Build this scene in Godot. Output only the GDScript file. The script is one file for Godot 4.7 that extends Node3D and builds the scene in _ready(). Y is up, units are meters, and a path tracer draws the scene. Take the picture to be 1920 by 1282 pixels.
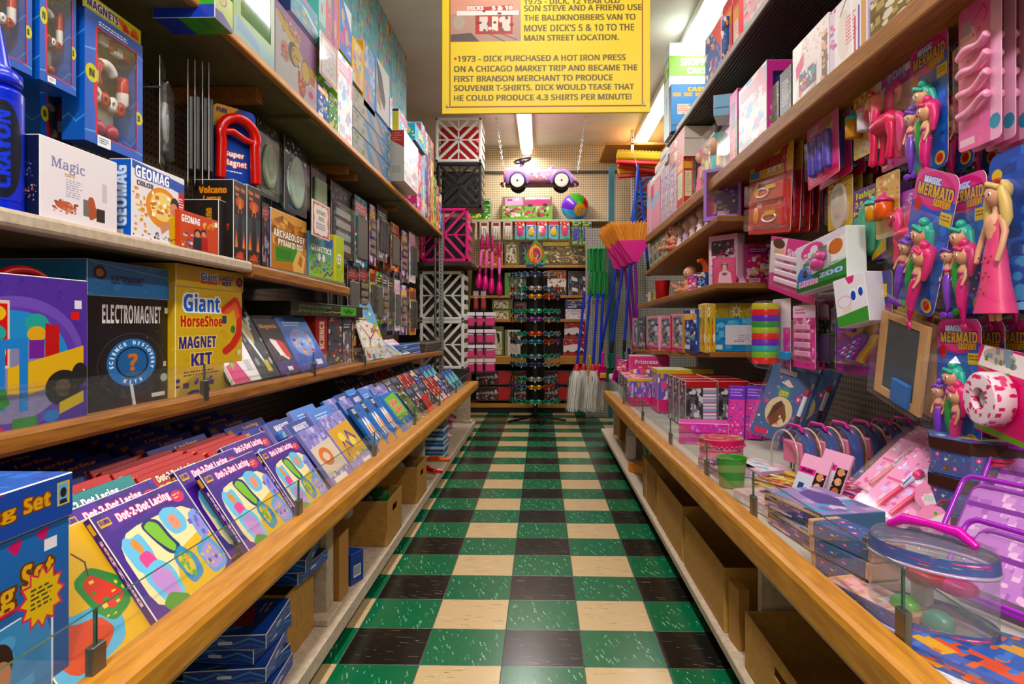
extends Node3D
# A narrow toy-shop aisle between two long counters, built piece by piece. Metres, y up; the camera stands at x 0, z 0 and looks down -z.
const V := Vector3.ZERO

func _ready():
	set_up_camera_and_light()
	build_room()
	build_left_counter()
	build_right_counter()
	build_back_fixture()
	stock_left()
	stock_right()
	stock_back()
	finish_pages()

func set_up_camera_and_light():
	var cam := Camera3D.new()
	cam.name = "camera"
	cam.projection = Camera3D.PROJECTION_FRUSTUM
	cam.near = 0.05
	cam.far = 60.0
	cam.size = 1282.0 / 1293.0 * cam.near
	cam.frustum_offset = Vector2(-21, -34) / 1293.0 * cam.near
	cam.position = Vector3(0, 0.947, 0)
	cam.rotation.y = atan(34.0 / 1293.0)
	add_child(cam)
	cam.current = true
	var w := WorldEnvironment.new()
	w.name = "environment"
	var e := Environment.new()
	e.background_mode = Environment.BG_COLOR
	e.background_color = Color("20201e")
	e.tonemap_mode = Environment.TONE_MAPPER_LINEAR
	e.tonemap_exposure = 1.02
	e.sdfgi_enabled = true
	e.ssao_enabled = true
	e.ssil_enabled = true
	w.environment = e
	add_child(w)
	# ceiling tubes: fitting and light together
	for f in FITTINGS: strip_light(f[0], f[1], f[2], f[3], f[4])

const FITTINGS := [
	["long fluorescent strip light on the ceiling behind the yellow sign", Vector3(-0.16, 2.9, -6.55), 2.2, 3.2, "tube"],
	["fluorescent strip light above the middle of the aisle, hidden behind the yellow sign", Vector3(-0.1, 2.9, -3.6), 2.4, 2.7, "tube"],
	["fluorescent strip light on the ceiling over the near end of the aisle", Vector3(-0.05, 2.9, -0.7), 2.4, 3.2, "tube"],
	["unseen fluorescent strip light added behind the camera to brighten what faces it", Vector3(0.0, 2.9, 1.02), 0.9, 9.0, "tube"],  # unseen fitting, added as frontal fill for surfaces facing the camera
	["fluorescent strip light over the right shelves, far end by the back wall", Vector3(1.05, 2.9, -6.4), 2.2, 2.0, "tube"],
	["fluorescent strip light over the right shelves, above the boxed shopping carts", Vector3(1.04, 2.9, -3.7), 2.4, 2.0, "tube"],
	["fluorescent strip light over the near end of the right shelves", Vector3(1.03, 2.9, -0.9), 2.4, 2.4, "tube"]]

func strip_light(label: String, at: Vector3, length: float, energy: float, _kind: String):
	var o := thing("strip_light", label, "ceiling light", "fluorescent strip lights", at)
	var mb := MB.new()
	mb.rbox(mt("e8e6de", 0.5), Vector3.ZERO, Vector3(0.15, 0.05, length), 0.006)
	obj("housing", mb, o)
	var t := MB.new()
	t.x = Transform3D(Basis(Vector3.RIGHT, PI / 2), Vector3(0, -0.052, 0))
	var m := StandardMaterial3D.new()
	m.albedo_color = Color("fffdf4"); m.emission_enabled = true; m.emission = Color("fff6e4"); m.emission_energy_multiplier = 4.0
	t.lathe(m, [Vector2(0.001, length / 2), Vector2(0.055, length / 2 - 0.002), Vector2(0.055, -length / 2 + 0.002), Vector2(0.001, -length / 2)], 14, 1.0, 0.55)
	obj("lamp_diffuser", t, o)
	var l := AreaLight3D.new()
	l.name = "tube_light"
	l.area_size = Vector2(0.12, length)
	l.light_color = Color("fcf9fa")
	l.light_energy = energy
	l.shadow_enabled = true
	l.set("area_range", 12.0)
	l.rotation.x = -PI / 2
	l.position = Vector3(0, -0.09, 0)
	o.add_child(l)

# ------------------------------------------------------------------ the room
func noisy(a: String, b: String, scale: Vector3, rough := 0.5, freq := 0.02, seed_ := 1, octaves := 4) -> StandardMaterial3D:
	var m := StandardMaterial3D.new()
	var n := NoiseTexture2D.new()
	n.width = 512; n.height = 512; n.seamless = true
	var f := FastNoiseLite.new()
	f.seed = seed_; f.frequency = freq; f.fractal_octaves = octaves
	n.noise = f
	var g := Gradient.new()
	g.set_color(0, Color(a)); g.set_color(1, Color(b))
	n.color_ramp = g
	m.albedo_texture = n
	m.roughness = rough
	m.uv1_triplanar = true; m.uv1_world_triplanar = true
	m.uv1_scale = scale
	return m

func pegboard(board: String, hole: String, seed_: int) -> StandardMaterial3D:
	var im := Image.create(512, 512, false, Image.FORMAT_RGBA8)
	im.fill(Color(board))
	prnd.seed = seed_
	for j in 500:
		im.fill_rect(Rect2i(prnd.randi() % 512, prnd.randi() % 512, prnd.randi_range(2, 14), 1), Color(board).lerp(Color(hole), prnd.randf() * 0.15))
	for a in 8:
		for b in 8: ellipse(im, Vector2(a * 64 + 32, b * 64 + 32), Vector2(13, 13), Color(hole))
	var m := StandardMaterial3D.new()
	m.albedo_texture = ImageTexture.create_from_image(im)
	m.roughness = 0.65
	m.uv1_triplanar = true; m.uv1_world_triplanar = true
	m.uv1_scale = Vector3.ONE / 0.2032
	return m

var wood_ochre: StandardMaterial3D
var wood_brown: StandardMaterial3D
var beige: StandardMaterial3D
var peg_dark: StandardMaterial3D
var peg_beige: StandardMaterial3D
var board_grey: StandardMaterial3D
var card_brown: StandardMaterial3D

func slab(mb: MB, m, lo: Vector3, hi: Vector3, q := 0.003): mb.rbox(m, (lo + hi) / 2, (hi - lo).abs(), q)

func build_room():
	wood_ochre = noisy("a2640f", "cf9026", Vector3(6, 6, 0.6), 0.42, 0.02, 3)
	wood_brown = noisy("744410", "b0701e", Vector3(9, 9, 0.5), 0.5, 0.02, 5)
	beige = noisy("a8957c", "ccb9a0", Vector3(2, 2, 2), 0.6, 0.03, 7)
	board_grey = noisy("55502e", "6e6840", Vector3(1.5, 1.5, 0.5), 0.7, 0.02, 9)
	card_brown = noisy("a5762c", "bd8b3c", Vector3(3, 3, 3), 0.75, 0.02, 11)
	peg_dark = pegboard("6b5d4e", "120d0a", 5)
	peg_beige = pegboard("d8c096", "2c2010", 6)
	var mb := MB.new()
	slab(mb, mt("2a2a28", 0.6), Vector3(-2.75, -0.12, -7.95), Vector3(2.75, -0.004, 1.75))
	var fl := struct("floor", mb)
	# nine-inch tiles in a gingham of black, green and cream
	var kinds := {}
	for k in ["black", "green", "cream"]:
		kinds[k] = []
		for v in 6: kinds[k].append(tile_mesh(k, v))
	var rnd := RandomNumberGenerator.new()
	rnd.seed = 12
	for r in range(-6, 26):
		for c in range(-3, 4):
			var k := "green"
			if posmod(r, 2) == 0 and posmod(c, 2) == 0: k = "black"
			elif posmod(r, 2) == 1 and posmod(c, 2) == 1: k = "cream"
			var o := MeshInstance3D.new()
			o.mesh = kinds[k][rnd.randi() % 6]
			o.name = "tile"
			o.position = Vector3(0.0043 + c * 0.2286, -0.002 + rnd.randf() * 0.0004, -1.906 - (r + 0.5) * 0.2286)
			fl.add_child(o, true)
	mb = MB.new()
	slab(mb, noisy("d4cebe", "e2dccc", Vector3(0.5, 0.5, 0.5), 0.8, 0.01, 2), Vector3(-2.75, 2.93, -7.95), Vector3(2.75, 3.05, 1.75))
	struct("ceiling", mb)
	for w in [["wall_left", Vector3(-2.75, 0, -7.95), Vector3(-2.6, 2.93, 1.75)], ["wall_right", Vector3(2.6, 0, -7.95), Vector3(2.75, 2.93, 1.75)], ["wall_front", Vector3(-2.6, 0, 1.6), Vector3(2.6, 2.93, 1.75)]]:
		mb = MB.new()
		slab(mb, mt("cfc7b4", 0.8), w[1], w[2])
		struct(w[0], mb)
	mb = MB.new()
	slab(mb, peg_beige, Vector3(-2.6, 0, -7.95), Vector3(2.6, 2.93, -7.7))
	struct("wall_back", mb)

func tile_mesh(kind: String, v: int) -> ArrayMesh:
	var id := "tile %s %d" % [kind, v]
	var d: String = {"black": "f 14110f;n 26 0 0 100 100 1 1 2b2622", "green": "f 0c6a43", "cream": "f cdb48a"}[kind]
	var fleck: String = {"black": "4a3a2c 6f6350 2c6a52 8d7d60", "green": "4f9a78 8cbfa2 0a4a30 a8ccb0", "cream": "8f7a58 bda47a e0cda8 5d5a3c"}[kind]
	var im := paint(192, 192, d)
	prnd.seed = v * 31 + hash(kind)
	var cols := fleck.split(" ")
	for j in 30 + (16 if kind == "green" else 0):
		var l := prnd.randi_range(5, 26) if kind == "green" else prnd.randi_range(6, 30)
		var p := Vector2i(prnd.randi() % 176 + 6, prnd.randi() % 176 + 6)
		var c := Color(cols[prnd.randi() % 4])
		for s in l:
			var q := p + (Vector2i(int(s * 0.3 + sin(s * 0.5)), s) if kind == "green" else Vector2i(s, int(s * 0.06)))
			im.fill_rect(Rect2i(q, Vector2i(1 + prnd.randi() % 2, 1 + prnd.randi() % 2)), c)
	if kind == "cream":
		for j in 5: im.fill_rect(Rect2i(prnd.randi() % 120, prnd.randi() % 190, prnd.randi_range(20, 70), 1), Color("a68f66"))
	var r := room_for(192, 192)
	pages[shelf[0]].blit_rect(im, Rect2i(0, 0, 192, 192), r.position)
	for e in [Vector2i(-1, 0), Vector2i(1, 0), Vector2i(0, -1), Vector2i(0, 1)]: pages[shelf[0]].blit_rect(im, Rect2i(0, 0, 192, 192), r.position + e)
	pages[shelf[0]].blit_rect(im, Rect2i(0, 0, 192, 192), r.position)
	var m := pm(shelf[0], 0.23)
	var mb := MB.new()
	mb.rbox(m, Vector3.ZERO, Vector3(0.2278, 0.004, 0.2278), 0.0009, {"t": [m, Rect2(Vector2(r.position) / PAGE, Vector2(r.size) / PAGE)]})
	return mb.mesh()

# a nosing that follows points on its upper front edge; the section is rounded at the front
func nosing(m, pts: Array, w: float, h: float, side: float, q := 0.014) -> MB:
	var mb := MB.new()
	var sec := [Vector2(w, 0), Vector2(q, 0), Vector2(q * 0.3, -q * 0.3), Vector2(0, -q), Vector2(0, -h + q), Vector2(q * 0.3, -h + q * 0.3), Vector2(q, -h), Vector2(w, -h), Vector2(w, 0)]
	var rows := []
	for s in sec:
		var row := []
		for p in pts: row.append(p + Vector3(s.x * side, s.y, 0))
		rows.append(row)
	for a in sec.size() - 1:
		for b in pts.size() - 1:
			if side < 0: mb.quad(m, rows[a + 1][b], rows[a + 1][b + 1], rows[a][b + 1], rows[a][b])
			else: mb.quad(m, rows[a + 1][b + 1], rows[a + 1][b], rows[a][b], rows[a][b + 1])
	for e in [0, pts.size() - 1]:
		for a in range(1, sec.size() - 2):
			if (e == 0) == (side < 0): mb.tri(m, rows[0][e], rows[a + 1][e], rows[a][e])
			else: mb.tri(m, rows[0][e], rows[a][e], rows[a + 1][e])
	return mb

func build_left_counter():
	var o := thing("display_counter", "long low counter along the left side with a rounded ochre wooden nosing and glass guard", "counter", "", Vector3(0, 0, 0))
	obj("nosing", nosing(wood_ochre, [Vector3(-0.517, 0.502, -0.55), Vector3(-0.517, 0.5, -1.3), Vector3(-0.517, 0.49, -3.4), Vector3(-0.517, 0.478, -5.66)], 0.06, 0.064, -1.0), o)
	var mb := MB.new()
	slab(mb, beige, Vector3(-1.29, 0.06, -5.98), Vector3(-0.572, 0.106, -0.55))
	obj("deck", mb, o)
	mb = MB.new()
	slab(mb, mt("17140f", 0.7), Vector3(-1.28, 0, -5.94), Vector3(-0.61, 0.06, -0.55))
	obj("kick_board", mb, o)
	mb = MB.new()
	slab(mb, beige, Vector3(-1.28, 0.415, -5.65), Vector3(-0.575, 0.44, -0.55))
	obj("bin_floor", mb, o)
	for z in [-1.98, -3.58, -4.46, -5.9]:
		mb = MB.new()
		slab(mb, beige, Vector3(-1.2, 0.106, z - 0.03), Vector3(-0.61, 0.415, z + 0.03))
		slab(mb, beige, Vector3(-0.67, 0.106, z - 0.05), Vector3(-0.59, 0.125, z + 0.08))
		obj("divider", mb, o)
	glass_guard(o, -0.574, [-0.5, -0.87, -1.61, -2.35, -3.1, -3.85, -4.6, -5.6], [0.5, 0.5, 0.497, 0.494, 0.491, 0.488, 0.482, 0.478], 0.082)
	mb = MB.new()
	slab(mb, peg_dark, Vector3(-1.34, 0.0, -5.98), Vector3(-1.29, 2.6, 0.3))
	tag(obj("pegboard", mb), "dark pegboard back panel standing behind the left shelves", "pegboard")
	# shelves above it
	var s := thing("display_shelf", "middle left shelf with brown wooden nosing holding boxed science kits", "shelf")
	obj("price_rail", nosing(wood_brown, [Vector3(-0.86, 0.779, -0.5), Vector3(-0.86, 0.772, -1.1), Vector3(-0.86, 0.758, -3.41)], 0.03, 0.042, -1.0, 0.01), s)
	obj("price_rail", nosing(wood_brown, [Vector3(-0.86, 0.757, -3.42), Vector3(-0.862, 0.738, -4.7), Vector3(-0.855, 0.712, -5.98)], 0.03, 0.04, -1.0, 0.01), s)
	mb = MB.new()
	slab(mb, wood_brown, Vector3(-1.29, 0.735, -3.41), Vector3(-0.885, 0.757, -0.5))
	slab(mb, wood_brown, Vector3(-1.29, 0.69, -5.98), Vector3(-0.885, 0.712, -3.42))
	obj("board", mb, s)
	glass_guard(s, -0.868, [-0.6, -1.75, -2.6, -3.35, -4.3], [0.775, 0.768, 0.764, 0.758, 0.745], 0.075)
	s = thing("display_shelf", "upper left shelf with a worn pale wooden edge and a brown far half", "shelf")
	obj("price_rail", nosing(beige, [Vector3(-0.86, 1.137, -0.5), Vector3(-0.86, 1.132, -2.03)], 0.03, 0.032, -1.0, 0.008), s)
	obj("price_rail", nosing(wood_brown, [Vector3(-0.86, 1.128, -2.04), Vector3(-0.86, 1.112, -3.08)], 0.03, 0.04, -1.0, 0.008), s)
	mb = MB.new()
	slab(mb, board_grey, Vector3(-1.29, 1.105, -3.08), Vector3(-0.88, 1.13, -0.5))
	obj("board", mb, s)
	s = thing("display_shelf", "high left shelf with an ochre front edge seen from below, boxes stacked on it", "shelf")
	obj("price_rail", nosing(wood_ochre, [Vector3(-0.86, 1.775, -0.5), Vector3(-0.86, 1.77, -1.7), Vector3(-0.86, 1.735, -6.0)], 0.02, 0.027, -1.0, 0.006), s)
	mb = MB.new()
	slab(mb, board_grey, Vector3(-1.29, 1.742, -2.6), Vector3(-0.878, 1.762, -0.5))
	slab(mb, board_grey, Vector3(-1.29, 1.724, -4.3), Vector3(-0.878, 1.75, -2.6))
	slab(mb, board_grey, Vector3(-1.29, 1.71, -6.0), Vector3(-0.878, 1.736, -4.3))
	obj("board", mb, s)
	for z in [-2.3, -3.36, -3.52, -4.48]:
		mb = MB.new()
		slab(mb, wood_brown, Vector3(-1.28, 1.694 if z > -3 else 1.684, z - 0.03), Vector3(-0.95, 1.742 if z > -2.5 else (1.724 if z > -4.3 else 1.71), z + 0.02))
		obj("bracket", mb, s)
	# slotted upright and thin pole at the end of the run
	mb = MB.new()
	slab(mb, mt("9a9a94", 0.35, 0.8), Vector3(-0.9, 0.0, -6.06), Vector3(-0.86, 1.9, -6.02), 0.002)
	for j in 44: slab(mb, mt("1a1a18", 0.6), Vector3(-0.884, 0.5 + j * 0.03, -6.021), Vector3(-0.876, 0.516 + j * 0.03, -6.018), 0.0005)
	tag(obj("shelf_upright", mb), "slotted grey metal shelf upright at the far end of the left shelves", "upright")
	mb = MB.new()
	mb.tube(mt("8a8a84", 0.35, 0.8), [Vector3(-0.935, 0.0, -6.06), Vector3(-0.935, 1.68, -6.06)], 0.011, 10)
	mb.ball(mt("b99a3c", 0.4, 0.6), Vector3(-0.935, 1.685, -6.06), Vector3(0.017, 0.022, 0.017))
	tag(obj("metal_pole", mb), "thin metal pole with a brass knob beside the slotted upright", "pole")

# upright glass panes with metal clips between them
func glass_guard(o: Node3D, x: float, zs: Array, ys: Array, h: float):
	for j in zs.size() - 1:
		var mb := MB.new()
		var a := Vector3(x, ys[j], zs[j] - 0.002)
		var b := Vector3(x, ys[j + 1], zs[j + 1] + 0.002)
		var d := Vector3(0.004, 0, 0)
		var up := Vector3(0, h, 0)
		var gm := clear("cfe8dc", 0.05, 0.02)
		mb.quad(gm, a + d, b + d, b + d + up, a + d + up)
		mb.quad(gm, b, a, a + up, b + up)
		var em := mt("3c5a4c", 0.15)
		mb.quad(em, a + d + up, b + d + up, b + up, a + up)
		mb.quad(em, a, a + d, a + d + up, a + up)
		mb.quad(em, b + d, b, b + up, b + d + up)
		obj("glass_pane", mb, o)
		if j > 0:
			mb = MB.new()
			slab(mb, mt("6c6c66", 0.3, 0.8), a + Vector3(-0.003, -0.02, -0.012), a + Vector3(0.008, h * 0.45, 0.016), 0.001)
			obj("glass_clip", mb, o)

func build_right_counter():
	var o := thing("display_counter", "long low counter along the right side with a rounded ochre wooden nosing and glass guard", "counter")
	obj("nosing", nosing(wood_ochre, [Vector3(0.455, 0.508, -0.5), Vector3(0.455, 0.505, -0.9), Vector3(0.46, 0.488, -1.65), Vector3(0.462, 0.46, -3.4), Vector3(0.475, 0.437, -5.3)], 0.05, 0.072, 1.0), o)
	var mb := MB.new()
	slab(mb, beige, Vector3(0.49, 0.06, -5.7), Vector3(1.27, 0.087, -0.5))
	obj("deck", mb, o)
	mb = MB.new()
	slab(mb, mt("17140f", 0.7), Vector3(0.54, 0, -5.66), Vector3(1.26, 0.06, -0.5))
	obj("kick_board", mb, o)
	mb = MB.new()
	slab(mb, mt("b8b4aa", 0.6), Vector3(0.505, 0.4, -5.3), Vector3(1.27, 0.43, -3.0))
	slab(mb, mt("b8b4aa", 0.6), Vector3(0.505, 0.42, -3.0), Vector3(1.27, 0.45, -0.5))
	obj("bin_floor", mb, o)
	for z in [-1.79, -3.6, -5.38]:
		mb = MB.new()
		slab(mb, beige, Vector3(0.56, 0.087, z - 0.012), Vector3(1.2, 0.4, z + 0.012))
		obj("divider", mb, o)
	glass_guard(o, 0.51, [-0.6, -0.99, -1.68, -2.15, -2.75, -3.5, -4.3, -5.25], [0.5, 0.496, 0.485, 0.478, 0.468, 0.457, 0.446, 0.437], 0.105)
	mb = MB.new()
	slab(mb, peg_dark, Vector3(1.28, 0.0, -5.75), Vector3(1.33, 2.7, 0.3))
	tag(obj("pegboard", mb), "brown pegboard back panel behind the pink hanging toys on the right", "pegboard")
	var s := thing("display_shelf", "high wooden shelf above the hanging toys on the right with a thick brown front", "shelf")
	obj("price_rail", nosing(wood_brown, [Vector3(0.85, 1.695, -0.5), Vector3(0.85, 1.69, -2.3), Vector3(0.85, 1.665, -4.9), Vector3(0.845, 1.66, -5.66)], 0.03, 0.06, 1.0, 0.008), s)
	mb = MB.new()
	slab(mb, wood_brown, Vector3(0.875, 1.64, -5.66), Vector3(1.28, 1.662, -0.5))
	obj("board", mb, s)
	s = thing("display_shelf", "ribbed grey metal top shelf on the right seen from below", "shelf")
	mb = MB.new()
	slab(mb, mt("6f6a60", 0.4, 0.6), Vector3(0.85, 2.15, -4.72), Vector3(1.28, 2.165, -0.5))
	obj("board", mb, s)
	for j in 26:
		mb = MB.new()
		slab(mb, mt("4c4942", 0.4, 0.6), Vector3(0.862 + j * 0.016, 2.143, -4.71), Vector3(0.87 + j * 0.016, 2.1502, -0.55), 0.001)
		obj("rib", mb, s)
	obj("price_rail", nosing(mt("8a857a", 0.4, 0.5), [Vector3(0.848, 2.172, -0.5), Vector3(0.848, 2.188, -4.72)], 0.012, 0.028, 1.0, 0.004), s)
	# three short shelves that end in a corner towards the camera
	for d in [["brown corner shelf of bagged dolls, topmost of the three on the far right", Vector3(0.85, 1.466, -3.375), Vector3(0.845, 1.362, -5.65), 1.15], ["brown corner shelf of baby dolls, middle of the three on the far right", Vector3(0.85, 1.143, -3.4), Vector3(0.79, 1.1, -5.7), 1.15], ["brown corner shelf with yellow play set boxes, lowest of the three on the far right", Vector3(0.85, 0.802, -3.5), Vector3(0.735, 0.737, -5.72), 1.15]]:
		s = thing("corner_shelf", d[0], "shelf")
		var a: Vector3 = d[1]
		var b: Vector3 = d[2]
		mb = MB.new()
		var P := PackedVector2Array([Vector2(a.x, -a.z), Vector2(1.28, -a.z), Vector2(1.28, -b.z), Vector2(b.x, -b.z), Vector2((a.x + b.x) / 2 - 0.012, -(a.z + b.z) / 2)])
		var tilt := atan((b.y - a.y) / (b.z - a.z))
		mb.x = Transform3D(Basis(Vector3.RIGHT, -PI / 2 - tilt), Vector3(0, a.y - a.z * tan(tilt), 0))
		mb.ext(wood_brown, P, -0.022, 0.0)
		obj("board", mb, s)
		var lip := Vector3(0, 0.004, 0)
		obj("price_rail", nosing(wood_brown, [a + lip, (a + b) / 2 + Vector3(-0.014, 0.004, 0), b + lip], 0.016, 0.03, 1.0, 0.005), s)
		mb = MB.new()
		slab(mb, wood_brown, Vector3(a.x, a.y - 0.024, a.z), Vector3(1.28, a.y + 0.004, a.z + 0.014))
		obj("end_rail", mb, s)

func build_back_fixture():
	var o := thing("wall_shelving", "wall shelving across the end of the aisle with yellow wooden shelf edges", "shelving", "", Vector3(0, 0, 0))
	var mb := MB.new()
	slab(mb, mt("1b1712", 0.7), Vector3(-1.6, 0, -7.68), Vector3(0.75, 0.055, -7.36))
	obj("kick_board", mb, o)
	for d in [[0.055, 0.095, -7.33, -1.6, 0.75], [0.52, 0.602, -7.3, -1.6, 0.75], [0.965, 1.0, -7.4, -1.6, 0.75], [1.225, 1.252, -7.42, -1.2, 0.75], [1.55, 1.577, -7.42, -1.2, 0.75], [2.045, 2.07, -7.42, -1.2, 0.75]]:
		mb = MB.new()
		slab(mb, wood_ochre if d[1] < 2 else beige, Vector3(d[3], d[0], -7.7), Vector3(d[4], d[1], d[2]))
		obj("shelf", mb, o)
	mb = MB.new()
	slab(mb, mt("2c2016", 0.7), Vector3(-1.6, 0.09, -7.7), Vector3(0.75, 1.56, -7.68))
	obj("back_panel", mb, o)
	# grey pegboard wing that carries the brooms
	mb = MB.new()
	slab(mb, pegboard("a5a294", "33302a", 8), Vector3(0.45, 0, -7.06), Vector3(1.6, 1.92, -7.02))
	tag(obj("pegboard", mb), "grey pegboard panel behind the brooms and mops at the aisle end", "pegboard")
	mb = MB.new()
	slab(mb, mt("cfccc0", 0.4, 0.5), Vector3(0.9, 0.0, -6.98), Vector3(0.93, 2.9, -6.95), 0.002)
	for j in 70: slab(mb, mt("4a4843", 0.6), Vector3(0.911, 0.6 + j * 0.032, -6.951), Vector3(0.919, 0.616 + j * 0.032, -6.948), 0.0005)
	tag(obj("shelf_upright", mb), "perforated pale metal upright rising behind the blue brooms", "upright")
	# olive board edge beside the crates
	mb = MB.new()
	mb.bar(mt("77703c", 0.5), Vector3(-0.795, 0.01, -6.7), Vector3(-0.665, 1.9, -6.7), 0.045, 0.03)
	tag(obj("board_edge", mb), "narrow leaning olive board between the white crates and the pink hanging packs", "board")
	mb = MB.new()
	slab(mb, mt("54534c", 0.5, 0.6), Vector3(-2.0, 2.62, -7.71), Vector3(1.2, 2.65, -7.68))
	struct("trim_1", mb)

func stock_left():
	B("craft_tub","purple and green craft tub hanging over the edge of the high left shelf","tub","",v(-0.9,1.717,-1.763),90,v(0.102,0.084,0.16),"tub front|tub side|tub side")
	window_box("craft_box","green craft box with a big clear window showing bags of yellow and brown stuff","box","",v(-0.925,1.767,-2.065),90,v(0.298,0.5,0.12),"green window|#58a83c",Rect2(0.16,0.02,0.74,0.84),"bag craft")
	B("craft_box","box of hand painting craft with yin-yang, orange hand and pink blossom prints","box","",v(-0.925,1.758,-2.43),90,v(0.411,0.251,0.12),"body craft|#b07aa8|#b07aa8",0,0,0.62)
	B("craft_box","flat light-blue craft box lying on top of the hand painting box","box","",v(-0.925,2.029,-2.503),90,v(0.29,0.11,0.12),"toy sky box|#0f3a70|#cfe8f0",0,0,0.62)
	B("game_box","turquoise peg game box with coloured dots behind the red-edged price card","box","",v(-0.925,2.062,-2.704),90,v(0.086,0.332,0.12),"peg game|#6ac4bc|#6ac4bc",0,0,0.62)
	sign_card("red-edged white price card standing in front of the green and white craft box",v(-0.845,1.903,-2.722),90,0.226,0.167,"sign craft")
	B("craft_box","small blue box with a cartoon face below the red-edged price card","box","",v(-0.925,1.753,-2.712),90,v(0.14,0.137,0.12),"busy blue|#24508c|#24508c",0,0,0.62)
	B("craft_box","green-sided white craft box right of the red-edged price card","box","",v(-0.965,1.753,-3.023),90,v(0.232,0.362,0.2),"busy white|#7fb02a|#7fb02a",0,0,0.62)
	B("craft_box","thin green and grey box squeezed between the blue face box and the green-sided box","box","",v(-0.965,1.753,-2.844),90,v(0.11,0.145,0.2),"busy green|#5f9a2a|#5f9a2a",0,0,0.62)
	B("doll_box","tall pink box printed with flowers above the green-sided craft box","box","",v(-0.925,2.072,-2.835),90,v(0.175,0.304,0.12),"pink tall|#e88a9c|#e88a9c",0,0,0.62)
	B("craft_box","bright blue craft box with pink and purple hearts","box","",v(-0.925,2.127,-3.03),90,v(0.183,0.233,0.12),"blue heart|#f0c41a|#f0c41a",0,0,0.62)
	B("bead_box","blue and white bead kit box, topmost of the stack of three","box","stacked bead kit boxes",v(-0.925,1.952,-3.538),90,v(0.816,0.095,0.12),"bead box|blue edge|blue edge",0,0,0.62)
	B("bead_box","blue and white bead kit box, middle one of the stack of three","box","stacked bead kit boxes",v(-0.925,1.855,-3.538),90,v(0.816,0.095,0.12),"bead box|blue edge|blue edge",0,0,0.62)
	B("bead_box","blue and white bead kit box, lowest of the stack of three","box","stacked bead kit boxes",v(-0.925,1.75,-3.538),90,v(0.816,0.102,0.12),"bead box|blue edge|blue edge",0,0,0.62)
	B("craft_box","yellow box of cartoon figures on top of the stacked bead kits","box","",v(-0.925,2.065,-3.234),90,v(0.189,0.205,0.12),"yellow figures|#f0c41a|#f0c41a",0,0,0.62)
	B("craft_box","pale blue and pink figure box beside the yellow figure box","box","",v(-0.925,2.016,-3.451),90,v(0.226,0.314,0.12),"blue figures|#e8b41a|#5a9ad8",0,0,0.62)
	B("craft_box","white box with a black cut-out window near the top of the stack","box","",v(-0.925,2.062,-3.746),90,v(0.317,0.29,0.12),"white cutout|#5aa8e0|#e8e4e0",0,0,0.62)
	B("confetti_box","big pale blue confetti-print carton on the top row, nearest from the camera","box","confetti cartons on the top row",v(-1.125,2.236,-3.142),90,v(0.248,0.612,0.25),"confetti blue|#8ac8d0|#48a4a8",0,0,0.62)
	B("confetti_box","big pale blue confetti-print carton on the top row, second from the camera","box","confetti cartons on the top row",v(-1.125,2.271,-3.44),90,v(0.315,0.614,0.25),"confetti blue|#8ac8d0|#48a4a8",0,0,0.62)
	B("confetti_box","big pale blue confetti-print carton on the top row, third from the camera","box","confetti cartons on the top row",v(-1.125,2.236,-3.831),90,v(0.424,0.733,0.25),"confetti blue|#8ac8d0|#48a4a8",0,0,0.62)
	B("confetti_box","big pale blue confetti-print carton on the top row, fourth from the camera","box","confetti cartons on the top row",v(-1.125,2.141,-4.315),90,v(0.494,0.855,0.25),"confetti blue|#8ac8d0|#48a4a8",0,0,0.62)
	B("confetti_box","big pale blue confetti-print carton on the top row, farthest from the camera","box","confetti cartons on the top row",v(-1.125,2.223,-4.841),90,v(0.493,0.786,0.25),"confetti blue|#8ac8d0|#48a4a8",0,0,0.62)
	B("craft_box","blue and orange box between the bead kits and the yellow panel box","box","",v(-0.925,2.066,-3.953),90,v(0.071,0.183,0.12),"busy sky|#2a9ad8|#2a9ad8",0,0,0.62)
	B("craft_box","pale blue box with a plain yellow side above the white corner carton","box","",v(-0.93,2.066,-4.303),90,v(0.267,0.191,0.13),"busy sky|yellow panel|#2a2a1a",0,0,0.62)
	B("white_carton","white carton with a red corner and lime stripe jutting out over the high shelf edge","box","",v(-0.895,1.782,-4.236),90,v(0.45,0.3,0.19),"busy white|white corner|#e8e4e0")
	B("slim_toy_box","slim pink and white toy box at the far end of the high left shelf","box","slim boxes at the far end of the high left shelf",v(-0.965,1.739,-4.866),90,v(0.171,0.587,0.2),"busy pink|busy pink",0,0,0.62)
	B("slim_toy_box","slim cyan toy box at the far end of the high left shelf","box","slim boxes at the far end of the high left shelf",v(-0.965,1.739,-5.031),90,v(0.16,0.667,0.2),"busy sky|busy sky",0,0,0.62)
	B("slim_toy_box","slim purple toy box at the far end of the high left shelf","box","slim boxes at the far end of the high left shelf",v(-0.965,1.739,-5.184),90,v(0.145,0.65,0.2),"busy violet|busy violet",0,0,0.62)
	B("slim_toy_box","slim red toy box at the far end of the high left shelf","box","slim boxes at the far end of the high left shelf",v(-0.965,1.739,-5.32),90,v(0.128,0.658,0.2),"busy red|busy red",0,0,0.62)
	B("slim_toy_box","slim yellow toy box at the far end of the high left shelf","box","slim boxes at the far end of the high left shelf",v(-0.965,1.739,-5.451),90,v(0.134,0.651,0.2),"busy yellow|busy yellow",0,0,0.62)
	B("slim_toy_box","slim lime green toy box at the far end of the high left shelf","box","slim boxes at the far end of the high left shelf",v(-0.965,1.739,-5.588),90,v(0.141,0.396,0.2),"busy green|busy green",0,0,0.62)
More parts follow.
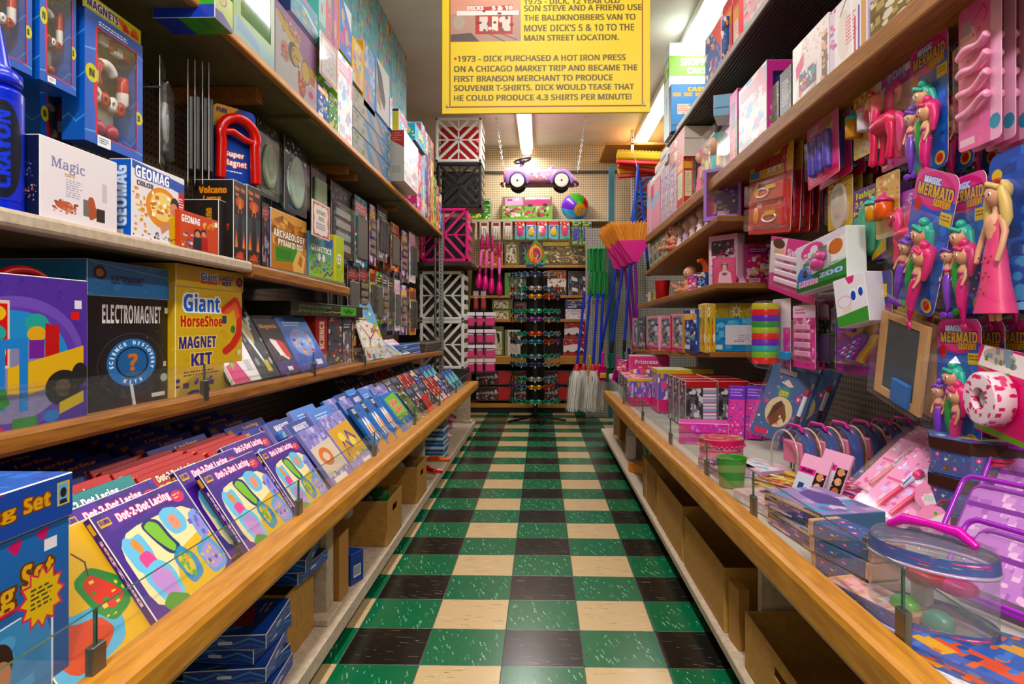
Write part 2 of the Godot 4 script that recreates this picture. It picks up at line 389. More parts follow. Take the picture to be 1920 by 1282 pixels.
	B("slim_toy_box","slim orange toy box at the far end of the high left shelf","box","slim boxes at the far end of the high left shelf",v(-0.965,1.739,-5.733),90,v(0.148,0.36,0.2),"busy orange|busy orange",0,0,0.62)
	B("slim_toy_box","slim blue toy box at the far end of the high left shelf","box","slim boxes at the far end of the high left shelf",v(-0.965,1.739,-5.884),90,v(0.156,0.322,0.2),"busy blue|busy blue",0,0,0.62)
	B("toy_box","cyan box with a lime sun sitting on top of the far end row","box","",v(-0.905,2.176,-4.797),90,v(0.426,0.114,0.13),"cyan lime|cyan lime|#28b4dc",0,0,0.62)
	crayon_bank("big blue plastic crayon money bank at the near end of the upper left shelf",v(-0.938,1.134,-1.15),60)
	B("magic_box","white box of table magic with a navy near side","box","",v(-0.9,1.132,-1.291),90,v(0.22,0.147,0.05),"magic white|navy card|#cfc8cc")
	B("construction_set","blue and white magnetic building set box with a laughing boy on its front","box","",v(-0.9,1.132,-1.56),90,v(0.218,0.169,0.05),"geomag front|geomag side|#1660c0")
	B("construction_set","small orange magnetic building set box in front of the volcano lamps","box","",v(-0.887,1.132,-1.725),90,v(0.199,0.09,0.045),"geomag orange|#c8481a|#e2581a")
	B("lamp_box","black volcano lamp box with lava print, the nearer of the tall pair","box","",v(-0.94,1.132,-1.993),90,v(0.086,0.229,0.12),"volcano front|volcano side|#16120e")
	B("lamp_box","black volcano lamp box with lava print, the farther of the tall pair","box","",v(-0.94,1.132,-2.091),90,v(0.102,0.234,0.12),"volcano front|volcano dark|#16120e")
	B("lamp_box","lower dark volcano lamp box with upright yellow lettering behind the orange set","box","",v(-0.95,1.132,-1.946),90,v(0.09,0.163,0.1),"volcano dark|volcano dark|#1a1512")
	B("kit_box","narrow black and orange science box beside the pyramid dig box","box","",v(-0.935,1.132,-2.192),90,v(0.06,0.203,0.1),"busy black|#16161a|#16161a")
	B("dig_kit","sand-coloured pyramid dig kit box with a dark blue spine","box","",v(-0.92,1.132,-2.407),90,v(0.344,0.198,0.07),"archaeology|blue spine|#c8862a")
	B("science_kit","green and blue genetics kit box right of the price card","box","",v(-0.92,1.132,-2.774),90,v(0.312,0.173,0.06),"genetics|#5a9ac0|#8cba3c")
	B("science_kit","thin yellow-green kit box at the far end of the upper shelf","box","",v(-0.92,1.132,-3.017),90,v(0.144,0.199,0.06),"green thin|#e0d020|#b8cc2a")
	sign_card("red and white price card hanging over the front of the genetics kit",v(-0.855,1.279,-2.653),90,0.212,0.135,"sign kits")
	magnet_set("upper magnet set second from the near end",v(-1,1.423,-1.368),90,v(0.105,0.243,0.05),0)
	hook("wire peg hook through the upper magnet set second from the near end",v(-1.29,1.678,-1.368),Vector3(0.31,0,0))
	magnet_set("upper magnet set cut off at the near edge",v(-1,1.421,-1.234),90,v(0.123,0.224,0.05),0)
	hook("wire peg hook through the upper magnet set cut off at the near edge",v(-1.29,1.657,-1.234),Vector3(0.31,0,0))
	magnet_set("magnet set in full view with yellow header",v(-1,1.341,-1.555),90,v(0.214,0.285,0.05),0)
	hook("wire peg hook through the magnet set in full view with yellow header",v(-1.29,1.638,-1.555),Vector3(0.31,0,0))
	magnet_set("lower magnet set half hidden by the white magic box",v(-1.08,1.272,-1.489),90,v(0.112,0.235,0.05),3)
	blister_pack("magnet_card","blue card with a red and silver horseshoe magnet behind the full magnet set","toy magnet","",v(-1.06,1.634,-1.683),90,0.099,0.235,"wave blue","tubes","8a1a2a")
	hook("wire peg hook holding the horseshoe magnet card",v(-1.29,1.634,-1.683),Vector3(0.25,0,0))
	blister_pack("pin_art_pack","black packed science toy hanging turned edge-on, first from the near end","toy pack","black packs hanging turned edge-on",v(-1,1.617,-1.799),112,0.13,0.282,"glow green","disc","8a8a88")
	blister_pack("pin_art_pack","black packed science toy hanging turned edge-on, second from the near end","toy pack","black packs hanging turned edge-on",v(-1,1.656,-1.925),118,0.13,0.344,"glow green","bag","2a2a2a")
	blister_pack("pin_art_pack","black packed science toy hanging turned edge-on, third from the near end","toy pack","black packs hanging turned edge-on",v(-1,1.669,-1.961),119,0.13,0.35,"glow green","bag","2a2a2a")
	blister_pack("pin_art_pack","black packed science toy hanging turned edge-on, fourth from the near end","toy pack","black packs hanging turned edge-on",v(-1,1.681,-2.002),120,0.13,0.357,"glow green","bag","2a2a2a")
	blister_pack("pin_art_pack","black packed science toy hanging turned edge-on, fifth from the near end","toy pack","black packs hanging turned edge-on",v(-1,1.691,-2.037),121,0.13,0.364,"glow green","bag","2a2a2a")
	hook("long wire peg hook carrying the black packs hung edge-on",v(-1.29,1.55,-1.73),Vector3(0.34,0,0))
	super_magnet("big red horseshoe magnet mounted on a blue and yellow hanging card",v(-0.97,1.609,-2.157),58,0.999)
	hook("wire peg hook holding the big red horseshoe magnet",v(-1.29,1.609,-2.157),Vector3(0.33,0,0))
	peg("science_card","black card with a pale green glow skull disc","",v(-1.02,1.67,-2.556),0.202,0.274,"glow green","disc","76866a",2)
	peg("science_card","black and blue card with a pale glowing moon disc","",v(-1.02,1.679,-2.842),0.263,0.297,"glow moon","disc","90a494",2)
	peg("science_card","black card with an orange heading behind the price card","",v(-1.02,1.642,-3.142),0.206,0.196,"glow gold","bag","7a8a6a",2)
	peg("science_card","grey blister card hanging right of the price card","",v(-1.02,1.629,-3.507),0.37,0.41,"pack grey","bars","8a8a88",2)
	peg("hanging_toy_pack","teal pack, first along the upper far row","toy packs hanging past the upper left shelf",v(-1,1.623,-3.802),0.26,0.385,"busy teal","bag","5a5a52",2)
	peg("hanging_toy_pack","purple pack, second along the upper far row","toy packs hanging past the upper left shelf",v(-1,1.629,-4.062),0.142,0.357,"busy violet","bars","8a7a5a",2)
	peg("hanging_toy_pack","grey pack, third along the upper far row","toy packs hanging past the upper left shelf",v(-1,1.662,-4.316),0.26,0.342,"busy grey","tubes","3a3a3a",2)
	peg("hanging_toy_pack","orange pack, fourth along the upper far row","toy packs hanging past the upper left shelf",v(-1,1.608,-4.687),0.26,0.321,"busy orange","bag","5a5a52",2)
	peg("hanging_toy_pack","purple pack, fifth along the upper far row","toy packs hanging past the upper left shelf",v(-1,1.602,-5.018),0.216,0.343,"busy violet","bars","8a7a5a",2)
	peg("hanging_toy_pack","white pack, sixth along the upper far row","toy packs hanging past the upper left shelf",v(-1,1.63,-5.32),0.26,0.384,"busy white","tubes","3a3a3a",2)
	peg("hanging_toy_pack","black pack, first along the lower far row","toy packs hanging past the upper left shelf",v(-1,1.23,-3.639),0.208,0.283,"busy black","bag","5a5a52",2)
	peg("hanging_toy_pack","black pack, second along the lower far row","toy packs hanging past the upper left shelf",v(-1,1.248,-3.859),0.187,0.312,"busy black","bars","8a7a5a",2)
	peg("hanging_toy_pack","yellow pack, third along the lower far row","toy packs hanging past the upper left shelf",v(-1,1.249,-4.062),0.142,0.313,"busy yellow","tubes","3a3a3a",2)
	peg("hanging_toy_pack","green pack, fourth along the lower far row","toy packs hanging past the upper left shelf",v(-1,1.246,-4.23),0.14,0.322,"busy green","bag","5a5a52",2)
	peg("hanging_toy_pack","grey pack, fifth along the lower far row","toy packs hanging past the upper left shelf",v(-1,1.242,-4.397),0.136,0.311,"busy grey","bars","8a7a5a",2)
	peg("hanging_toy_pack","olive pack, sixth along the lower far row","toy packs hanging past the upper left shelf",v(-1,1.236,-4.57),0.147,0.327,"busy olive","tubes","3a3a3a",2)
	peg("hanging_toy_pack","white pack, seventh along the lower far row","toy packs hanging past the upper left shelf",v(-1,1.231,-4.766),0.178,0.352,"busy white","bag","5a5a52",2)
	peg("hanging_toy_pack","purple pack, eighth along the lower far row","toy packs hanging past the upper left shelf",v(-1,1.207,-4.999),0.215,0.361,"busy violet","bars","8a7a5a",2)
	peg("hanging_toy_pack","yellow pack, ninth along the lower far row","toy packs hanging past the upper left shelf",v(-1,1.205,-5.343),0.26,0.365,"busy yellow","tubes","3a3a3a",2)
	B("building_blocks","purple carton of building blocks printed with a yellow toy forklift","box","",v(-0.89,0.76,-1.179),90,v(0.257,0.27,0.03),"blocks front|blocks side|blocks side")
	plastic_handle("red plastic carry handle standing behind the purple building blocks carton",v(-0.92,1.002,-1.2))
	lidded_box("electromagnet_kit","big black electromagnet kit box with a bright blue lid","box","",v(-1.03,0.76,-1.555),90,v(0.32,0.322,0.19),"electro front|electro side|#3c8ccc",0.076,"electro lid|electro lid side|#4a98d6")
	lidded_box("magnet_kit","yellow giant horseshoe magnet kit box with a yellow lid","box","",v(-1.04,0.76,-1.894),90,v(0.384,0.34,0.25),"giant front|giant side|#e2bc18",0.057,"giant lid|giant side|#e2bc18")
	folder("leaflet","white printed leaflet with a pink corner leaning beside the yellow magnet kit","leaflet","",v(-0.888,0.766,-2.062),90,v(0.194,0.24,0.012),"white leaflet|#d8d4cc|#d8d4cc",28)
	folder("toy_pack","clear plastic bag pack with silver pieces leaning left of the black magnetic set","toy pack","",v(-0.888,0.766,-2.239),90,v(0.152,0.26,0.012),"clear magic|#2a2a2e|#2a2a2e",28)
	folder("book","black magnetic play set with a red and white figure on its cover","book","",v(-0.888,0.766,-2.422),90,v(0.194,0.22,0.012),"magnetic|#1b1420|#1b1420",28)
	folder("book","blue game book leaning in front of the upright comic cases","book","",v(-0.888,0.766,-2.688),90,v(0.327,0.23,0.012),"blue game|#3a6cc0|#3a6cc0",28)
	B("game_case","red upright case with white lettering under the fossil box","case","",v(-1.02,0.76,-3.023),90,v(0.163,0.222,0.1),"red dvd|#b8301c|#c8c4bc")
	B("game_case","grey comic-print upright case beside the red case","case","",v(-1.02,0.76,-3.23),90,v(0.219,0.22,0.1),"comic dvd|#3a3a40|#c8c4bc")
	B("game_case","slim grey case in the row under the fossil box","case","",v(-1.02,0.715,-3.424),90,v(0.152,0.262,0.1),"busy grey|#3a3a40|#c8c4bc")
	B("game_case","brown case at the far end of the row under the fossil box","case","",v(-1.02,0.715,-3.627),90,v(0.234,0.258,0.1),"busy brown|#3a3a40|#c8c4bc")
	B("fossil_kit","long flat dark dinosaur fossil box with a green label lying across the cases","box","",v(-1.04,0.98,-3.117),90,v(1.054,0.055,0.18),"fossil box|#2a2a1a|#33331f")
	folder("poster_pad","tall pale blue printed pad leaning with a curled sheet","pad","",v(-0.906,0.749,-3.808),90,v(0.452,0.39,0.012),"blue leaflet|#e8e4dc|#e8e4dc",18)
	folder("sticker_pack","glossy sticker pack lying back on the far middle shelf, first of three","sticker pack","sticker packs on the far middle shelf",v(-0.891,0.739,-3.99),90,v(0.211,0.21,0.012),"busy white|#d8d4cc|#d8d4cc",50)
	folder("sticker_pack","glossy sticker pack lying back on the far middle shelf, second of three","sticker pack","sticker packs on the far middle shelf",v(-0.891,0.739,-4.221),90,v(0.22,0.18,0.012),"busy sky|#d8d4cc|#d8d4cc",50)
	folder("sticker_pack","glossy sticker pack lying back on the far middle shelf, third of three","sticker pack","sticker packs on the far middle shelf",v(-0.891,0.739,-4.499),90,v(0.303,0.15,0.012),"busy white|#d8d4cc|#d8d4cc",50)
	B("blue_tray","flat blue packaged tray, lowest of the pile on the far middle shelf","tray","pile of blue trays",v(-0.98,0.716,-4.767),90,v(0.652,0.028,0.17),"blue tray|blue tray|#2a78c0")
	B("blue_tray","flat blue packaged tray, middle of the pile on the far middle shelf","tray","pile of blue trays",v(-0.98,0.748,-4.747),90,v(0.652,0.028,0.17),"blue tray|blue tray|#2a78c0")
	B("blue_tray","flat blue packaged tray, top of the pile on the far middle shelf","tray","pile of blue trays",v(-0.98,0.78,-4.727),90,v(0.652,0.028,0.17),"blue tray|blue tray|#2a78c0")
	B("black_book","thin black-edged book, lowest in the pile at the far shelf end","book","pile of thin black-edged books",v(-0.98,0.716,-5.718),90,v(0.883,0.019,0.17),"black book|black book|#2a2620")
	B("black_book","thin black-edged book, second from the bottom in the pile at the far shelf end","book","pile of thin black-edged books",v(-0.972,0.738,-5.708),90,v(0.883,0.019,0.17),"black book|black book|#2a2620")
	B("black_book","thin black-edged book, third from the bottom in the pile at the far shelf end","book","pile of thin black-edged books",v(-0.964,0.76,-5.698),90,v(0.883,0.019,0.17),"black book|black book|#2a2620")
	B("black_book","thin black-edged book, top one in the pile at the far shelf end","book","pile of thin black-edged books",v(-0.956,0.782,-5.688),90,v(0.883,0.019,0.17),"black book|black book|#2a2620")
	lidded_box("lacing_set","big blue boxed craft set with pink bunting and a yellow starburst in the near bin","box","",v(-0.73,0.445,-0.767),90,v(0.29,0.303,0.19),"lacing set front|lacing set side|lacing set top",0.058,"lacing set lid|lacing set lid|lacing set top")
	folder("lacing_card_box","yellow dinosaur lacing card box leaning beside the big blue craft set","box","",v(-0.625,0.455,-1),90,v(0.24,0.205,0.014),"dino lacing|purple spine|#efbe14",34)
	pile("lacing_card_box","nearest purple lacing card box in the front of the bin","box","",v(-0.612,0.46,-1.215),v(-0.034,0.004,0),1,v(0.27,0.205,0.014),"purple lacing|purple spine|purple spine",34)
	pile("lacing_card_box","purple lacing card box directly behind the nearest one","box","",v(-0.645,0.46,-1.19),v(-0.03,0.004,0),1,v(0.27,0.215,0.014),"purple lacing|purple spine|purple spine",34)
	pile("lacing_card_box","teal lacing card box third back from the glass at the near end","box","",v(-0.675,0.465,-1.175),v(-0.03,0.004,0),1,v(0.27,0.222,0.014),"teal lacing|#1a8a8a|#1a8a8a",34)
	pile("lacing_card_box","red lacing card box fourth back from the glass at the near end","box","",v(-0.71,0.465,-1.165),v(-0.03,0.004,0),1,v(0.27,0.226,0.014),"red lacing|#c41a18|#c41a18",34)
	pile("lacing_card_box","second purple lacing card box along the front of the bin","box","",v(-0.606,0.455,-1.555),v(-0.03,0.004,0),1,v(0.27,0.205,0.014),"purple lacing|purple spine|purple spine",34)
	pile("lacing_card_box","third purple lacing card box along the front of the bin","box","",v(-0.604,0.452,-1.835),v(-0.03,0.004,0),1,v(0.25,0.2,0.014),"purple lacing|purple spine|purple spine",34)
	pile("lacing_card_box","purple lacing card box just behind the second front one","box","",v(-0.64,0.457,-1.53),v(-0.03,0.004,0),1,v(0.27,0.215,0.014),"purple lacing|purple spine|purple spine",34)
	pile("lacing_card_box","purple lacing card box just behind the third front one","box","",v(-0.67,0.457,-1.8),v(-0.03,0.004,0),1,v(0.27,0.215,0.014),"purple lacing|purple spine|purple spine",34)
	pile("lacing_card_box","red lacing card box, %s from the front in the middle row of the bin","box","red lacing card boxes",v(-0.7,0.452,-1.5),v(-0.034,0,-0.015),5,v(0.27,0.215,0.014),"red lacing|#b81614|#b81614",34)
	pile("lacing_card_box","red lacing card box of the farther pile, %s from the front","box","red lacing card boxes",v(-0.7,0.452,-1.79),v(-0.034,0,-0.015),4,v(0.27,0.21,0.014),"red lacing|#b81614|#b81614",34)
	pile("lacing_card_box","dark blue lacing card box in the near back row, %s from the front","box","dark blue lacing card boxes",v(-0.86,0.47,-1.45),v(-0.05,0.004,0),6,v(0.28,0.2,0.014),"blue lacing|#14307c|#14307c",34)
	pile("lacing_card_box","dark blue lacing card box in the far back row, %s from the front","box","dark blue lacing card boxes",v(-0.83,0.47,-1.75),v(-0.05,0.004,-0.02),6,v(0.28,0.2,0.014),"blue lacing|#14307c|#14307c",34)
	pile("lacing_card_box","dark blue card box beyond the red boxes, %s from the front","box","dark blue lacing card boxes",v(-0.75,0.465,-2.08),v(-0.06,0.004,-0.02),5,v(0.27,0.2,0.014),"blue lacing|#14307c|#14307c",34)
	folder("science_kit_pack","lavender kit with orange rings, next past the purple lacing boxes","kit","",v(-0.603,0.447,-2.12),90,v(0.2,0.21,0.014),"ring kit|#8a86c0|#8a86c0",36)
	pile("science_kit_pack","%s one behind the lavender kit with orange rings, next past the purple lacing boxes","kit","",v(-0.66,0.462,-2.17),Vector3(-0.06,0,0),2,v(0.2,0.21,0.014),"blue kit|#8a86c0|#8a86c0",36)
	folder("science_kit_pack","lavender kit with yellow ducks, past the orange ring kit","kit","",v(-0.603,0.445,-2.36),90,v(0.24,0.225,0.014),"duck kit|#9a96cc|#9a96cc",36)
	pile("science_kit_pack","%s one behind the lavender kit with yellow ducks, past the orange ring kit","kit","",v(-0.66,0.462,-2.41),Vector3(-0.06,0,0),2,v(0.24,0.225,0.014),"blue game|#9a96cc|#9a96cc",36)
	folder("science_kit_pack","blue kit with white eggs, nearest of the three egg kits","kit","",v(-0.603,0.443,-2.66),90,v(0.15,0.22,0.014),"egg kit|#186ab0|#186ab0",36)
	pile("science_kit_pack","%s one behind the blue kit with white eggs, nearest of the three egg kits","kit","",v(-0.66,0.462,-2.71),Vector3(-0.06,0,0),2,v(0.15,0.22,0.014),"ring kit|#186ab0|#186ab0",36)
	folder("science_kit_pack","blue kit with white eggs, middle of the three egg kits","kit","",v(-0.603,0.441,-2.82),90,v(0.15,0.225,0.014),"egg kit|#186ab0|#186ab0",36)
	pile("science_kit_pack","%s one behind the blue kit with white eggs, middle of the three egg kits","kit","",v(-0.66,0.462,-2.87),Vector3(-0.06,0,0),2,v(0.15,0.225,0.014),"blue kit|#186ab0|#186ab0",36)
	folder("science_kit_pack","blue kit with white eggs, farthest of the three egg kits","kit","",v(-0.603,0.439,-2.98),90,v(0.15,0.23,0.014),"egg kit|#186ab0|#186ab0",36)
	pile("science_kit_pack","%s one behind the blue kit with white eggs, farthest of the three egg kits","kit","",v(-0.66,0.462,-3.03),Vector3(-0.06,0,0),2,v(0.15,0.23,0.014),"blue game|#186ab0|#186ab0",36)
	folder("science_kit_pack","blue and lime sea life kit past the egg kits","kit","",v(-0.603,0.437,-3.22),90,v(0.28,0.22,0.014),"green kit|#2a86cc|#2a86cc",36)
	pile("science_kit_pack","%s one behind the blue and lime sea life kit past the egg kits","kit","",v(-0.66,0.462,-3.27),Vector3(-0.06,0,0),2,v(0.28,0.22,0.014),"ring kit|#2a86cc|#2a86cc",36)
	pile("slim_case","slim green game case first along the far left bin, %s from the glass","case","slim cases in the far left bin",v(-0.61,0.446,-3.52),Vector3(-0.16,0.03,0),3,Vector3(0.165,0.19,0.014),"cd green|#2a2a2e|#3a3a3e",40)
	pile("slim_case","slim dark game case second along the far left bin, %s from the glass","case","slim cases in the far left bin",v(-0.61,0.446,-3.705),Vector3(-0.16,0.03,0),3,Vector3(0.165,0.19,0.014),"cd dark|#2a2a2e|#3a3a3e",40)
	pile("slim_case","slim grey game case third along the far left bin, %s from the glass","case","slim cases in the far left bin",v(-0.61,0.446,-3.89),Vector3(-0.16,0.03,0),3,Vector3(0.165,0.19,0.014),"busy grey|#2a2a2e|#3a3a3e",40)
	pile("slim_case","slim dark game case fourth along the far left bin, %s from the glass","case","slim cases in the far left bin",v(-0.61,0.446,-4.075),Vector3(-0.16,0.03,0),3,Vector3(0.165,0.19,0.014),"cd dark|#2a2a2e|#3a3a3e",40)
	pile("slim_case","slim red game case fifth along the far left bin, %s from the glass","case","slim cases in the far left bin",v(-0.61,0.446,-4.26),Vector3(-0.16,0.03,0),3,Vector3(0.165,0.19,0.014),"cd red|#2a2a2e|#3a3a3e",40)
	pile("slim_case","slim red game case sixth along the far left bin, %s from the glass","case","slim cases in the far left bin",v(-0.61,0.446,-4.445),Vector3(-0.16,0.03,0),3,Vector3(0.165,0.19,0.014),"cd red|#2a2a2e|#3a3a3e",40)
	pile("slim_case","slim blue game case seventh along the far left bin, %s from the glass","case","slim cases in the far left bin",v(-0.61,0.446,-4.63),Vector3(-0.16,0.03,0),3,Vector3(0.165,0.19,0.014),"busy blue|#2a2a2e|#3a3a3e",40)
	pile("slim_case","slim dark game case eighth along the far left bin, %s from the glass","case","slim cases in the far left bin",v(-0.61,0.446,-4.815),Vector3(-0.16,0.03,0),3,Vector3(0.165,0.19,0.014),"cd dark|#2a2a2e|#3a3a3e",40)
	pile("slim_case","slim teal game case ninth along the far left bin, %s from the glass","case","slim cases in the far left bin",v(-0.61,0.446,-5),Vector3(-0.16,0.03,0),3,Vector3(0.165,0.19,0.014),"cd teal|#2a2a2e|#3a3a3e",40)
	pile("slim_case","slim teal game case tenth along the far left bin, %s from the glass","case","slim cases in the far left bin",v(-0.61,0.446,-5.185),Vector3(-0.16,0.03,0),3,Vector3(0.165,0.19,0.014),"cd teal|#2a2a2e|#3a3a3e",40)
	pile("slim_case","slim teal game case eleventh along the far left bin, %s from the glass","case","slim cases in the far left bin",v(-0.61,0.446,-5.37),Vector3(-0.16,0.03,0),3,Vector3(0.165,0.19,0.014),"cd teal|#2a2a2e|#3a3a3e",40)
	folder("red_card","bright red price tag card standing in the far left bin","card","",v(-0.592,0.445,-3.809),90,v(0.16,0.12,0.004),"#e81a14|#e81a14|#e81a14",30)
	B("wave_box","flat blue wave-print magnet box, lowest under the near left counter","box","blue wave-print boxes under the left counter",v(-0.69,0.107,-1.58),94,v(0.2,0.032,0.17),"blue wavebox|blue wavebox|wave top")
	B("wave_box","flat blue wave-print magnet box, second from the bottom under the near left counter","box","blue wave-print boxes under the left counter",v(-0.702,0.141,-1.568),85,v(0.2,0.032,0.17),"blue wavebox|blue wavebox|wave top")
	B("wave_box","flat blue wave-print magnet box, third from the bottom under the near left counter","box","blue wave-print boxes under the left counter",v(-0.69,0.175,-1.556),98,v(0.2,0.032,0.17),"blue wavebox|blue wavebox|wave top")
	B("wave_box","flat blue wave-print magnet box, second from the top under the near left counter","box","blue wave-print boxes under the left counter",v(-0.702,0.209,-1.58),87,v(0.2,0.032,0.17),"blue wavebox|blue wavebox|wave top")
	B("wave_box","flat blue wave-print magnet box, top one under the near left counter","box","blue wave-print boxes under the left counter",v(-0.69,0.243,-1.568),96,v(0.2,0.032,0.17),"blue wavebox|blue wavebox|wave top")
	open_carton("open brown cardboard box under the near left counter below the flat blue boxes",v(-0.74,0.107,-1.785),90,v(0.2,0.17,0.22),0)
	B("wave_box","flat blue wave-print box lying on the small brown carton, lower one","box","blue wave-print boxes under the left counter",v(-0.7,0.282,-1.84),86,v(0.2,0.032,0.18),"blue wavebox|blue wavebox|wave top")
	B("wave_box","flat blue wave-print box lying on the small brown carton, upper one","box","blue wave-print boxes under the left counter",v(-0.7,0.316,-1.82),98,v(0.2,0.032,0.18),"blue wavebox|blue wavebox|wave top")
	B("cardboard_box","closed narrow cardboard box standing beside the first divider on the left","box","",v(-0.665,0.107,-2.1),90,v(0.1,0.2,0.12),"#b98a48|#b08040|#c09050",0.0,0.0,0.7)
	B("cardboard_flap","torn loose cardboard piece leaning on top of the narrow box","cardboard","",v(-0.66,0.308,-2.075),60,v(0.08,0.07,0.006),"#c09458|#b08040|#c09050",14.0,20.0,0.7)
	B("blue_carton","small blue carton with a barcode panel beside the narrow cardboard box","box","",v(-0.64,0.107,-2.24),70,v(0.07,0.1,0.09),"blue barcode|#1a4aa8|#1a4aa8")
	open_carton("large open cardboard bin with a hand hole, nearer of the two under the left counter",v(-0.73,0.107,-2.72),90,v(0.26,0.17,0.3),1)
	open_carton("open cardboard bin with a hand hole, farther of the two under the left counter",v(-0.72,0.107,-3.34),90,v(0.26,0.17,0.28),1)
	toy_ball("black ball lying in the nearer cardboard bin under the left counter",v(-0.7,0.235,-2.7),0.045,"2a2a2a")
	toy_ball("green ball lying in the nearer cardboard bin under the left counter",v(-0.66,0.24,-2.78),0.045,"1f6a30")
	toy_ball("white ball lying in the nearer cardboard bin under the left counter",v(-0.74,0.24,-2.62),0.045,"c8c4b8")
	toy_ball("silver ball lying in the farther cardboard bin under the left counter",v(-0.7,0.24,-3.32),0.045,"b8b8b0")
	toy_ball("brown ball lying in the farther cardboard bin under the left counter",v(-0.66,0.25,-3.4),0.045,"6a5a3a")
	toy_ball("dark ball lying in the farther cardboard bin under the left counter",v(-0.75,0.25,-3.44),0.045,"1a1a1a")
	toy_gun("orange plastic toy piece lying on the low deck beside the far cardboard bin",v(-0.66,0.115,-3.75),70,"d8401a")
	toy_gun("yellow plastic toy piece lying on the low deck beside the far cardboard bin",v(-0.64,0.135,-3.8),105,"d89a1a")
	toy_gun("red plastic toy piece lying on the low deck beside the far cardboard bin",v(-0.62,0.155,-3.7),140,"c8281a")
	toy_gun("bright orange plastic toy piece lying on the low deck beside the far cardboard bin",v(-0.6,0.175,-3.86),175,"e86a1a")
	B("card_stack_box","blue and white striped box under the far left counter, lowest of the pile","box","striped boxes under the far left counter",v(-0.68,0.107,-4.3),90,v(0.2,0.053,0.16),"stripe box|stripe box|#c8d8e8")
	B("card_stack_box","blue and white striped box under the far left counter, second of the pile","box","striped boxes under the far left counter",v(-0.674,0.162,-4.3),90,v(0.2,0.053,0.16),"stripe box|stripe box|#c8d8e8")
	B("card_stack_box","blue and white striped box under the far left counter, third of the pile","box","striped boxes under the far left counter",v(-0.68,0.217,-4.3),90,v(0.2,0.053,0.16),"stripe box|stripe box|#c8d8e8")
	B("card_stack_box","blue and white striped box under the far left counter, topmost of the pile","box","striped boxes under the far left counter",v(-0.674,0.272,-4.3),90,v(0.2,0.053,0.16),"stripe box|stripe box|#c8d8e8")
	wand_bag("pink dress-up toy pack under the far left counter, first from the near side",v(-0.66,0.11,-4.55),60,0)
	wand_bag("pink dress-up toy pack under the far left counter, second from the near side",v(-0.69,0.16,-4.67),85,1)
	wand_bag("pink dress-up toy pack under the far left counter, third from the near side",v(-0.72,0.21,-4.79),110,2)
	wand_bag("pink dress-up toy pack under the far left counter, fourth from the near side",v(-0.66,0.26,-4.91),135,0)
	wand_bag("pink dress-up toy pack under the far left counter, fifth from the near side",v(-0.69,0.11,-5.03),60,1)
	wand_bag("pink dress-up toy pack under the far left counter, sixth from the near side",v(-0.72,0.16,-5.15),85,2)
	wand_bag("pink dress-up toy pack under the far left counter, seventh from the near side",v(-0.66,0.21,-5.27),110,0)
	wand_bag("pink dress-up toy pack under the far left counter, eighth from the near side",v(-0.69,0.26,-5.39),135,1)
	wand_bag("pink dress-up toy pack under the far left counter, ninth from the near side",v(-0.72,0.11,-5.51),60,2)
	pass
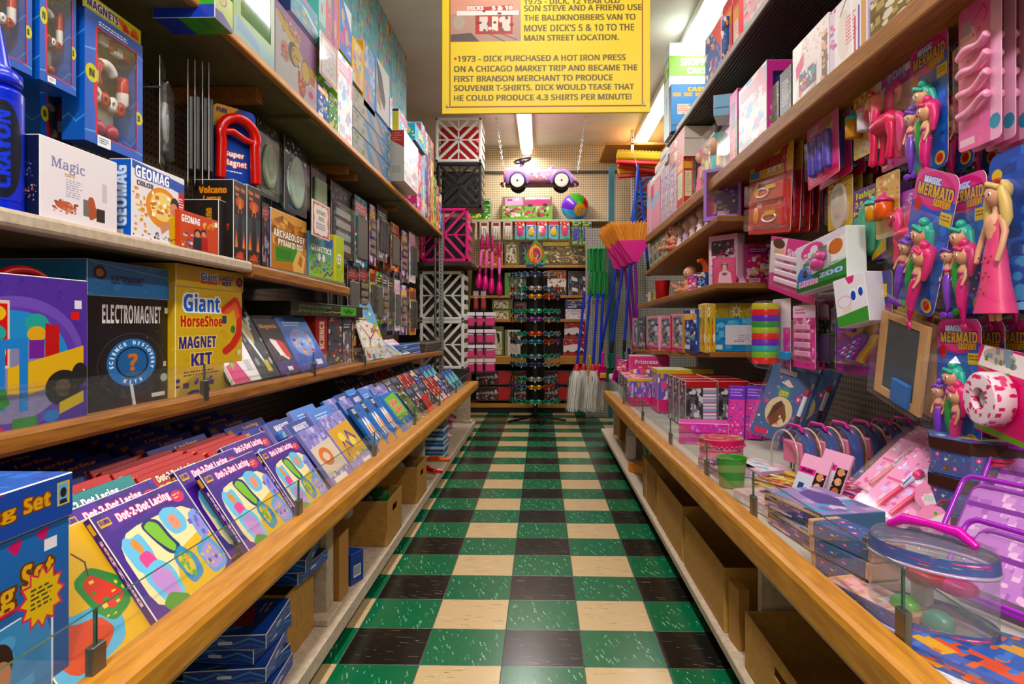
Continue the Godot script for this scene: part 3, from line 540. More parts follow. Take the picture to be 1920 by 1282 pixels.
func stock_right():
	B("shopping_cart_box","tall clear-sided shopping cart toy box with a green header at the far shelf end","box","",v(1.01,2.172,-4.6),0,v(0.36,0.6,0.2),"cart clear|cart clear|#d8e8e8")
	B("cash_register_box","bright blue cash register box in front of the shopping cart box","box","",v(0.945,2.172,-4.45),0,v(0.24,0.3,0.08),"cash box|#1a5a8a|#1a5a8a")
	B("toy_phone_box","grey and red boxed toy at the middle of the metal top shelf","box","",v(0.91,2.168,-3.486),-90,v(0.323,0.253,0.1),"red phone|red phone|#e8dcd8")
	B("toy_phone_box","narrow red box with a yellow band on the metal top shelf, nearer one","box","",v(0.96,2.168,-3.367),-90,v(0.163,0.346,0.12),"lava phone|#d83a3a|#e8a090")
	B("toy_phone_box","narrow red box with a yellow band on the metal top shelf, farther one","box","",v(0.96,2.168,-3.215),-90,v(0.105,0.302,0.12),"lava phone|#d83a3a|#e8a090")
	B("doll_carton","pink and teal doll carton at the near end of the metal top shelf","box","",v(0.96,2.168,-2.776),-90,v(0.366,0.165,0.2),"teal girl|teal girl|#f0b0bc")
	B("vanity_box","pink vanity mirror box with a white top, at the edge of the metal shelf","box","",v(0.905,2.168,-3.167),-90,v(0.356,0.03,0.1),"busy pink|#e8208a|#f0e8ec")
	B("makeup_kit","white boxed make-up kit with coloured pompoms","box","",v(0.92,1.665,-2.238),-90,v(0.294,0.218,0.12),"makeup kit|#eae4e4|#f4f0f0")
	B("brush_kit","white boxed cosmetic brush kit right of the make-up kit","box","",v(0.92,1.665,-1.962),-90,v(0.236,0.208,0.12),"brush kit|#d8c8e0|#f4f0f0")
	B("window_carton","dark gold carton with a window at the near end of the wooden shelf","box","",v(0.935,1.665,-1.714),-90,v(0.225,0.121,0.15),"gold window|#6a5418|#6a5418")
	B("printed_pack","black printed pack standing beside the make-up kit","pack","",v(0.895,1.665,-2.482),-90,v(0.118,0.19,0.05),"princess black|#14120f|#14120f")
	B("printed_pack","grey patterned pack left of the black one","pack","",v(0.905,1.665,-2.661),-90,v(0.159,0.187,0.05),"grey pack|#4a4a44|#6a6a62")
	B("doll_box","pink and green window doll box on the high wooden shelf","box","",v(0.91,1.665,-2.845),-90,v(0.371,0.292,0.1),"busy white|doll green|#d83aa0")  # pale front print stands in for glare on the clear front
	B("doll_box","slim doll box behind the pink and green window box","box","",v(0.91,1.665,-3.187),-90,v(0.123,0.343,0.06),"doll green|doll green|#d83aa0")
	B("heart_box","pale blue box with a pink heart panel perched on the bagged dolls","box","",v(0.96,1.955,-3.42),-20,v(0.2,0.1,0.18),"heart box|#d8eaf0|#c8e0ea")
	bagged_doll("bagged blonde rag doll in clear plastic on the high wooden shelf",v(0.95,1.666,-3.319),-90,0.556,0.273,"f0d8a0","e8a0c0")
	bagged_doll("bagged teal-haired rag doll in clear plastic on the high wooden shelf",v(0.95,1.666,-3.755),-90,0.272,0.339,"2a9a90","4ac8c0")
	bagged_doll("bagged green-dressed rag doll in clear plastic on the high wooden shelf",v(0.95,1.666,-3.973),-90,0.111,0.371,"c89a5a","a8c83a")
	bagged_doll("bagged pink-haired rag doll in clear plastic on the high wooden shelf",v(0.95,1.666,-4.133),-90,0.15,0.377,"e87aa0","f090b0")
	B("red_carton","red carton with a black figure print, upper of the stacked pair","box","",v(0.96,2.061,-4.417),-90,v(0.484,0.078,0.2),"red carton|#d8d4cc|#b01418")
	B("red_carton","red carton with a black figure print, lower of the stacked pair","box","",v(0.96,1.956,-4.417),-90,v(0.484,0.112,0.2),"red carton|#d8d4cc|#b01418")
	B("tall_box","tall narrow red box with a yellow band, under the stacked red cartons","box","",v(0.89,1.665,-4.305),-90,v(0.198,0.354,0.06),"red tall|red tall|#d8221a")
	B("print_box","colourful printed box in the far row on the high wooden shelf, first of three","box","printed boxes on the high wooden shelf",v(0.96,1.665,-4.53),-90,v(0.219,0.327,0.2),"print stack|print stack|white flat")
	B("print_box","colourful printed box in the far row on the high wooden shelf, second of three","box","printed boxes on the high wooden shelf",v(0.96,1.665,-4.739),-90,v(0.16,0.362,0.2),"print stack|print stack|white flat")
	B("print_box","colourful printed box in the far row on the high wooden shelf, third of three","box","printed boxes on the high wooden shelf",v(0.96,1.665,-4.915),-90,v(0.151,0.382,0.2),"print stack|print stack|white flat")
	B("flat_box","white flat box stacked over the far printed boxes, highest one","box","white flat boxes on the high wooden shelf",v(1.05,2.151,-4.992),-90,v(0.507,0.077,0.3),"white flat|#b8a8a0|#ece8e4")
	B("flat_box","white flat box stacked over the far printed boxes, middle one","box","white flat boxes on the high wooden shelf",v(1.05,2.114,-5.214),-90,v(0.554,0.072,0.3),"white flat|#b8a8a0|#ece8e4")
	B("flat_box","white flat box stacked over the far printed boxes, lowest one","box","white flat boxes on the high wooden shelf",v(1.05,2.055,-5.357),-90,v(0.584,0.074,0.3),"white flat|#b8a8a0|#ece8e4")
	B("doll_box","pale pink box tied with a blue ribbon at the far end of the wooden shelf","box","",v(0.935,1.665,-5.243),-90,v(0.416,0.356,0.15),"pink ribbon|#f0aac0|#f0d8e0")
	B("doll_box","white-backed pink box behind the ribbon-tied one","box","",v(0.935,1.665,-5.56),-90,v(0.165,0.417,0.15),"pink ribbon|#ece8e4|#f0d8e0")
	window_box("doll_box","lilac doll box with a hot pink edge at the corner of the topmost corner shelf","box","",v(0.93,1.468,-3.5),-40,v(0.2,0.26,0.09),"#b08ad8|#e83aa8",Rect2(0.08,0.06,0.84,0.86),"busy violet")
	bagged_doll("clear-packed baby doll on the topmost corner shelf, first from the near corner",v(0.935,1.46,-3.66),-80,.13,.2,"e8c8a0","e8b8c8")
	bagged_doll("clear-packed baby doll on the topmost corner shelf, second from the near corner",v(0.935,1.454,-3.86),-80,.13,.2,"c89a6a","c8a8d8")
	bagged_doll("clear-packed baby doll on the topmost corner shelf, third from the near corner",v(0.935,1.448,-4.06),-80,.13,.2,"e8c8a0","f0e0e8")
	bagged_doll("clear-packed baby doll on the topmost corner shelf, fourth from the near corner",v(0.935,1.442,-4.26),-80,.13,.2,"c89a6a","e8b8c8")
	bagged_doll("clear-packed baby doll on the topmost corner shelf, fifth from the near corner",v(0.935,1.436,-4.46),-80,.13,.2,"e8c8a0","c8a8d8")
	bagged_doll("clear-packed baby doll on the topmost corner shelf, sixth from the near corner",v(0.935,1.43,-4.66),-80,.13,.2,"c89a6a","f0e0e8")
	baby_doll("big-eyed baby doll in a red and white bonnet on the topmost corner shelf",v(0.92,1.44,-4.75),-60,1.0,"f4e8ea","d8201a")
	B("doll_window_box","tan teal-windowed doll box on the topmost corner shelf, first from the bonnet doll","box","tan doll boxes on the topmost corner shelf",v(0.93,1.43,-4.94),-90,v(.18,.24,.1),"picture doll|#c8926a|#c8926a")
	B("doll_window_box","tan teal-windowed doll box on the topmost corner shelf, second from the bonnet doll","box","tan doll boxes on the topmost corner shelf",v(0.93,1.421,-5.14),-90,v(.18,.24,.1),"picture doll|#c8926a|#c8926a")
	B("doll_window_box","tan teal-windowed doll box on the topmost corner shelf, third from the bonnet doll","box","tan doll boxes on the topmost corner shelf",v(0.93,1.412,-5.34),-90,v(.18,.24,.1),"picture doll|#c8926a|#c8926a")
	B("doll_window_box","tan teal-windowed doll box on the topmost corner shelf, fourth from the bonnet doll","box","tan doll boxes on the topmost corner shelf",v(0.93,1.403,-5.54),-90,v(.18,.24,.1),"picture doll|#c8926a|#c8926a")
	B("nail_kit","tall pink and white nail kit case on the middle corner shelf","case","",v(0.98,1.146,-3.68),-55,v(.19,.27,.06),"nail case|#ecc6d8|#ecc6d8")
	B("photo_box","pink box with a photo of a dark-haired girl at the corner of the middle shelf","box","",v(0.91,1.146,-3.46),-10,v(.11,.13,.05),"girl photo|#d81a70|#e82a80")
	B("play_box","dim pink box with blue lettering inside the middle corner shelf","box","",v(1.12,1.146,-3.6),0,v(.14,.21,.08),"busy pink|#b83a80|#b83a80")
	wand_bag("purple framed hand mirror pack behind the girl photo box",v(1,1.15,-3.56),0,0,"")
	sea_horse("orange plastic seahorse rattle standing on the middle corner shelf",v(0.95,1.14,-3.98))
	B("toy_card","small blue carton with a leaning white tag beside the seahorse","box","",v(0.9,1.14,-3.82),-70,v(.09,.09,.05),"busy blue|#2a5a9a|#e8e4e0")
	baby_doll("sitting bare baby doll on the middle corner shelf beside the seahorse",v(0.92,1.135,-4.3),-60,.8,"d89a80","e8b0a0",0.0)
	baby_doll("baby doll in a printed nappy lying on the middle corner shelf",v(0.92,1.135,-4.6),-120,.8,"d89a80","e8e4d0",50.0)
	B("doll_set_box","pink and blue baby doll set box at the near side of the bare dolls","box","",v(0.92,1.137,-4.08),-80,v(.14,.1,.07),"busy pink|#c8a8d8|#e8d0e0")
	cup("red plastic beaker on the middle corner shelf",v(0.89,1.115,-5.1),.055,.15,"c0161a")
	B("small_toy_box","small toy box on the middle corner shelf, first past the red beaker","box","small boxes past the red beaker",v(0.88,1.108,-5.25),-90,v(.11,.09,.08),"busy green|#c8b070|#d8c8a0")
	B("small_toy_box","small toy box on the middle corner shelf, second past the red beaker","box","small boxes past the red beaker",v(0.88,1.104,-5.39),-90,v(.11,.09,.08),"busy white|#c8b070|#d8c8a0")
	B("small_toy_box","small toy box on the middle corner shelf, third past the red beaker","box","small boxes past the red beaker",v(0.88,1.1,-5.53),-90,v(.11,.09,.08),"busy teal|#c8b070|#d8c8a0")
	B("play_set_box","yellow box with white daisies on the lowest corner shelf, nearest the aisle","box","yellow daisy boxes",v(0.915,0.804,-3.68),0,v(.125,.25,.1),"yellow daisy|yellow daisy|#e6c020")
	B("play_set_box","yellow box with white daisies on the lowest corner shelf, middle one","box","yellow daisy boxes",v(1.043,0.804,-3.68),0,v(.125,.25,.1),"yellow daisy|yellow daisy|#e6c020")
	B("play_set_box","yellow box with white daisies on the lowest corner shelf, farthest inside","box","yellow daisy boxes",v(1.171,0.804,-3.68),0,v(.125,.25,.1),"yellow daisy|yellow daisy|#e6c020")
	B("sticker_box","wide sky-blue box with a white label panel in front of the yellow daisy boxes","box","",v(1.02,0.806,-3.575),0,v(.33,.17,.08),"blue squares|#2aa4e0|#4ab4e8")
	B("window_doll_box","yellow flowered window doll box in the row on the lowest corner shelf","box","doll boxes on the lowest corner shelf",v(0.855,0.801,-3.592),-90,v(0.166,0.247,0.05),"yellow daisy|yellow daisy|#d8d0d0")
	B("window_doll_box","blue-topped yellow window doll box in the row on the lowest corner shelf","box","doll boxes on the lowest corner shelf",v(0.878,0.792,-3.823),-90,v(0.354,0.232,0.12),"busy blue|#2a5aa0|#d8d0d0")
	B("window_doll_box","dark red and yellow window doll box in the row on the lowest corner shelf","box","doll boxes on the lowest corner shelf",v(0.866,0.783,-4.135),-90,v(0.356,0.223,0.12),"doll window|#c8a020|#d8d0d0")
	B("window_doll_box","crimson-edged window doll box in the row on the lowest corner shelf","box","doll boxes on the lowest corner shelf",v(0.854,0.774,-4.468),-90,v(0.403,0.223,0.12),"doll window|#c81a4a|#d8d0d0")
	B("window_doll_box","pink-framed window doll box in the row on the lowest corner shelf","box","doll boxes on the lowest corner shelf",v(0.842,0.765,-4.915),-90,v(0.59,0.236,0.12),"doll window|#f0b0c0|#d8d0d0")
	B("window_doll_box","black and white window doll box in the row on the lowest corner shelf","box","doll boxes on the lowest corner shelf",v(0.83,0.756,-5.34),-90,v(0.369,0.244,0.12),"busy grey|#2a2a2a|#d8d0d0")
	B("window_doll_box","grey window doll box in the row on the lowest corner shelf","box","doll boxes on the lowest corner shelf",v(0.818,0.747,-5.612),-90,v(0.287,0.247,0.12),"doll window|#5a5a5a|#d8d0d0")
	behind(shoe_pack("pink card of four play shoe pieces at the top right",v(0.93,1.619,-1.49),-90,0.143,0.313,0),"pink card of four play shoe pieces at the top right",v(0.93,1.619,-1.49),6,0.028)
	behind(mermaid_pack("upright mermaid trio card in the top hanging row",v(0.95,1.63,-1.718),-90,0.164,0.33,0),"upright mermaid trio card in the top hanging row",v(0.95,1.63,-1.718),2,0.06)
	behind(pony_pack("hot pink winged pony card in the top row",v(0.97,1.647,-1.907),-90,0.17,0.291,0),"hot pink winged pony card in the top row",v(0.97,1.647,-1.907),0,0.045)
	behind(bottle_pack("toy milk bottle card beside the top pony",v(0.97,1.645,-2.08),-90,0.175,0.214,"e8e0e8","f0a0b8",0),"toy milk bottle card beside the top pony",v(0.97,1.645,-2.08),0,0.045)
	behind(blister_pack("princess_pack","pink comb fan card with a doll photo","toy pack","",v(0.95,1.623,-2.362),-90,0.258,0.217,"princess card","tubes","5a4ab0",3),"pink comb fan card with a doll photo",v(0.95,1.623,-2.362),4,0.04)
	pile("pink_card","tall pink card hung edge-on right of the red medical pack, %s of six","toy pack","pink cards hung edge-on",v(0.98,1.36,-2.78),v(.028,0,.02),6,v(.16,.36,.006),"busy pink|#d83a8a|#d83a8a",0.0,-115.0)
	hook("wire peg hook holding the edge-on pink cards",v(1.285,1.7,-2.72),v(-.32,0,0))
	behind(medic_pack("red medical play set with a hazard-striped header",v(0.95,1.662,-2.89),-90,0.539,0.357,-6),"red medical play set with a hazard-striped header",v(0.95,1.662,-2.89),3,0.035)
	behind(blister_pack("ring_pack","yellow card with a toy ring and looking glass","toy pack","",v(1,1.411,-2.337),-90,0.19,0.164,"yellow ring card","disc","c8b8a8",0),"yellow card with a toy ring and looking glass",v(1,1.411,-2.337),2,0.03)
	behind(blister_pack("nail_pack","green and purple toy fingernail card","toy pack","",v(0.98,1.34,-2.088),-90,0.202,0.226,"nail card","disc","2ab08a",0),"green and purple toy fingernail card",v(0.98,1.34,-2.088),3,0.035)
	behind(bottle_pack("orange juice baby bottle card left of the lower pony",v(0.95,1.34,-1.919),-90,0.129,0.176,"f06a1a","e04a90",0),"orange juice baby bottle card left of the lower pony",v(0.95,1.34,-1.919),0,0.045)
	behind(pony_pack("hot pink winged pony card in the second row",v(0.96,1.276,-1.782),-90,0.169,0.201,0),"hot pink winged pony card in the second row",v(0.96,1.276,-1.782),0,0.045)
	behind(mermaid_pack("tilted mermaid trio card in the second row",v(0.92,1.282,-1.626),-90,0.182,0.334,-20),"tilted mermaid trio card in the second row",v(0.92,1.282,-1.626),0,0.045)
	behind(mermaid_pack("upright mermaid trio card right of the tilted one",v(0.95,1.26,-1.567),-90,0.14,0.31,0),"upright mermaid trio card right of the tilted one",v(0.95,1.26,-1.567),2,0.055)
	behind(doll_pack("fashion doll in a pink dress on a blue card",v(0.95,1.281,-1.383),-90,0.211,0.326,0),"fashion doll in a pink dress on a blue card",v(0.95,1.281,-1.383),0,0.045)
	behind(blister_pack("tea_pack","pink tea set card with a girl photo, leaning","toy pack","",v(0.95,1.248,-2.635),-90,0.492,0.218,"tea card","bars","f4e0ec",-10),"pink tea set card with a girl photo, leaning",v(0.95,1.248,-2.635),0,0.045)
	behind(pet_pack("white and green boxed toy pet with an orange dot",v(0.93,1.206,-2.265),-90,0.404,0.163,4),"white and green boxed toy pet with an orange dot",v(0.93,1.206,-2.265),0,0.045)
	behind(rainbow_pack("rainbow striped slide toy in a clear pack",v(0.97,1.028,-2.811),-90,0.204,0.289,0),"rainbow striped slide toy in a clear pack",v(0.97,1.028,-2.811),0,0.045)
	behind(blister_pack("clips_pack","pink hair clip and bead card beside the rainbow toy","toy pack","",v(0.97,0.996,-2.576),-90,0.218,0.233,"clips card","bars","f0a8d0",0),"pink hair clip and bead card beside the rainbow toy",v(0.97,0.996,-2.576),1,0.045)
	behind(blister_pack("watch_pack","silver and purple toy watch pack under the boxed pet","toy pack","",v(1,1.044,-2.599),-90,0.143,0.159,"clips card","disc","8a5a9a",0),"silver and purple toy watch pack under the boxed pet",v(1,1.044,-2.599),1,0.06)
	behind(girl_pack("fashion girl play set card with two heart boxes",v(0.95,1.074,-2.067),-90,0.348,0.3,0),"fashion girl play set card with two heart boxes",v(0.95,1.074,-2.067),0,0.045)
	behind(blister_pack("heart_pack","black heart-print pack behind the fashion girl card","toy pack","",v(1,0.94,-2.44),-90,0.135,0.168,"heart card","bag","3a2a4a",0),"black heart-print pack behind the fashion girl card",v(1,0.94,-2.44),1,0.045)
	B("pet_carton","white carton with big cartoon eyes and a green base tilted over the fashion girl card","box","",v(0.915,0.945,-1.98),-75,v(.13,.14,.07),"pet eyes|#dcd8e0|#e8e4ea",0.0,10.0)
	behind(slate_pack("wood-framed toy slate with a blue eraser in a clear bag",v(0.93,0.942,-1.789),-90,0.234,0.226,-12),"wood-framed toy slate with a blue eraser in a clear bag",v(0.93,0.942,-1.789),4,0.03)
	behind(blister_pack("memory_pack","red and yellow school slate card above the wooden slates","toy pack","",v(0.97,1.008,-1.811),-90,0.173,0.077,"memory card","bag","c8a04a",-14),"red and yellow school slate card above the wooden slates",v(0.97,1.008,-1.811),0,0.045)
	behind(mermaid_pack("upright mermaid trio card in the bottom row, in full view",v(0.95,0.938,-1.597),-90,0.165,0.289,0),"upright mermaid trio card in the bottom row, in full view",v(0.95,0.938,-1.597),2,0.05)
	behind(tape_pack("pink card with a reel of heart-dotted white tape",v(0.93,0.876,-1.409),-90,0.166,0.183,-6),"pink card with a reel of heart-dotted white tape",v(0.93,0.876,-1.409),0,0.045)
	hook("empty wire peg hook under the high wooden shelf",v(1.285,1.678,-2.441),v(-.2,0,0))
	hook("short wire peg hook over the yellow ring card",v(1.285,1.401,-2.64),v(-.2,0,0))
	strip_moulding("dark worn metal strip running along the brown pegboard",v(1.272,0.74,-1.55),v(1.272,0.74,-3.2))
	oval_case("clear oval carry case with a magenta handle and toy treats inside",v(0.628,0.452,-1.13),-60)
	octagon_box("octagonal denim-print box with brown rim, lowest of the stack",v(1,0.452,-1.56),10,.13,.08)
	octagon_box("octagonal denim-print box with brown rim, middle of the stack",v(1,0.534,-1.56),14,.13,.08)
	octagon_box("octagonal denim-print box with brown rim, top of the stack",v(1,0.616,-1.56),18,.13,.08)
	mirror_tag("pink octagonal mirror tag hanging before the stacked boxes, upper one",v(0.875,0.56,-1.575),-50)
	mirror_tag("pink octagonal mirror tag hanging before the stacked boxes, lower one",v(0.84,0.525,-1.5),-40)
	dome_case("arched clear trinket case with denim band, first from the aisle",v(0.8,0.457,-2.2),-78)
	dome_case("arched clear trinket case with denim band, second from the aisle",v(0.885,0.457,-2.235),-78)
	dome_case("arched clear trinket case with denim band, third from the aisle",v(0.97,0.457,-2.27),-78)
	dome_case("arched clear trinket case with denim band, fourth from the aisle",v(1.055,0.457,-2.305),-78)
	dome_case("arched clear trinket case with denim band, fifth from the aisle",v(1.14,0.457,-2.34),-78)
	dome_case("arched clear trinket case with denim band, sixth from the aisle",v(1.225,0.457,-2.375),-78)
	clipboard("denim-print horse clipboard set with a pen, nearer one in full view",v(0.9,0.495,-2.72),-52)
	clipboard("denim-print horse clipboard set with a pen, farther one behind it",v(1.06,0.495,-2.9),-56)
	stationery("pink stationery set with two pens in a clear bag, first from the front",v(0.8,0.485,-1.66),-62,52)
	stationery("pink stationery set with two pens in a clear bag, second from the front",v(0.845,0.497,-1.7),-62,52)
	stationery("pink stationery set with two pens in a clear bag, third from the front",v(0.89,0.509,-1.74),-62,52)
	stationery("pink stationery set with two pens in a clear bag, fourth from the front",v(0.935,0.521,-1.78),-62,52)
	stationery("pink stationery set with two pens in a clear bag, fifth from the front",v(0.98,0.533,-1.82),-62,52)
	stationery("pink stationery set farther along the bin, first from the front",v(0.9,0.485,-1.9),-66,50)
	stationery("pink stationery set farther along the bin, second from the front",v(0.95,0.495,-1.95),-66,50)
	stationery("pink stationery set farther along the bin, third from the front",v(1,0.505,-2),-66,50)
	B("cosmetic_card","small pink make-up card with a strip of faces, nearer one","card","",v(0.71,0.452,-1.9),-50,v(.085,.14,.012),"makeup card|#f0b4d0|#f0b4d0",24.0,-8.0)
	B("cosmetic_card","small pink make-up card with a strip of faces, farther one","card","",v(0.78,0.46,-1.93),-50,v(.085,.14,.012),"makeup card|#f0b4d0|#f0b4d0",24.0,-8.0)
	pencil_block("denim-print pencil box with pale wooden ends, bottom of the near pile",v(0.6,0.452,-1.34),-80)
	pencil_block("denim-print pencil box with pale wooden ends, middle of the near pile",v(0.6,0.486,-1.34),-77)
	pencil_block("denim-print pencil box with pale wooden ends, top of the near pile",v(0.6,0.52,-1.34),-74)
	pencil_block("pink-topped pencil box lying nearest the clear oval case",v(0.575,0.452,-1.2),-72)
	B("craft_tray","flat blue box with a purple-pink wavy print, lower of two by the glass","box","",v(0.65,0.452,-1.62),-84,v(.24,.042,.15),"busy violet|#4a6a8a|tray top")
	B("craft_tray","flat blue box with a purple-pink wavy print, upper of two by the glass","box","",v(0.65,0.497,-1.62),-78,v(.24,.042,.15),"busy violet|#4a6a8a|tray top")
	B("flat_pack","white and pink printed flat pack lying between the round tin and the arched cases","pack","",v(0.72,0.452,-2.3),-70,v(.19,.03,.13),"busy white|#b89ab8|busy white")
	B("flat_pack","purple printed flat pack lying by the glass beside the green party cup","pack","",v(0.62,0.452,-2.33),-84,v(.19,.03,.13),"busy violet|#b89ab8|busy violet")
	B("flat_pack","yellow printed card lying before the arched cases","pack","",v(0.74,0.452,-2.06),-60,v(.19,.03,.13),"busy yellow|#b89ab8|busy yellow")
	B("flat_pack","pink printed card lying under the edge of the stationery sets","pack","",v(0.9,0.452,-2.02),-75,v(.19,.03,.13),"busy pink|#b89ab8|busy pink")
	B("felt_toy_card","printed toy card with a bird head lying by the glass beside the blue boxes","card","",v(0.62,0.452,-1.88),-80,v(.2,.03,.12),"busy white|#c8b8c0|bird top")
	cup("green paper party cup on its side by the glass",v(0.58,0.452,-2.12),.045,.09,"3f9a2a")
	round_tin("round pink tin with a lace-edged lid and flower print",v(0.655,0.452,-2.53),.08,.085)
	B("diary_box","magenta keepsake box with a small padlock behind the round pink tin","box","",v(0.68,0.452,-2.92),-12,v(.2,.085,.13),"diary|diary|#f060c0")
	B("hair_set","purple and hot pink hair play set standing upright, first from the aisle","box","hair play sets",v(0.835,0.452,-2.98),-25,v(.07,.23,.03),"hair pack|#7a2ac0|#7a2ac0",10.0)
	B("hair_set","purple and hot pink hair play set standing upright, second from the aisle","box","hair play sets",v(0.91,0.452,-2.98),-25,v(.07,.23,.03),"hair pack|#7a2ac0|#7a2ac0",10.0)
	B("hair_set","purple and hot pink hair play set standing upright, third from the aisle","box","hair play sets",v(0.985,0.452,-2.98),-25,v(.07,.23,.03),"hair pack|#7a2ac0|#7a2ac0",10.0)
	B("card_set_box","clear box of striped cards with a red top, aisle-side column, front","box","red-topped clear boxes",v(0.775,0.435,-3.44),0,v(.15,.235,.15),"red lid box|clear side|#c8161a")
	B("card_set_box","clear box of striped cards with a red top, aisle-side column, second","box","red-topped clear boxes",v(0.775,0.435,-3.6),0,v(.15,.235,.15),"red lid box|clear side|#c8161a")
	B("card_set_box","clear box of striped cards with a red top, aisle-side column, third","box","red-topped clear boxes",v(0.775,0.435,-3.76),0,v(.15,.235,.15),"red lid box|clear side|#c8161a")
	B("card_set_box","clear box of striped cards with a red top, inner column, front","box","red-topped clear boxes",v(0.93,0.435,-3.44),0,v(.15,.235,.15),"red lid box|clear side|#c8161a")
	B("card_set_box","clear box of striped cards with a red top, inner column, second","box","red-topped clear boxes",v(0.93,0.435,-3.6),0,v(.15,.235,.15),"red lid box|clear side|#c8161a")
	B("card_set_box","clear box of striped cards with a red top, inner column, third","box","red-topped clear boxes",v(0.93,0.435,-3.76),0,v(.15,.235,.15),"red lid box|clear side|#c8161a")
	B("card_set_box","red-topped clear box standing apart behind the purple hair sets","box","",v(1.13,0.435,-3.42),0,v(.2,.22,.12),"red lid box|clear side|#c8161a")
	B("play_box","lavender bubble-print carton with a yellow edge behind the red-topped boxes","box","",v(0.83,0.435,-4.1),0,v(.32,.25,.22),"violet play box|violet play box|#d8d0c0")
	B("window_carton","clear-fronted carton with yellow corners by the far glass, first from the near side","box","clear-fronted cartons",v(0.62,0.435,-4.45),-90,v(.22,.17,.16),"clear side|violet play box|busy pink")
	B("window_carton","clear-fronted carton with yellow corners by the far glass, second from the near side","box","clear-fronted cartons",v(0.63,0.435,-4.7),-90,v(.22,.17,.16),"clear side|violet play box|busy pink")
	B("window_carton","clear-fronted carton with yellow corners by the far glass, third from the near side","box","clear-fronted cartons",v(0.64,0.435,-4.95),-90,v(.22,.17,.16),"clear side|violet play box|busy pink")
	B("princess_box","pink orange-striped play box on top of the far clear-fronted cartons","box","",v(0.75,0.607,-4.85),-4,v(.27,.12,.2),"pink play box|pink play box|#c8b8b8")
	B("princess_box","small pink box at the far end beside the striped play box","box","",v(0.6,0.607,-5.02),-30,v(.08,.08,.08),"busy pink|#e83a90|#e83a90")
	clear_purse("clear purse with a purple zip edge, first from the glass at the near end",v(0.76,0.475,-1.17),-70,34)
	clear_purse("clear purse with a purple zip edge, second from the glass at the near end",v(0.84,0.525,-1.3),-66,34)
	clear_purse("clear purse with a purple zip edge, third from the glass at the near end",v(0.95,0.575,-1.36),-60,34)
	B("pen_pack","orange and blue pen pack lying flat at the near corner, by the glass","pack","",v(0.62,0.452,-1),-60,v(.2,.02,.09),"pen pack|#1a4a9c|pen pack")
	B("pen_pack","orange and blue pen pack lying flat at the near corner, farther in","pack","",v(0.74,0.452,-0.98),-50,v(.2,.02,.09),"pen pack|#1a4a9c|pen pack")
	B("paper_label","white paper with a blue line lying on the bin floor under the oval case","paper","",v(0.57,0.451,-1.02),-80,v(.16,.0015,.08),"#e8e8e4|#e8e8e4|label paper")
	open_carton("nearest open cardboard box with a hand hole under the right counter",v(0.7,0.088,-1.49),-90,v(0.5,0.14,0.38),1)
	open_carton("second open cardboard box under the right counter",v(0.69,0.088,-2.2),-90,v(0.53,0.18,0.36),0)
	open_carton("low open cardboard tray beside the closed carton under the right counter",v(0.69,0.088,-2.78),-90,v(0.55,0.2,0.36),0)
	B("cardboard_box","closed taped brown carton standing upright under the right counter","box","",v(0.61,0.088,-3.29),-90,v(.38,.2,.2),"taped|#a87c3c|#b98a48",0.0,0.0,0.7)
	B("cardboard_box","small flat brown carton leaning in front of the first divider on the right","box","",v(0.53,0.088,-1.865),-86,v(.08,.16,.03),"#b98a48|#a87c3c|#b98a48",0.0,0.0,0.7)
	B("cardboard_box","brown carton at the far end of the right lower deck","box","",v(0.69,0.088,-5.2),-90,v(.2,.2,.22),"taped|#9a7034|#a87c3c",0.0,0.0,0.7)
	cup("green plastic bucket standing on the right lower deck",v(0.7,0.088,-4.14),.1,.2,"0f5a34")
	B("orange_bag","yellow-orange bag lying on the right lower deck beside the green bucket","bag","",v(0.59,0.09,-3.98),-60,v(.18,.05,.09),"#e8961a|#e8961a|#f0a82a")
	B("small_carton","small red and white carton on the far right lower deck, first from the bucket","box","red and white cartons on the lower deck",v(0.57,0.088,-4.42),-90,v(.07,.15,.06),"busy red|#e8e0dc|#e8e0dc")
	B("small_carton","small red and white carton on the far right lower deck, second from the bucket","box","red and white cartons on the lower deck",v(0.59,0.088,-4.55),-90,v(.07,.15,.06),"busy red|#e8e0dc|#e8e0dc")
	B("small_carton","small red and white carton on the far right lower deck, third from the bucket","box","red and white cartons on the lower deck",v(0.61,0.088,-4.68),-90,v(.07,.15,.06),"busy red|#e8e0dc|#e8e0dc")
	pass
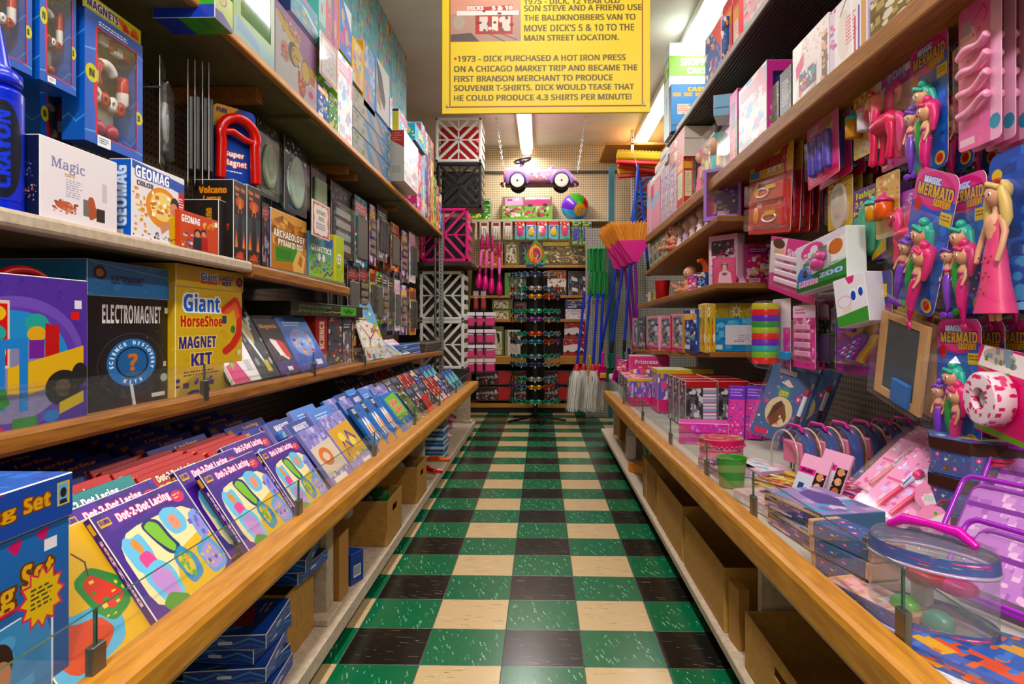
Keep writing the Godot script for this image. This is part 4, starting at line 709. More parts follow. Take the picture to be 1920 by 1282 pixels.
func stock_back():
	hanging_sign("big yellow shop history sign hanging over the aisle",v(0.019,1.861,-3),.904,.64)
	ride_on_car("pink and lilac ride-on toy car hung on chains below the ceiling",v(-0.01,2.21,-6.6))
	chain("steel chain holding the front of the ride-on car",v(-0.358,2.393,-6.6),v(-0.434,2.93,-6.6))
	chain("steel chain holding the rear of the ride-on car",v(0.346,2.399,-6.6),v(0.428,2.93,-6.6))
	beach_ball("striped inflatable beach ball on the top back shelf",v(0.367,2.222,-7.55),.15)
	crate("lower white lattice crate of the pair at floor level",v(-0.9,0.538,-6.4),0.402,0.44,"e4e2da","4a3a2a")
	crate("upper white lattice crate of the pair under the pink crate",v(-0.9,0.981,-6.4),0.402,0.444,"e4e2da","2a2420")
	crate("hot pink lattice crate on the dark board",v(-0.869,1.501,-6.3),0.438,0.478,"f0128a","1a1218")
	crate("black lattice crate between the pink and the top white crate",v(-0.761,2.026,-6.55),0.416,0.413,"1c1c1e","3a3630")
	crate("topmost white lattice crate with red things inside",v(-0.768,2.446,-6.55),0.431,0.413,"eceae6","d01a1a")
	plank("dark brown board that carries the pink crate",v(-1.3,1.458,-6.6),v(-0.619,1.496,-6.05),"3a1e14")
	plank("dark low stand under the lower white crate",v(-1.2,0,-6.6),v(-0.68,0.535,-6.22),"241a12")
	crate("teal lattice crate with red contents behind the brooms, lower one",v(1.147,1.914,-7.25),.37,0.344,"1f5f80","b01a30")
	crate("teal lattice crate with red contents behind the brooms, upper one",v(1.147,2.27,-7.25),.37,0.349,"1f5f80","b01a30")
	plank("ochre shelf edge above the teal crates",v(0.643,2.743,-7.71),v(1.25,2.769,-6.95),"c08a30")
	B("toy_box","green and pink toy pet box left of the pet van box","box","",v(-0.692,2.083,-7.58),0,v(0.276,0.227,0.16),"busy green")
	B("toy_box","wide toy box with a pink van and car on the top back shelf","box","",v(-0.154,2.081,-7.58),0,v(0.547,0.249,0.16),"pet van")
	blister_pack("hanging_card","white and brown blister card under the top back shelf, first from the left","toy pack","white blister cards under the top shelf",v(-0.738,2.02,-7.38),0,.1,.19,"white blister","tubes","d8d0c4")
	blister_pack("hanging_card","white and brown blister card under the top back shelf, second from the left","toy pack","white blister cards under the top shelf",v(-0.612,2.02,-7.38),0,.1,.19,"white blister","tubes","d8d0c4")
	blister_pack("hanging_card","white and brown blister card under the top back shelf, third from the left","toy pack","white blister cards under the top shelf",v(-0.486,2.02,-7.38),0,.1,.19,"white blister","tubes","d8d0c4")
	blister_pack("hanging_card","white and brown blister card under the top back shelf, fourth from the left","toy pack","white blister cards under the top shelf",v(-0.36,2.02,-7.38),0,.1,.19,"white blister","tubes","d8d0c4")
	blister_pack("hanging_card","red-topped flower toy card under the top back shelf, first from the left","toy pack","flower toy cards under the top shelf",v(-0.228,2.02,-7.38),0,.108,.19,"flower card","disc","e81a6a")
	blister_pack("hanging_card","red-topped flower toy card under the top back shelf, second from the left","toy pack","flower toy cards under the top shelf",v(-0.108,2.02,-7.38),0,.108,.19,"flower card b","disc","f0d02a")
	blister_pack("hanging_card","red-topped flower toy card under the top back shelf, third from the left","toy pack","flower toy cards under the top shelf",v(0.011,2.02,-7.38),0,.108,.19,"flower card","disc","e81a6a")
	blister_pack("hanging_card","red-topped flower toy card under the top back shelf, fourth from the left","toy pack","flower toy cards under the top shelf",v(0.131,2.02,-7.38),0,.108,.19,"flower card b","disc","f0d02a")
	blister_pack("hanging_card","red-topped flower toy card under the top back shelf, fifth from the left","toy pack","flower toy cards under the top shelf",v(0.251,2.02,-7.38),0,.108,.19,"flower card","disc","e81a6a")
	blister_pack("hanging_card","purple and green fairy toy card right of the flower cards, nearer the flowers","toy pack","",v(0.376,2.02,-7.38),0,.1,.25,"busy green","tubes","5a3ac0")
	blister_pack("hanging_card","purple and green fairy toy card right of the flower cards, outer one","toy pack","",v(0.484,2.02,-7.38),0,.1,.25,"busy green","tubes","5a3ac0")
	B("toy_carton","red and yellow bottle-shaped toy pack on the second back shelf","box","",v(-0.534,1.588,-7.58),0,v(0.229,0.239,0.16),"busy orange")
	B("toy_carton","olive box of small white animals, second back shelf","box","",v(-0.319,1.588,-7.58),0,v(0.159,0.251,0.16),"animal olive")
	B("toy_carton","dark box with a silver star, second back shelf","box","",v(-0.148,1.587,-7.58),0,v(0.164,0.257,0.16),"star dark")
	B("toy_carton","gold and brown treasure toy box with a yellow top, second back shelf","box","",v(0.265,1.585,-7.56),0,v(0.492,0.203,0.16),"gold toys")
	B("toy_carton","light blue-topped animal set box, third back shelf","box","",v(-0.208,1.256,-7.56),0,v(0.378,0.244,0.16),"animal blue")
	B("toy_carton","red and white truck set box, third back shelf","box","",v(0.168,1.255,-7.56),0,v(0.204,0.273,0.16),"trucks")
	B("toy_carton","white truck pair box, left one on the third back shelf","box","",v(0.346,1.255,-7.56),0,v(0.111,0.262,0.16),"truck white")
	B("toy_carton","white truck pair box, right one on the third back shelf","box","",v(0.467,1.255,-7.56),0,v(0.111,0.261,0.16),"truck white")
	B("toy_carton","upper olive animal box at the left of the fourth back shelf","box","",v(-0.424,1.105,-7.54),0,v(0.222,0.111,0.16),"animal olive")
	B("toy_carton","lower olive animal box at the left of the fourth back shelf","box","",v(-0.419,0.984,-7.54),0,v(0.21,0.111,0.16),"animal olive")
	B("toy_carton","dark insect box behind the sunglasses rack, fourth back shelf","box","",v(-0.162,0.984,-7.56),0,v(0.262,0.204,0.16),"busy black")
	B("toy_carton","blue picture box at the right of the fourth back shelf","box","",v(0.38,1.116,-7.54),0,v(0.238,0.099,0.16),"busy blue")
	B("toy_carton","grey and white toy carton under the blue picture box","box","",v(0.374,0.984,-7.54),0,v(0.226,0.123,0.16),"busy white")
	B("toy_carton","olive giraffe box above the yellow counter edge","box","",v(-0.465,0.604,-7.5),0,v(0.111,0.312,0.16),"giraffe")
	B("toy_carton","white box with a dark dinosaur beside the giraffe box","box","",v(-0.31,0.604,-7.5),0,v(0.168,0.278,0.16),"dino white")
	B("toy_carton","red truck box, upper one right of the sunglasses rack","box","",v(0.361,0.794,-7.5),0,v(0.225,0.168,0.16),"truck red")
	B("toy_carton","red truck box, lower one right of the sunglasses rack","box","",v(0.355,0.605,-7.5),0,v(0.236,0.18,0.16),"truck red")
	B("paper_strip","bright yellow paper strip lying on top of the treasure toy box","paper","",v(0.161,1.789,-7.52),0,v(.29,.045,.1),"#f2d41a|#d8b81a|#f2d41a")
	B("toy_car_box","red boxed toy cars under the back counter, first from the left in the upper row","box","red toy car boxes under the back counter",v(-0.5,0.291,-7.505),0,v(0.391,0.151,0.25),"red car box")
	B("toy_car_box","red boxed toy cars under the back counter, second from the left in the upper row","box","red toy car boxes under the back counter",v(-0.16,0.292,-7.505),0,v(0.259,0.151,0.25),"red car box")
	B("toy_car_box","red boxed toy cars under the back counter, third from the left in the upper row","box","red toy car boxes under the back counter",v(0.148,0.293,-7.505),0,v(0.326,0.151,0.25),"red car box")
	B("toy_car_box","red boxed toy cars under the back counter, fourth from the left in the upper row","box","red toy car boxes under the back counter",v(0.433,0.294,-7.505),0,v(0.212,0.15,0.25),"red car box")
	B("toy_car_box","red boxed toy cars under the back counter, first from the left in the lower row","box","red toy car boxes under the back counter",v(-0.5,0.125,-7.505),0,v(0.391,0.146,0.25),"red car box")
	B("toy_car_box","red boxed toy cars under the back counter, second from the left in the lower row","box","red toy car boxes under the back counter",v(-0.16,0.127,-7.505),0,v(0.259,0.145,0.25),"red car box")
	B("toy_car_box","red boxed toy cars under the back counter, third from the left in the lower row","box","red toy car boxes under the back counter",v(0.148,0.127,-7.505),0,v(0.326,0.145,0.25),"red car box")
	B("toy_car_box","red boxed toy cars under the back counter, fourth from the left in the lower row","box","red toy car boxes under the back counter",v(0.433,0.128,-7.505),0,v(0.212,0.145,0.25),"red car box")
	wand_pack("long pink toy wand pack on the strip beside the olive board, first from the left",v(-0.564,1.814,-6.62),v(-0.605,1.291,-6.6))
	wand_pack("long pink toy wand pack on the strip beside the olive board, second from the left",v(-0.518,1.824,-6.64),v(-0.544,1.265,-6.62))
	wand_pack("long pink toy wand pack on the strip beside the olive board, third from the left",v(-0.472,1.814,-6.66),v(-0.482,1.239,-6.64))
	wand_pack("long pink toy wand pack on the strip beside the olive board, fourth from the left",v(-0.41,1.752,-6.68),v(-0.405,1.214,-6.66))
	hook("wire peg hook carrying the long pink wand packs",v(-0.55,1.86,-7.66),v(0,0,1.02))
	hook("wire peg hook of the rightmost pink wand pack",v(-0.41,1.752,-7.66),v(0,0,1))
	bag_pack("pink and silver bagged toy, first from the top in the left hanging column",v(-0.67,1.059,-6.55),0.075,.15)
	bag_pack("pink and silver bagged toy, second from the top in the left hanging column",v(-0.67,0.896,-6.55),0.075,.15)
	bag_pack("pink and silver bagged toy, third from the top in the left hanging column",v(-0.67,0.749,-6.55),0.075,.15)
	bag_pack("pink and silver bagged toy, fourth from the top in the left hanging column",v(-0.67,0.617,-6.55),0.075,.15)
	bag_pack("pink and silver bagged toy, first from the top in the middle hanging column",v(-0.589,1.059,-6.57),0.07,.15)
	bag_pack("pink and silver bagged toy, second from the top in the middle hanging column",v(-0.589,0.896,-6.57),0.07,.15)
	bag_pack("pink and silver bagged toy, third from the top in the middle hanging column",v(-0.589,0.749,-6.57),0.07,.15)
	bag_pack("pink and silver bagged toy, fourth from the top in the middle hanging column",v(-0.589,0.617,-6.57),0.07,.15)
	bag_pack("pink and silver bagged toy, first from the top in the right hanging column",v(-0.492,1.059,-6.59),0.11,.15)
	bag_pack("pink and silver bagged toy, second from the top in the right hanging column",v(-0.492,0.896,-6.59),0.11,.15)
	bag_pack("pink and silver bagged toy, third from the top in the right hanging column",v(-0.492,0.749,-6.59),0.11,.15)
	bag_pack("pink and silver bagged toy, fourth from the top in the right hanging column",v(-0.492,0.617,-6.59),0.11,.15)
	bag_pack("red toy pack hanging above the pink bags, left one",v(-0.639,1.269,-6.72),.05,.2,"d8301a")
	bag_pack("red toy pack hanging above the pink bags, right one",v(-0.566,1.269,-6.72),.05,.2,"d8301a")
	push_broom("yellow and red push broom with a blue handle, first from the front",v(0.93,2.48,-6.66),-3,0)
	push_broom("yellow and red push broom with a blue handle, second from the front",v(0.95,2.44,-6.75),-8,1)
	push_broom("yellow and red push broom with a blue handle, third from the front",v(0.97,2.4,-6.84),4,2)
	fan_broom("magenta and orange upright broom hung bristles up, first from the front",v(0.86,1.72,-6.4),2,0)
	fan_broom("magenta and orange upright broom hung bristles up, second from the front",v(0.84,1.71,-6.45),-4,1)
	fan_broom("magenta and orange upright broom hung bristles up, third from the front",v(0.82,1.7,-6.5),4,2)
	fan_broom("magenta and orange upright broom hung bristles up, fourth from the front",v(0.8,1.69,-6.55),-8,3)
	fan_broom("magenta and orange upright broom hung bristles up, fifth from the front",v(0.78,1.68,-6.6),6,4)
	fan_broom("magenta and orange upright broom hung bristles up, sixth from the front",v(0.76,1.67,-6.65),-11,5)
	mop("white string mop in a clear bag with a blue handle, first from the left",v(0.329,0.534,-6.42),-6,0)
	mop("white string mop in a clear bag with a blue handle, second from the left",v(0.403,0.529,-6.57),-5,1)
	mop("white string mop in a clear bag with a blue handle, third from the left",v(0.478,0.534,-6.42),-4,2)
	mop("white string mop in a clear bag with a blue handle, fourth from the left",v(0.552,0.529,-6.57),-3,3)
	dustpan("yellow toy dustpan hanging below the brooms, first from the left",v(0.459,0.537,-6.42),"e8a81a","5a1ab0",8)
	dustpan("hot pink toy dustpan hanging below the brooms, second from the left",v(0.567,0.567,-6.44),"f01a9a","f0c01a",-4)
	dustpan("green toy dustpan hanging below the brooms, third from the left",v(0.636,0.557,-6.46),"0f6a3a","f0f0f0",6)
	dustpan("hot pink toy dustpan hanging below the brooms, fourth from the left",v(0.705,0.538,-6.42),"f01a9a","3a1a8a",-2)
	dustpan("green toy dustpan hanging below the brooms, fifth from the left",v(0.764,0.577,-6.44),"0f6a3a","5a1ab0",3)
	dustpan("purple toy dustpan hanging below the brooms, sixth from the left",v(0.813,0.607,-6.46),"4a1aa0","e8a81a",0)
	jump_rope("green skipping rope hanging beside the brooms, first from the left",v(0.484,1.681,-6.75),0.4)
	jump_rope("green skipping rope hanging beside the brooms, second from the left",v(0.51,1.681,-6.77),0.42)
	jump_rope("green skipping rope hanging beside the brooms, third from the left",v(0.536,1.681,-6.75),0.44)
	jump_rope("green skipping rope hanging beside the brooms, fourth from the left",v(0.562,1.681,-6.77),0.4)
	jump_rope("green skipping rope hanging beside the brooms, fifth from the left",v(0.588,1.681,-6.75),0.42)
	jump_rope("green skipping rope hanging beside the brooms, sixth from the left",v(0.614,1.681,-6.77),0.44)
	bag_pack("small pink bagged toy hanging on the grey pegboard",v(0.803,1.563,-6.99),.07,.13)
	hook("wire peg hook of the small pink bagged toy",v(0.803,1.563,-7.02),v(0,0,.05))
	plank("teal plastic tube standing behind the blue broom handles",v(0.68,0,-7.015),v(0.734,2.528,-6.94),"2a6a78")
	hook("wire peg hook carrying the green skipping ropes",v(.53,1.66,-7.4),v(0,0,.66))
	hook("wire peg hook behind the first blue mop handle",v(0.404,1.18,-7.02),v(0,0,0.56))
	hook("wire peg hook behind the second blue mop handle",v(0.463,1.18,-7.02),v(0,0,0.41))
	hook("wire peg hook behind the third blue mop handle",v(0.528,1.18,-7.02),v(0,0,0.56))
	hook("wire peg hook behind the fourth blue mop handle",v(0.592,1.18,-7.02),v(0,0,0.41))
	sunglasses_rack("black revolving sunglasses rack with a tie-dye header on five feet",v(-0.058,0,-6.72))
	var tints:=["1a6a78","3a9a7a","2a2a4a","c8501a","c8902a","5a7a84","7a3a8a","8a8880"]
	var tones:=["teal","mint","navy","orange","amber","pale blue","violet","grey"]
	var place_:=["far left","left","middle","right","far right"]
	for r in 12:
		for c in 5:
			var k:=posmod(r*3+c*5+r*c,8)
			var t:=-1.15+0.575*c
			var y:=1.42 - r*0.107 - (0.03 if r%2 else 0.0)
			sunglasses("%s sunglasses at the %s of the rack, %s tier from the top"%[tones[k],place_[c],TIER[r]],v(-0.058,0,-6.72)+v(sin(t)*0.235,y,cos(t)*0.235),rad_to_deg(t),tints[k])
	pass
const ART:={
	"wave blue":[64,160,"f 1769c8;s 3 5fb0ee 0 20 30 16 60 22 100 17;s 3 5fb0ee 0 52 30 48 60 54 100 49;s 3 5fb0ee 0 84 30 80 60 86 100 81;n 20 0 0 100 100 2 6 1459ac 2a7dd8"],
	"magnet front":[220,400,"f 1a6cca;s 2 6ab8f0 0 30 20 27 40 31;s 2 6ab8f0 60 12 80 9 100 13;s 2 6ab8f0 0 92 40 89 100 94;p e01a50 17 9 90 9 90 30 90 50 93 62 90 75 90 93 17 93 17 80 13 60 17 45;p 101010 20 10.5 88 10.5 88 92 20 92;e 11 47 10 7 d8d020;t 7 44 8 6 101010 b N;e 92 64 8 5.5 d8d020;t 89.5 61.5 5 5 101010 b S;b 22 4 60 4 2 ffffff"],
	"magnet header":[220,60,"f c9c322;T 6 18 52 50 3a1c6c b f7f3c0 MAGNETS;n 8 62 30 34 50 6 12 d0201a e8662a;t 66 50 30 26 d0201a b AND MORE"],
	"crayon label":[120,200,"f 0b2fd0;e 50 50 46 48 0a1626;v 32 12 34 76 1742e0 b CRAYON"],
	"magic white":[300,340,"f e6dfe2;t 12 20 42 17 8a86a6 r Magic;b 30 44 22 24 8 a9a6b4;q c96c48 16 76 34 72 42 80 30 86 18 82;n 24 14 72 30 16 2 5 d89a7c a5523a;r 52 64 10 22 6e6a66;q b9623c 58 60 66 58 72 84 60 92;r 70 72 12 18 2a2420;r 78 36 7 26 c9c2c4;t 28 37 14 4 c8b070 s SET"],
	"navy card":[60,200,"f 0e1838;n 30 20 30 70 20 2 8 8c90b8 5a5e90;n 26 20 60 70 20 4 10 c89a8c a86a5c"],
	"geomag front":[280,360,"f e9e4e6;p 1660c0 0 0 100 8 100 24 0 10;T 6 5 62 15 ffffff b 1a58b0 GEOMAG;t 8 24 30 7 3a3a3a b COLOR;e 56 52 32 28 f9a21a;e 56 50 24 20 fbe08a;n 22 36 34 34 30 3 8 ffffff f6b43a e07a10;e 80 44 9 12 2a1812;e 78 50 8 10 d89a78;p e8c21a 66 66 80 56 100 62 100 100 70 100;p d89a78 50 78 68 68 72 76 54 88;n 26 2 26 24 66 3 7 f0a01a f6c860;p d01818 88 22 100 20 100 60 88 66;b 89 30 10 22 6 ffffff;n 30 2 88 98 12 2 5 6a6a70 a8a8b0 3a3a40"],
	"geomag side":[70,300,"f 1a6cd0;v 20 8 60 78 dfeafc b GEOMAG;r 34 90 30 7 e8e8f0"],
	"geomag orange":[220,200,"f e2581a;T 4 10 46 20 ffffff b c23a10 GEOMAG;n 14 60 8 36 40 4 10 f8a030 f6d060;e 44 52 9 11 1c1210;e 60 48 8 10 1c1210;e 44 56 6 9 d89a78;e 60 52 6 8 d89a78;p 1a1a22 34 66 54 64 56 100 32 100;p c01a1a 54 60 70 62 72 100 54 100;n 20 2 60 30 40 3 8 2a60c0 e8e0d8 f0a030;r 90 6 8 14 f2f2f2"],
	"volcano side":[120,260,"f 181410;T 16 8 68 9 f09a1a b 3a1a08 Volcano;T 26 20 44 9 f09a1a b 3a1a08 Lamp;n 30 0 40 100 55 3 14 2a1008 3a1a10 20120c;n 14 10 50 80 45 4 10 7a2a0a a84010"],
	"volcano front":[150,340,"f 16120e;t 10 6 34 6 e8861a b Volcano;t 14 14 26 6 e8861a b Lamp;t 56 6 34 6 e8861a b Volcano;e 50 26 34 7 d85010;p f0901a 44 22 56 22 66 40 34 40;p 1a1410 40 34 60 34 60 96 40 96;r 6 42 30 44 24404c;r 64 42 30 44 24404c;p e85a10 8 84 20 60 34 84;p f8b030 14 84 20 70 27 84;p e85a10 66 84 80 60 92 84;p f8b030 74 84 80 70 87 84;p e86a14 10 98 50 88 90 98;n 20 4 86 92 14 4 10 d8440c 8a1a08"],
	"volcano dark":[120,220,"f 1a1512;v 60 14 22 50 d8981a b Volcano;n 20 0 0 50 100 4 12 3a2416 2a1a10"],
	"archaeology":[260,330,"f c8862a;n 60 0 0 100 60 6 22 a86a1a d89a3c e8b860 8a5414;p e0a850 0 20 30 6 60 16 100 10 100 0 0 0;T 6 32 88 13 f6f0dc b 6a4a1a ARCHAEOLOGY;T 18 48 70 11 f6f0dc b 6a4a1a PYRAMID DIG;p 3f9a20 10 62 70 58 72 82 12 88;b 14 66 52 16 4 1e5a10;p e8c070 74 56 96 70 90 100 60 100 58 86;p c0842a 80 66 88 74 84 90 72 84"],
	"blue spine":[40,300,"f 2a55b0;v 30 6 40 84 dfe6fa b ARCHAEOLOGY"],
	"genetics":[230,300,"f 8cba3c;g 4a9ac8 a8cc3a;T 8 26 84 14 f4f8ea b 3a6a20 GENETICS;p 2a5a9a 60 4 96 0 96 22 64 24;n 26 4 44 92 50 4 12 b8dc5a 5aa83a 3a7ac0 8a5aa8;b 14 64 36 14 4 4a2a7a;s 4 5a2a8a 60 96 74 84 86 92 98 80;e 40 52 6 9 e8eee0;e 58 52 6 9 e8eee0"],
	"green thin":[120,300,"f b8cc2a;e 50 50 30 12 e8eac0;o 40 50 12 6 4 3a5a8a;o 64 50 12 6 4 3a5a8a;r 0 0 14 100 e8d020;n 20 20 60 70 36 5 14 5a9a3a d8d860 8ab020"],
	"sign kits":[180,250,"f f4efe8;r 4 3 92 94 e2401e;p f6f0ea 12 12 20 7 30 11 44 6 58 10 72 6 86 10 90 30 87 50 91 72 86 92 70 90 50 94 30 90 14 93 10 70 13 48 9 28;T 24 22 54 11 3a3230 s f6f0ea SCIENCE;T 36 40 30 11 3a3230 s f6f0ea KITS;b 22 60 56 20 3 5a5250"],
	"sign craft":[180,250,"d 0.72;f f8f4ee;r 3 2 94 96 e86a40;p f7f1ea 10 8 90 8 90 92 10 92;n 40 16 14 68 70 4 14 e0ddd2 f0c8b8 cfd8cc;s 2 5a6a5a 24 24 40 20 56 26 76 22;s 2 5a6a5a 22 44 44 38 60 46 78 42;s 2 c85a4a 26 60 40 54 60 62 70 56;s 2 5a6a5a 30 76 50 72 68 78"],
	"super magnet":[240,400,"f 1d4ea6;p f0b428 0 0 60 0 0 30;t 8 4 24 6 1a2a5a b FUN;T 28 56 44 8 f2efe8 b c22a18 Super;T 24 66 54 10 f2efe8 b c22a18 Magnet;b 28 80 44 4 1 d8dff0;t 66 9 22 3 d8dff0 s AGES 8+"],
	"glow green":[160,300,"f 10140e;n 30 6 4 88 20 3 9 8a9a7a 3a463a 2a2a2a;e 50 55 40 30 3a463a;n 18 14 34 70 50 4 10 8a9a7a 10140e;b 16 90 60 6 2 8a9a7a"],
	"glow moon":[160,300,"f 0c1420;n 30 6 4 88 20 3 9 2a84c0 c8d4c8 2a2a2a;e 50 55 40 30 c8d4c8;n 18 14 34 70 50 4 10 2a84c0 0c1420;b 16 90 60 6 2 2a84c0"],
	"glow gold":[160,300,"f 15110c;n 30 6 4 88 20 3 9 a06a20 6a4a1a 2a2a2a;e 50 55 40 30 6a4a1a;n 18 14 34 70 50 4 10 a06a20 15110c;b 16 90 60 6 2 a06a20"],
	"pack grey":[160,300,"f 17161a;n 30 6 4 88 20 3 9 8a8a88 4a4a4c 2a2a2a;e 50 55 40 30 4a4a4c;n 18 14 34 70 50 4 10 8a8a88 17161a;b 16 90 60 6 2 8a8a88"],
	"busy red":[128,200,"f a01818;n 26 0 0 100 100 8 34 a01818 e0402a f0c04a 20202a d8d8d8;r 6 8 88 16 20202a;b 10 11 78 10 2 f0c04a;n 40 0 26 100 70 4 14 a01818 e0402a f0c04a 20202a d8d8d8;r 10 84 40 10 f0c04a;b 12 86 36 6 2 20202a"],
	"busy blue":[128,200,"f 1a4aa8;n 26 0 0 100 100 8 34 1a4aa8 5aa8e0 e8e8f0 f0c04a 14203a;r 6 8 88 16 f0c04a;b 10 11 78 10 2 e8e8f0;n 40 0 26 100 70 4 14 1a4aa8 5aa8e0 e8e8f0 f0c04a 14203a;r 10 84 40 10 e8e8f0;b 12 86 36 6 2 f0c04a"],
	"busy teal":[128,200,"f 1a7a8a;n 26 0 0 100 100 8 34 1a7a8a 6ac8d0 e8f0f0 f08a9a 2a4a5a;r 6 8 88 16 f08a9a;b 10 11 78 10 2 e8f0f0;n 40 0 26 100 70 4 14 1a7a8a 6ac8d0 e8f0f0 f08a9a 2a4a5a;r 10 84 40 10 e8f0f0;b 12 86 36 6 2 f08a9a"],
	"busy green":[128,200,"f 3a8a2a;n 26 0 0 100 100 8 34 3a8a2a a8d05a f0e04a 1a3a1a e8e8e0;r 6 8 88 16 1a3a1a;b 10 11 78 10 2 f0e04a;n 40 0 26 100 70 4 14 3a8a2a a8d05a f0e04a 1a3a1a e8e8e0;r 10 84 40 10 f0e04a;b 12 86 36 6 2 1a3a1a"],
	"busy yellow":[128,200,"f d8b01a;n 26 0 0 100 100 8 34 d8b01a f0e07a e0502a 5a3a10 f8f4e0;r 6 8 88 16 5a3a10;b 10 11 78 10 2 e0502a;n 40 0 26 100 70 4 14 d8b01a f0e07a e0502a 5a3a10 f8f4e0;r 10 84 40 10 e0502a;b 12 86 36 6 2 5a3a10"],
	"busy violet":[128,200,"f 5a2a8a;n 26 0 0 100 100 8 34 5a2a8a b07ad0 f0d0f0 e8c02a 2a1a4a;r 6 8 88 16 e8c02a;b 10 11 78 10 2 f0d0f0;n 40 0 26 100 70 4 14 5a2a8a b07ad0 f0d0f0 e8c02a 2a1a4a;r 10 84 40 10 f0d0f0;b 12 86 36 6 2 e8c02a"],
	"busy black":[128,200,"f 16161a;n 26 0 0 100 100 8 34 16161a 4a4a50 8a8a90 a03a2a 2a2a30;r 6 8 88 16 a03a2a;b 10 11 78 10 2 8a8a90;n 40 0 26 100 70 4 14 16161a 4a4a50 8a8a90 a03a2a 2a2a30;r 10 84 40 10 8a8a90;b 12 86 36 6 2 a03a2a"],
	"busy pink":[128,200,"f e83a8a;n 26 0 0 100 100 8 34 e83a8a f8a0c8 fbe0ee 8a2a8a f0d04a;r 6 8 88 16 8a2a8a;b 10 11 78 10 2 fbe0ee;n 40 0 26 100 70 4 14 e83a8a f8a0c8 fbe0ee 8a2a8a f0d04a;r 10 84 40 10 fbe0ee;b 12 86 36 6 2 8a2a8a"],
	"busy olive":[128,200,"f 4a4a1a;n 26 0 0 100 100 8 34 4a4a1a 8a8a3a c8c060 2a2a14 a0522a;r 6 8 88 16 2a2a14;b 10 11 78 10 2 c8c060;n 40 0 26 100 70 4 14 4a4a1a 8a8a3a c8c060 2a2a14 a0522a;r 10 84 40 10 c8c060;b 12 86 36 6 2 2a2a14"],
	"busy grey":[128,200,"f 5a5a5e;n 26 0 0 100 100 8 34 5a5a5e 9a9a9e d8d8dc 3a3a3e b04a3a;r 6 8 88 16 3a3a3e;b 10 11 78 10 2 d8d8dc;n 40 0 26 100 70 4 14 5a5a5e 9a9a9e d8d8dc 3a3a3e b04a3a;r 10 84 40 10 d8d8dc;b 12 86 36 6 2 3a3a3e"],
	"busy orange":[128,200,"f d8661a;n 26 0 0 100 100 8 34 d8661a f0a84a f8e0a0 7a2a10 2a1a14;r 6 8 88 16 7a2a10;b 10 11 78 10 2 f8e0a0;n 40 0 26 100 70 4 14 d8661a f0a84a f8e0a0 7a2a10 2a1a14;r 10 84 40 10 f8e0a0;b 12 86 36 6 2 7a2a10"],
	"busy white":[128,200,"f e8e4e0;n 26 0 0 100 100 8 34 e8e4e0 f8f8f8 c8d8e0 f0b0c0 a0c8e8;r 6 8 88 16 f0b0c0;b 10 11 78 10 2 c8d8e0;n 40 0 26 100 70 4 14 e8e4e0 f8f8f8 c8d8e0 f0b0c0 a0c8e8;r 10 84 40 10 c8d8e0;b 12 86 36 6 2 f0b0c0"],
	"busy sky":[128,200,"f 6ac0e8;n 26 0 0 100 100 8 34 6ac0e8 a8dcf0 f8c0d8 e86a6a f0e87a;r 6 8 88 16 e86a6a;b 10 11 78 10 2 f8c0d8;n 40 0 26 100 70 4 14 6ac0e8 a8dcf0 f8c0d8 e86a6a f0e87a;r 10 84 40 10 f8c0d8;b 12 86 36 6 2 e86a6a"],
	"busy brown":[128,200,"f 4a2a18;n 26 0 0 100 100 8 34 4a2a18 8a5a30 c89a60 1e120a e0c8a0;r 6 8 88 16 1e120a;b 10 11 78 10 2 c89a60;n 40 0 26 100 70 4 14 4a2a18 8a5a30 c89a60 1e120a e0c8a0;r 10 84 40 10 c89a60;b 12 86 36 6 2 1e120a"],
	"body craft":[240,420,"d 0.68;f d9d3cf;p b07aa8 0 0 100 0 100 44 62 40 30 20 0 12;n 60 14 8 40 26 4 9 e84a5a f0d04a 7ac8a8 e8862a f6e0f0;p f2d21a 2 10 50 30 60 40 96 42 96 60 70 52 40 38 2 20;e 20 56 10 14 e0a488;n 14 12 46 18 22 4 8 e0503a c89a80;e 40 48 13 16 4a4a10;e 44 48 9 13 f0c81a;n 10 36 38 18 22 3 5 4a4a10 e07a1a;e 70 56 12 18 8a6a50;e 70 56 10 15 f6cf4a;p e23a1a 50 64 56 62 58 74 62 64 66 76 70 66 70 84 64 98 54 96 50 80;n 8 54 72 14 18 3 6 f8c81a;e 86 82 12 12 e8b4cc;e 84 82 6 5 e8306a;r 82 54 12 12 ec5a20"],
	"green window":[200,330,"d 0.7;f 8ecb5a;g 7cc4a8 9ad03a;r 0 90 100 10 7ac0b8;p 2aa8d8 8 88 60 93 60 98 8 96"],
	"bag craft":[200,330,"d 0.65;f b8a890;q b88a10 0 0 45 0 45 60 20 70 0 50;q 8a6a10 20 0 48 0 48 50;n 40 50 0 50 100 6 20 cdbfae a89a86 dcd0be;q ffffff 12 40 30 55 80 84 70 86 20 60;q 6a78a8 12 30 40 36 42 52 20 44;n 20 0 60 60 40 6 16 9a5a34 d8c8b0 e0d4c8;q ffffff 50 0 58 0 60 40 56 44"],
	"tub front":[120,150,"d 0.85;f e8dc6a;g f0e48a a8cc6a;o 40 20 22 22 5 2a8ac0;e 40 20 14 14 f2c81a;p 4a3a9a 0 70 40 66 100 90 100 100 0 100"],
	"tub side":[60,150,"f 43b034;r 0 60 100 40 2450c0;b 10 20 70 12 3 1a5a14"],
	"toy sky box":[220,220,"d 0.75;f 7ac4d4;n 50 0 0 100 100 5 16 a0d8e4 e8a8c0 f0dc7a 8ac0e8;p ffffff 0 0 100 60 100 70 0 12;e 44 16 22 14 f0a0d0;e 44 24 20 8 6ac0f0"],
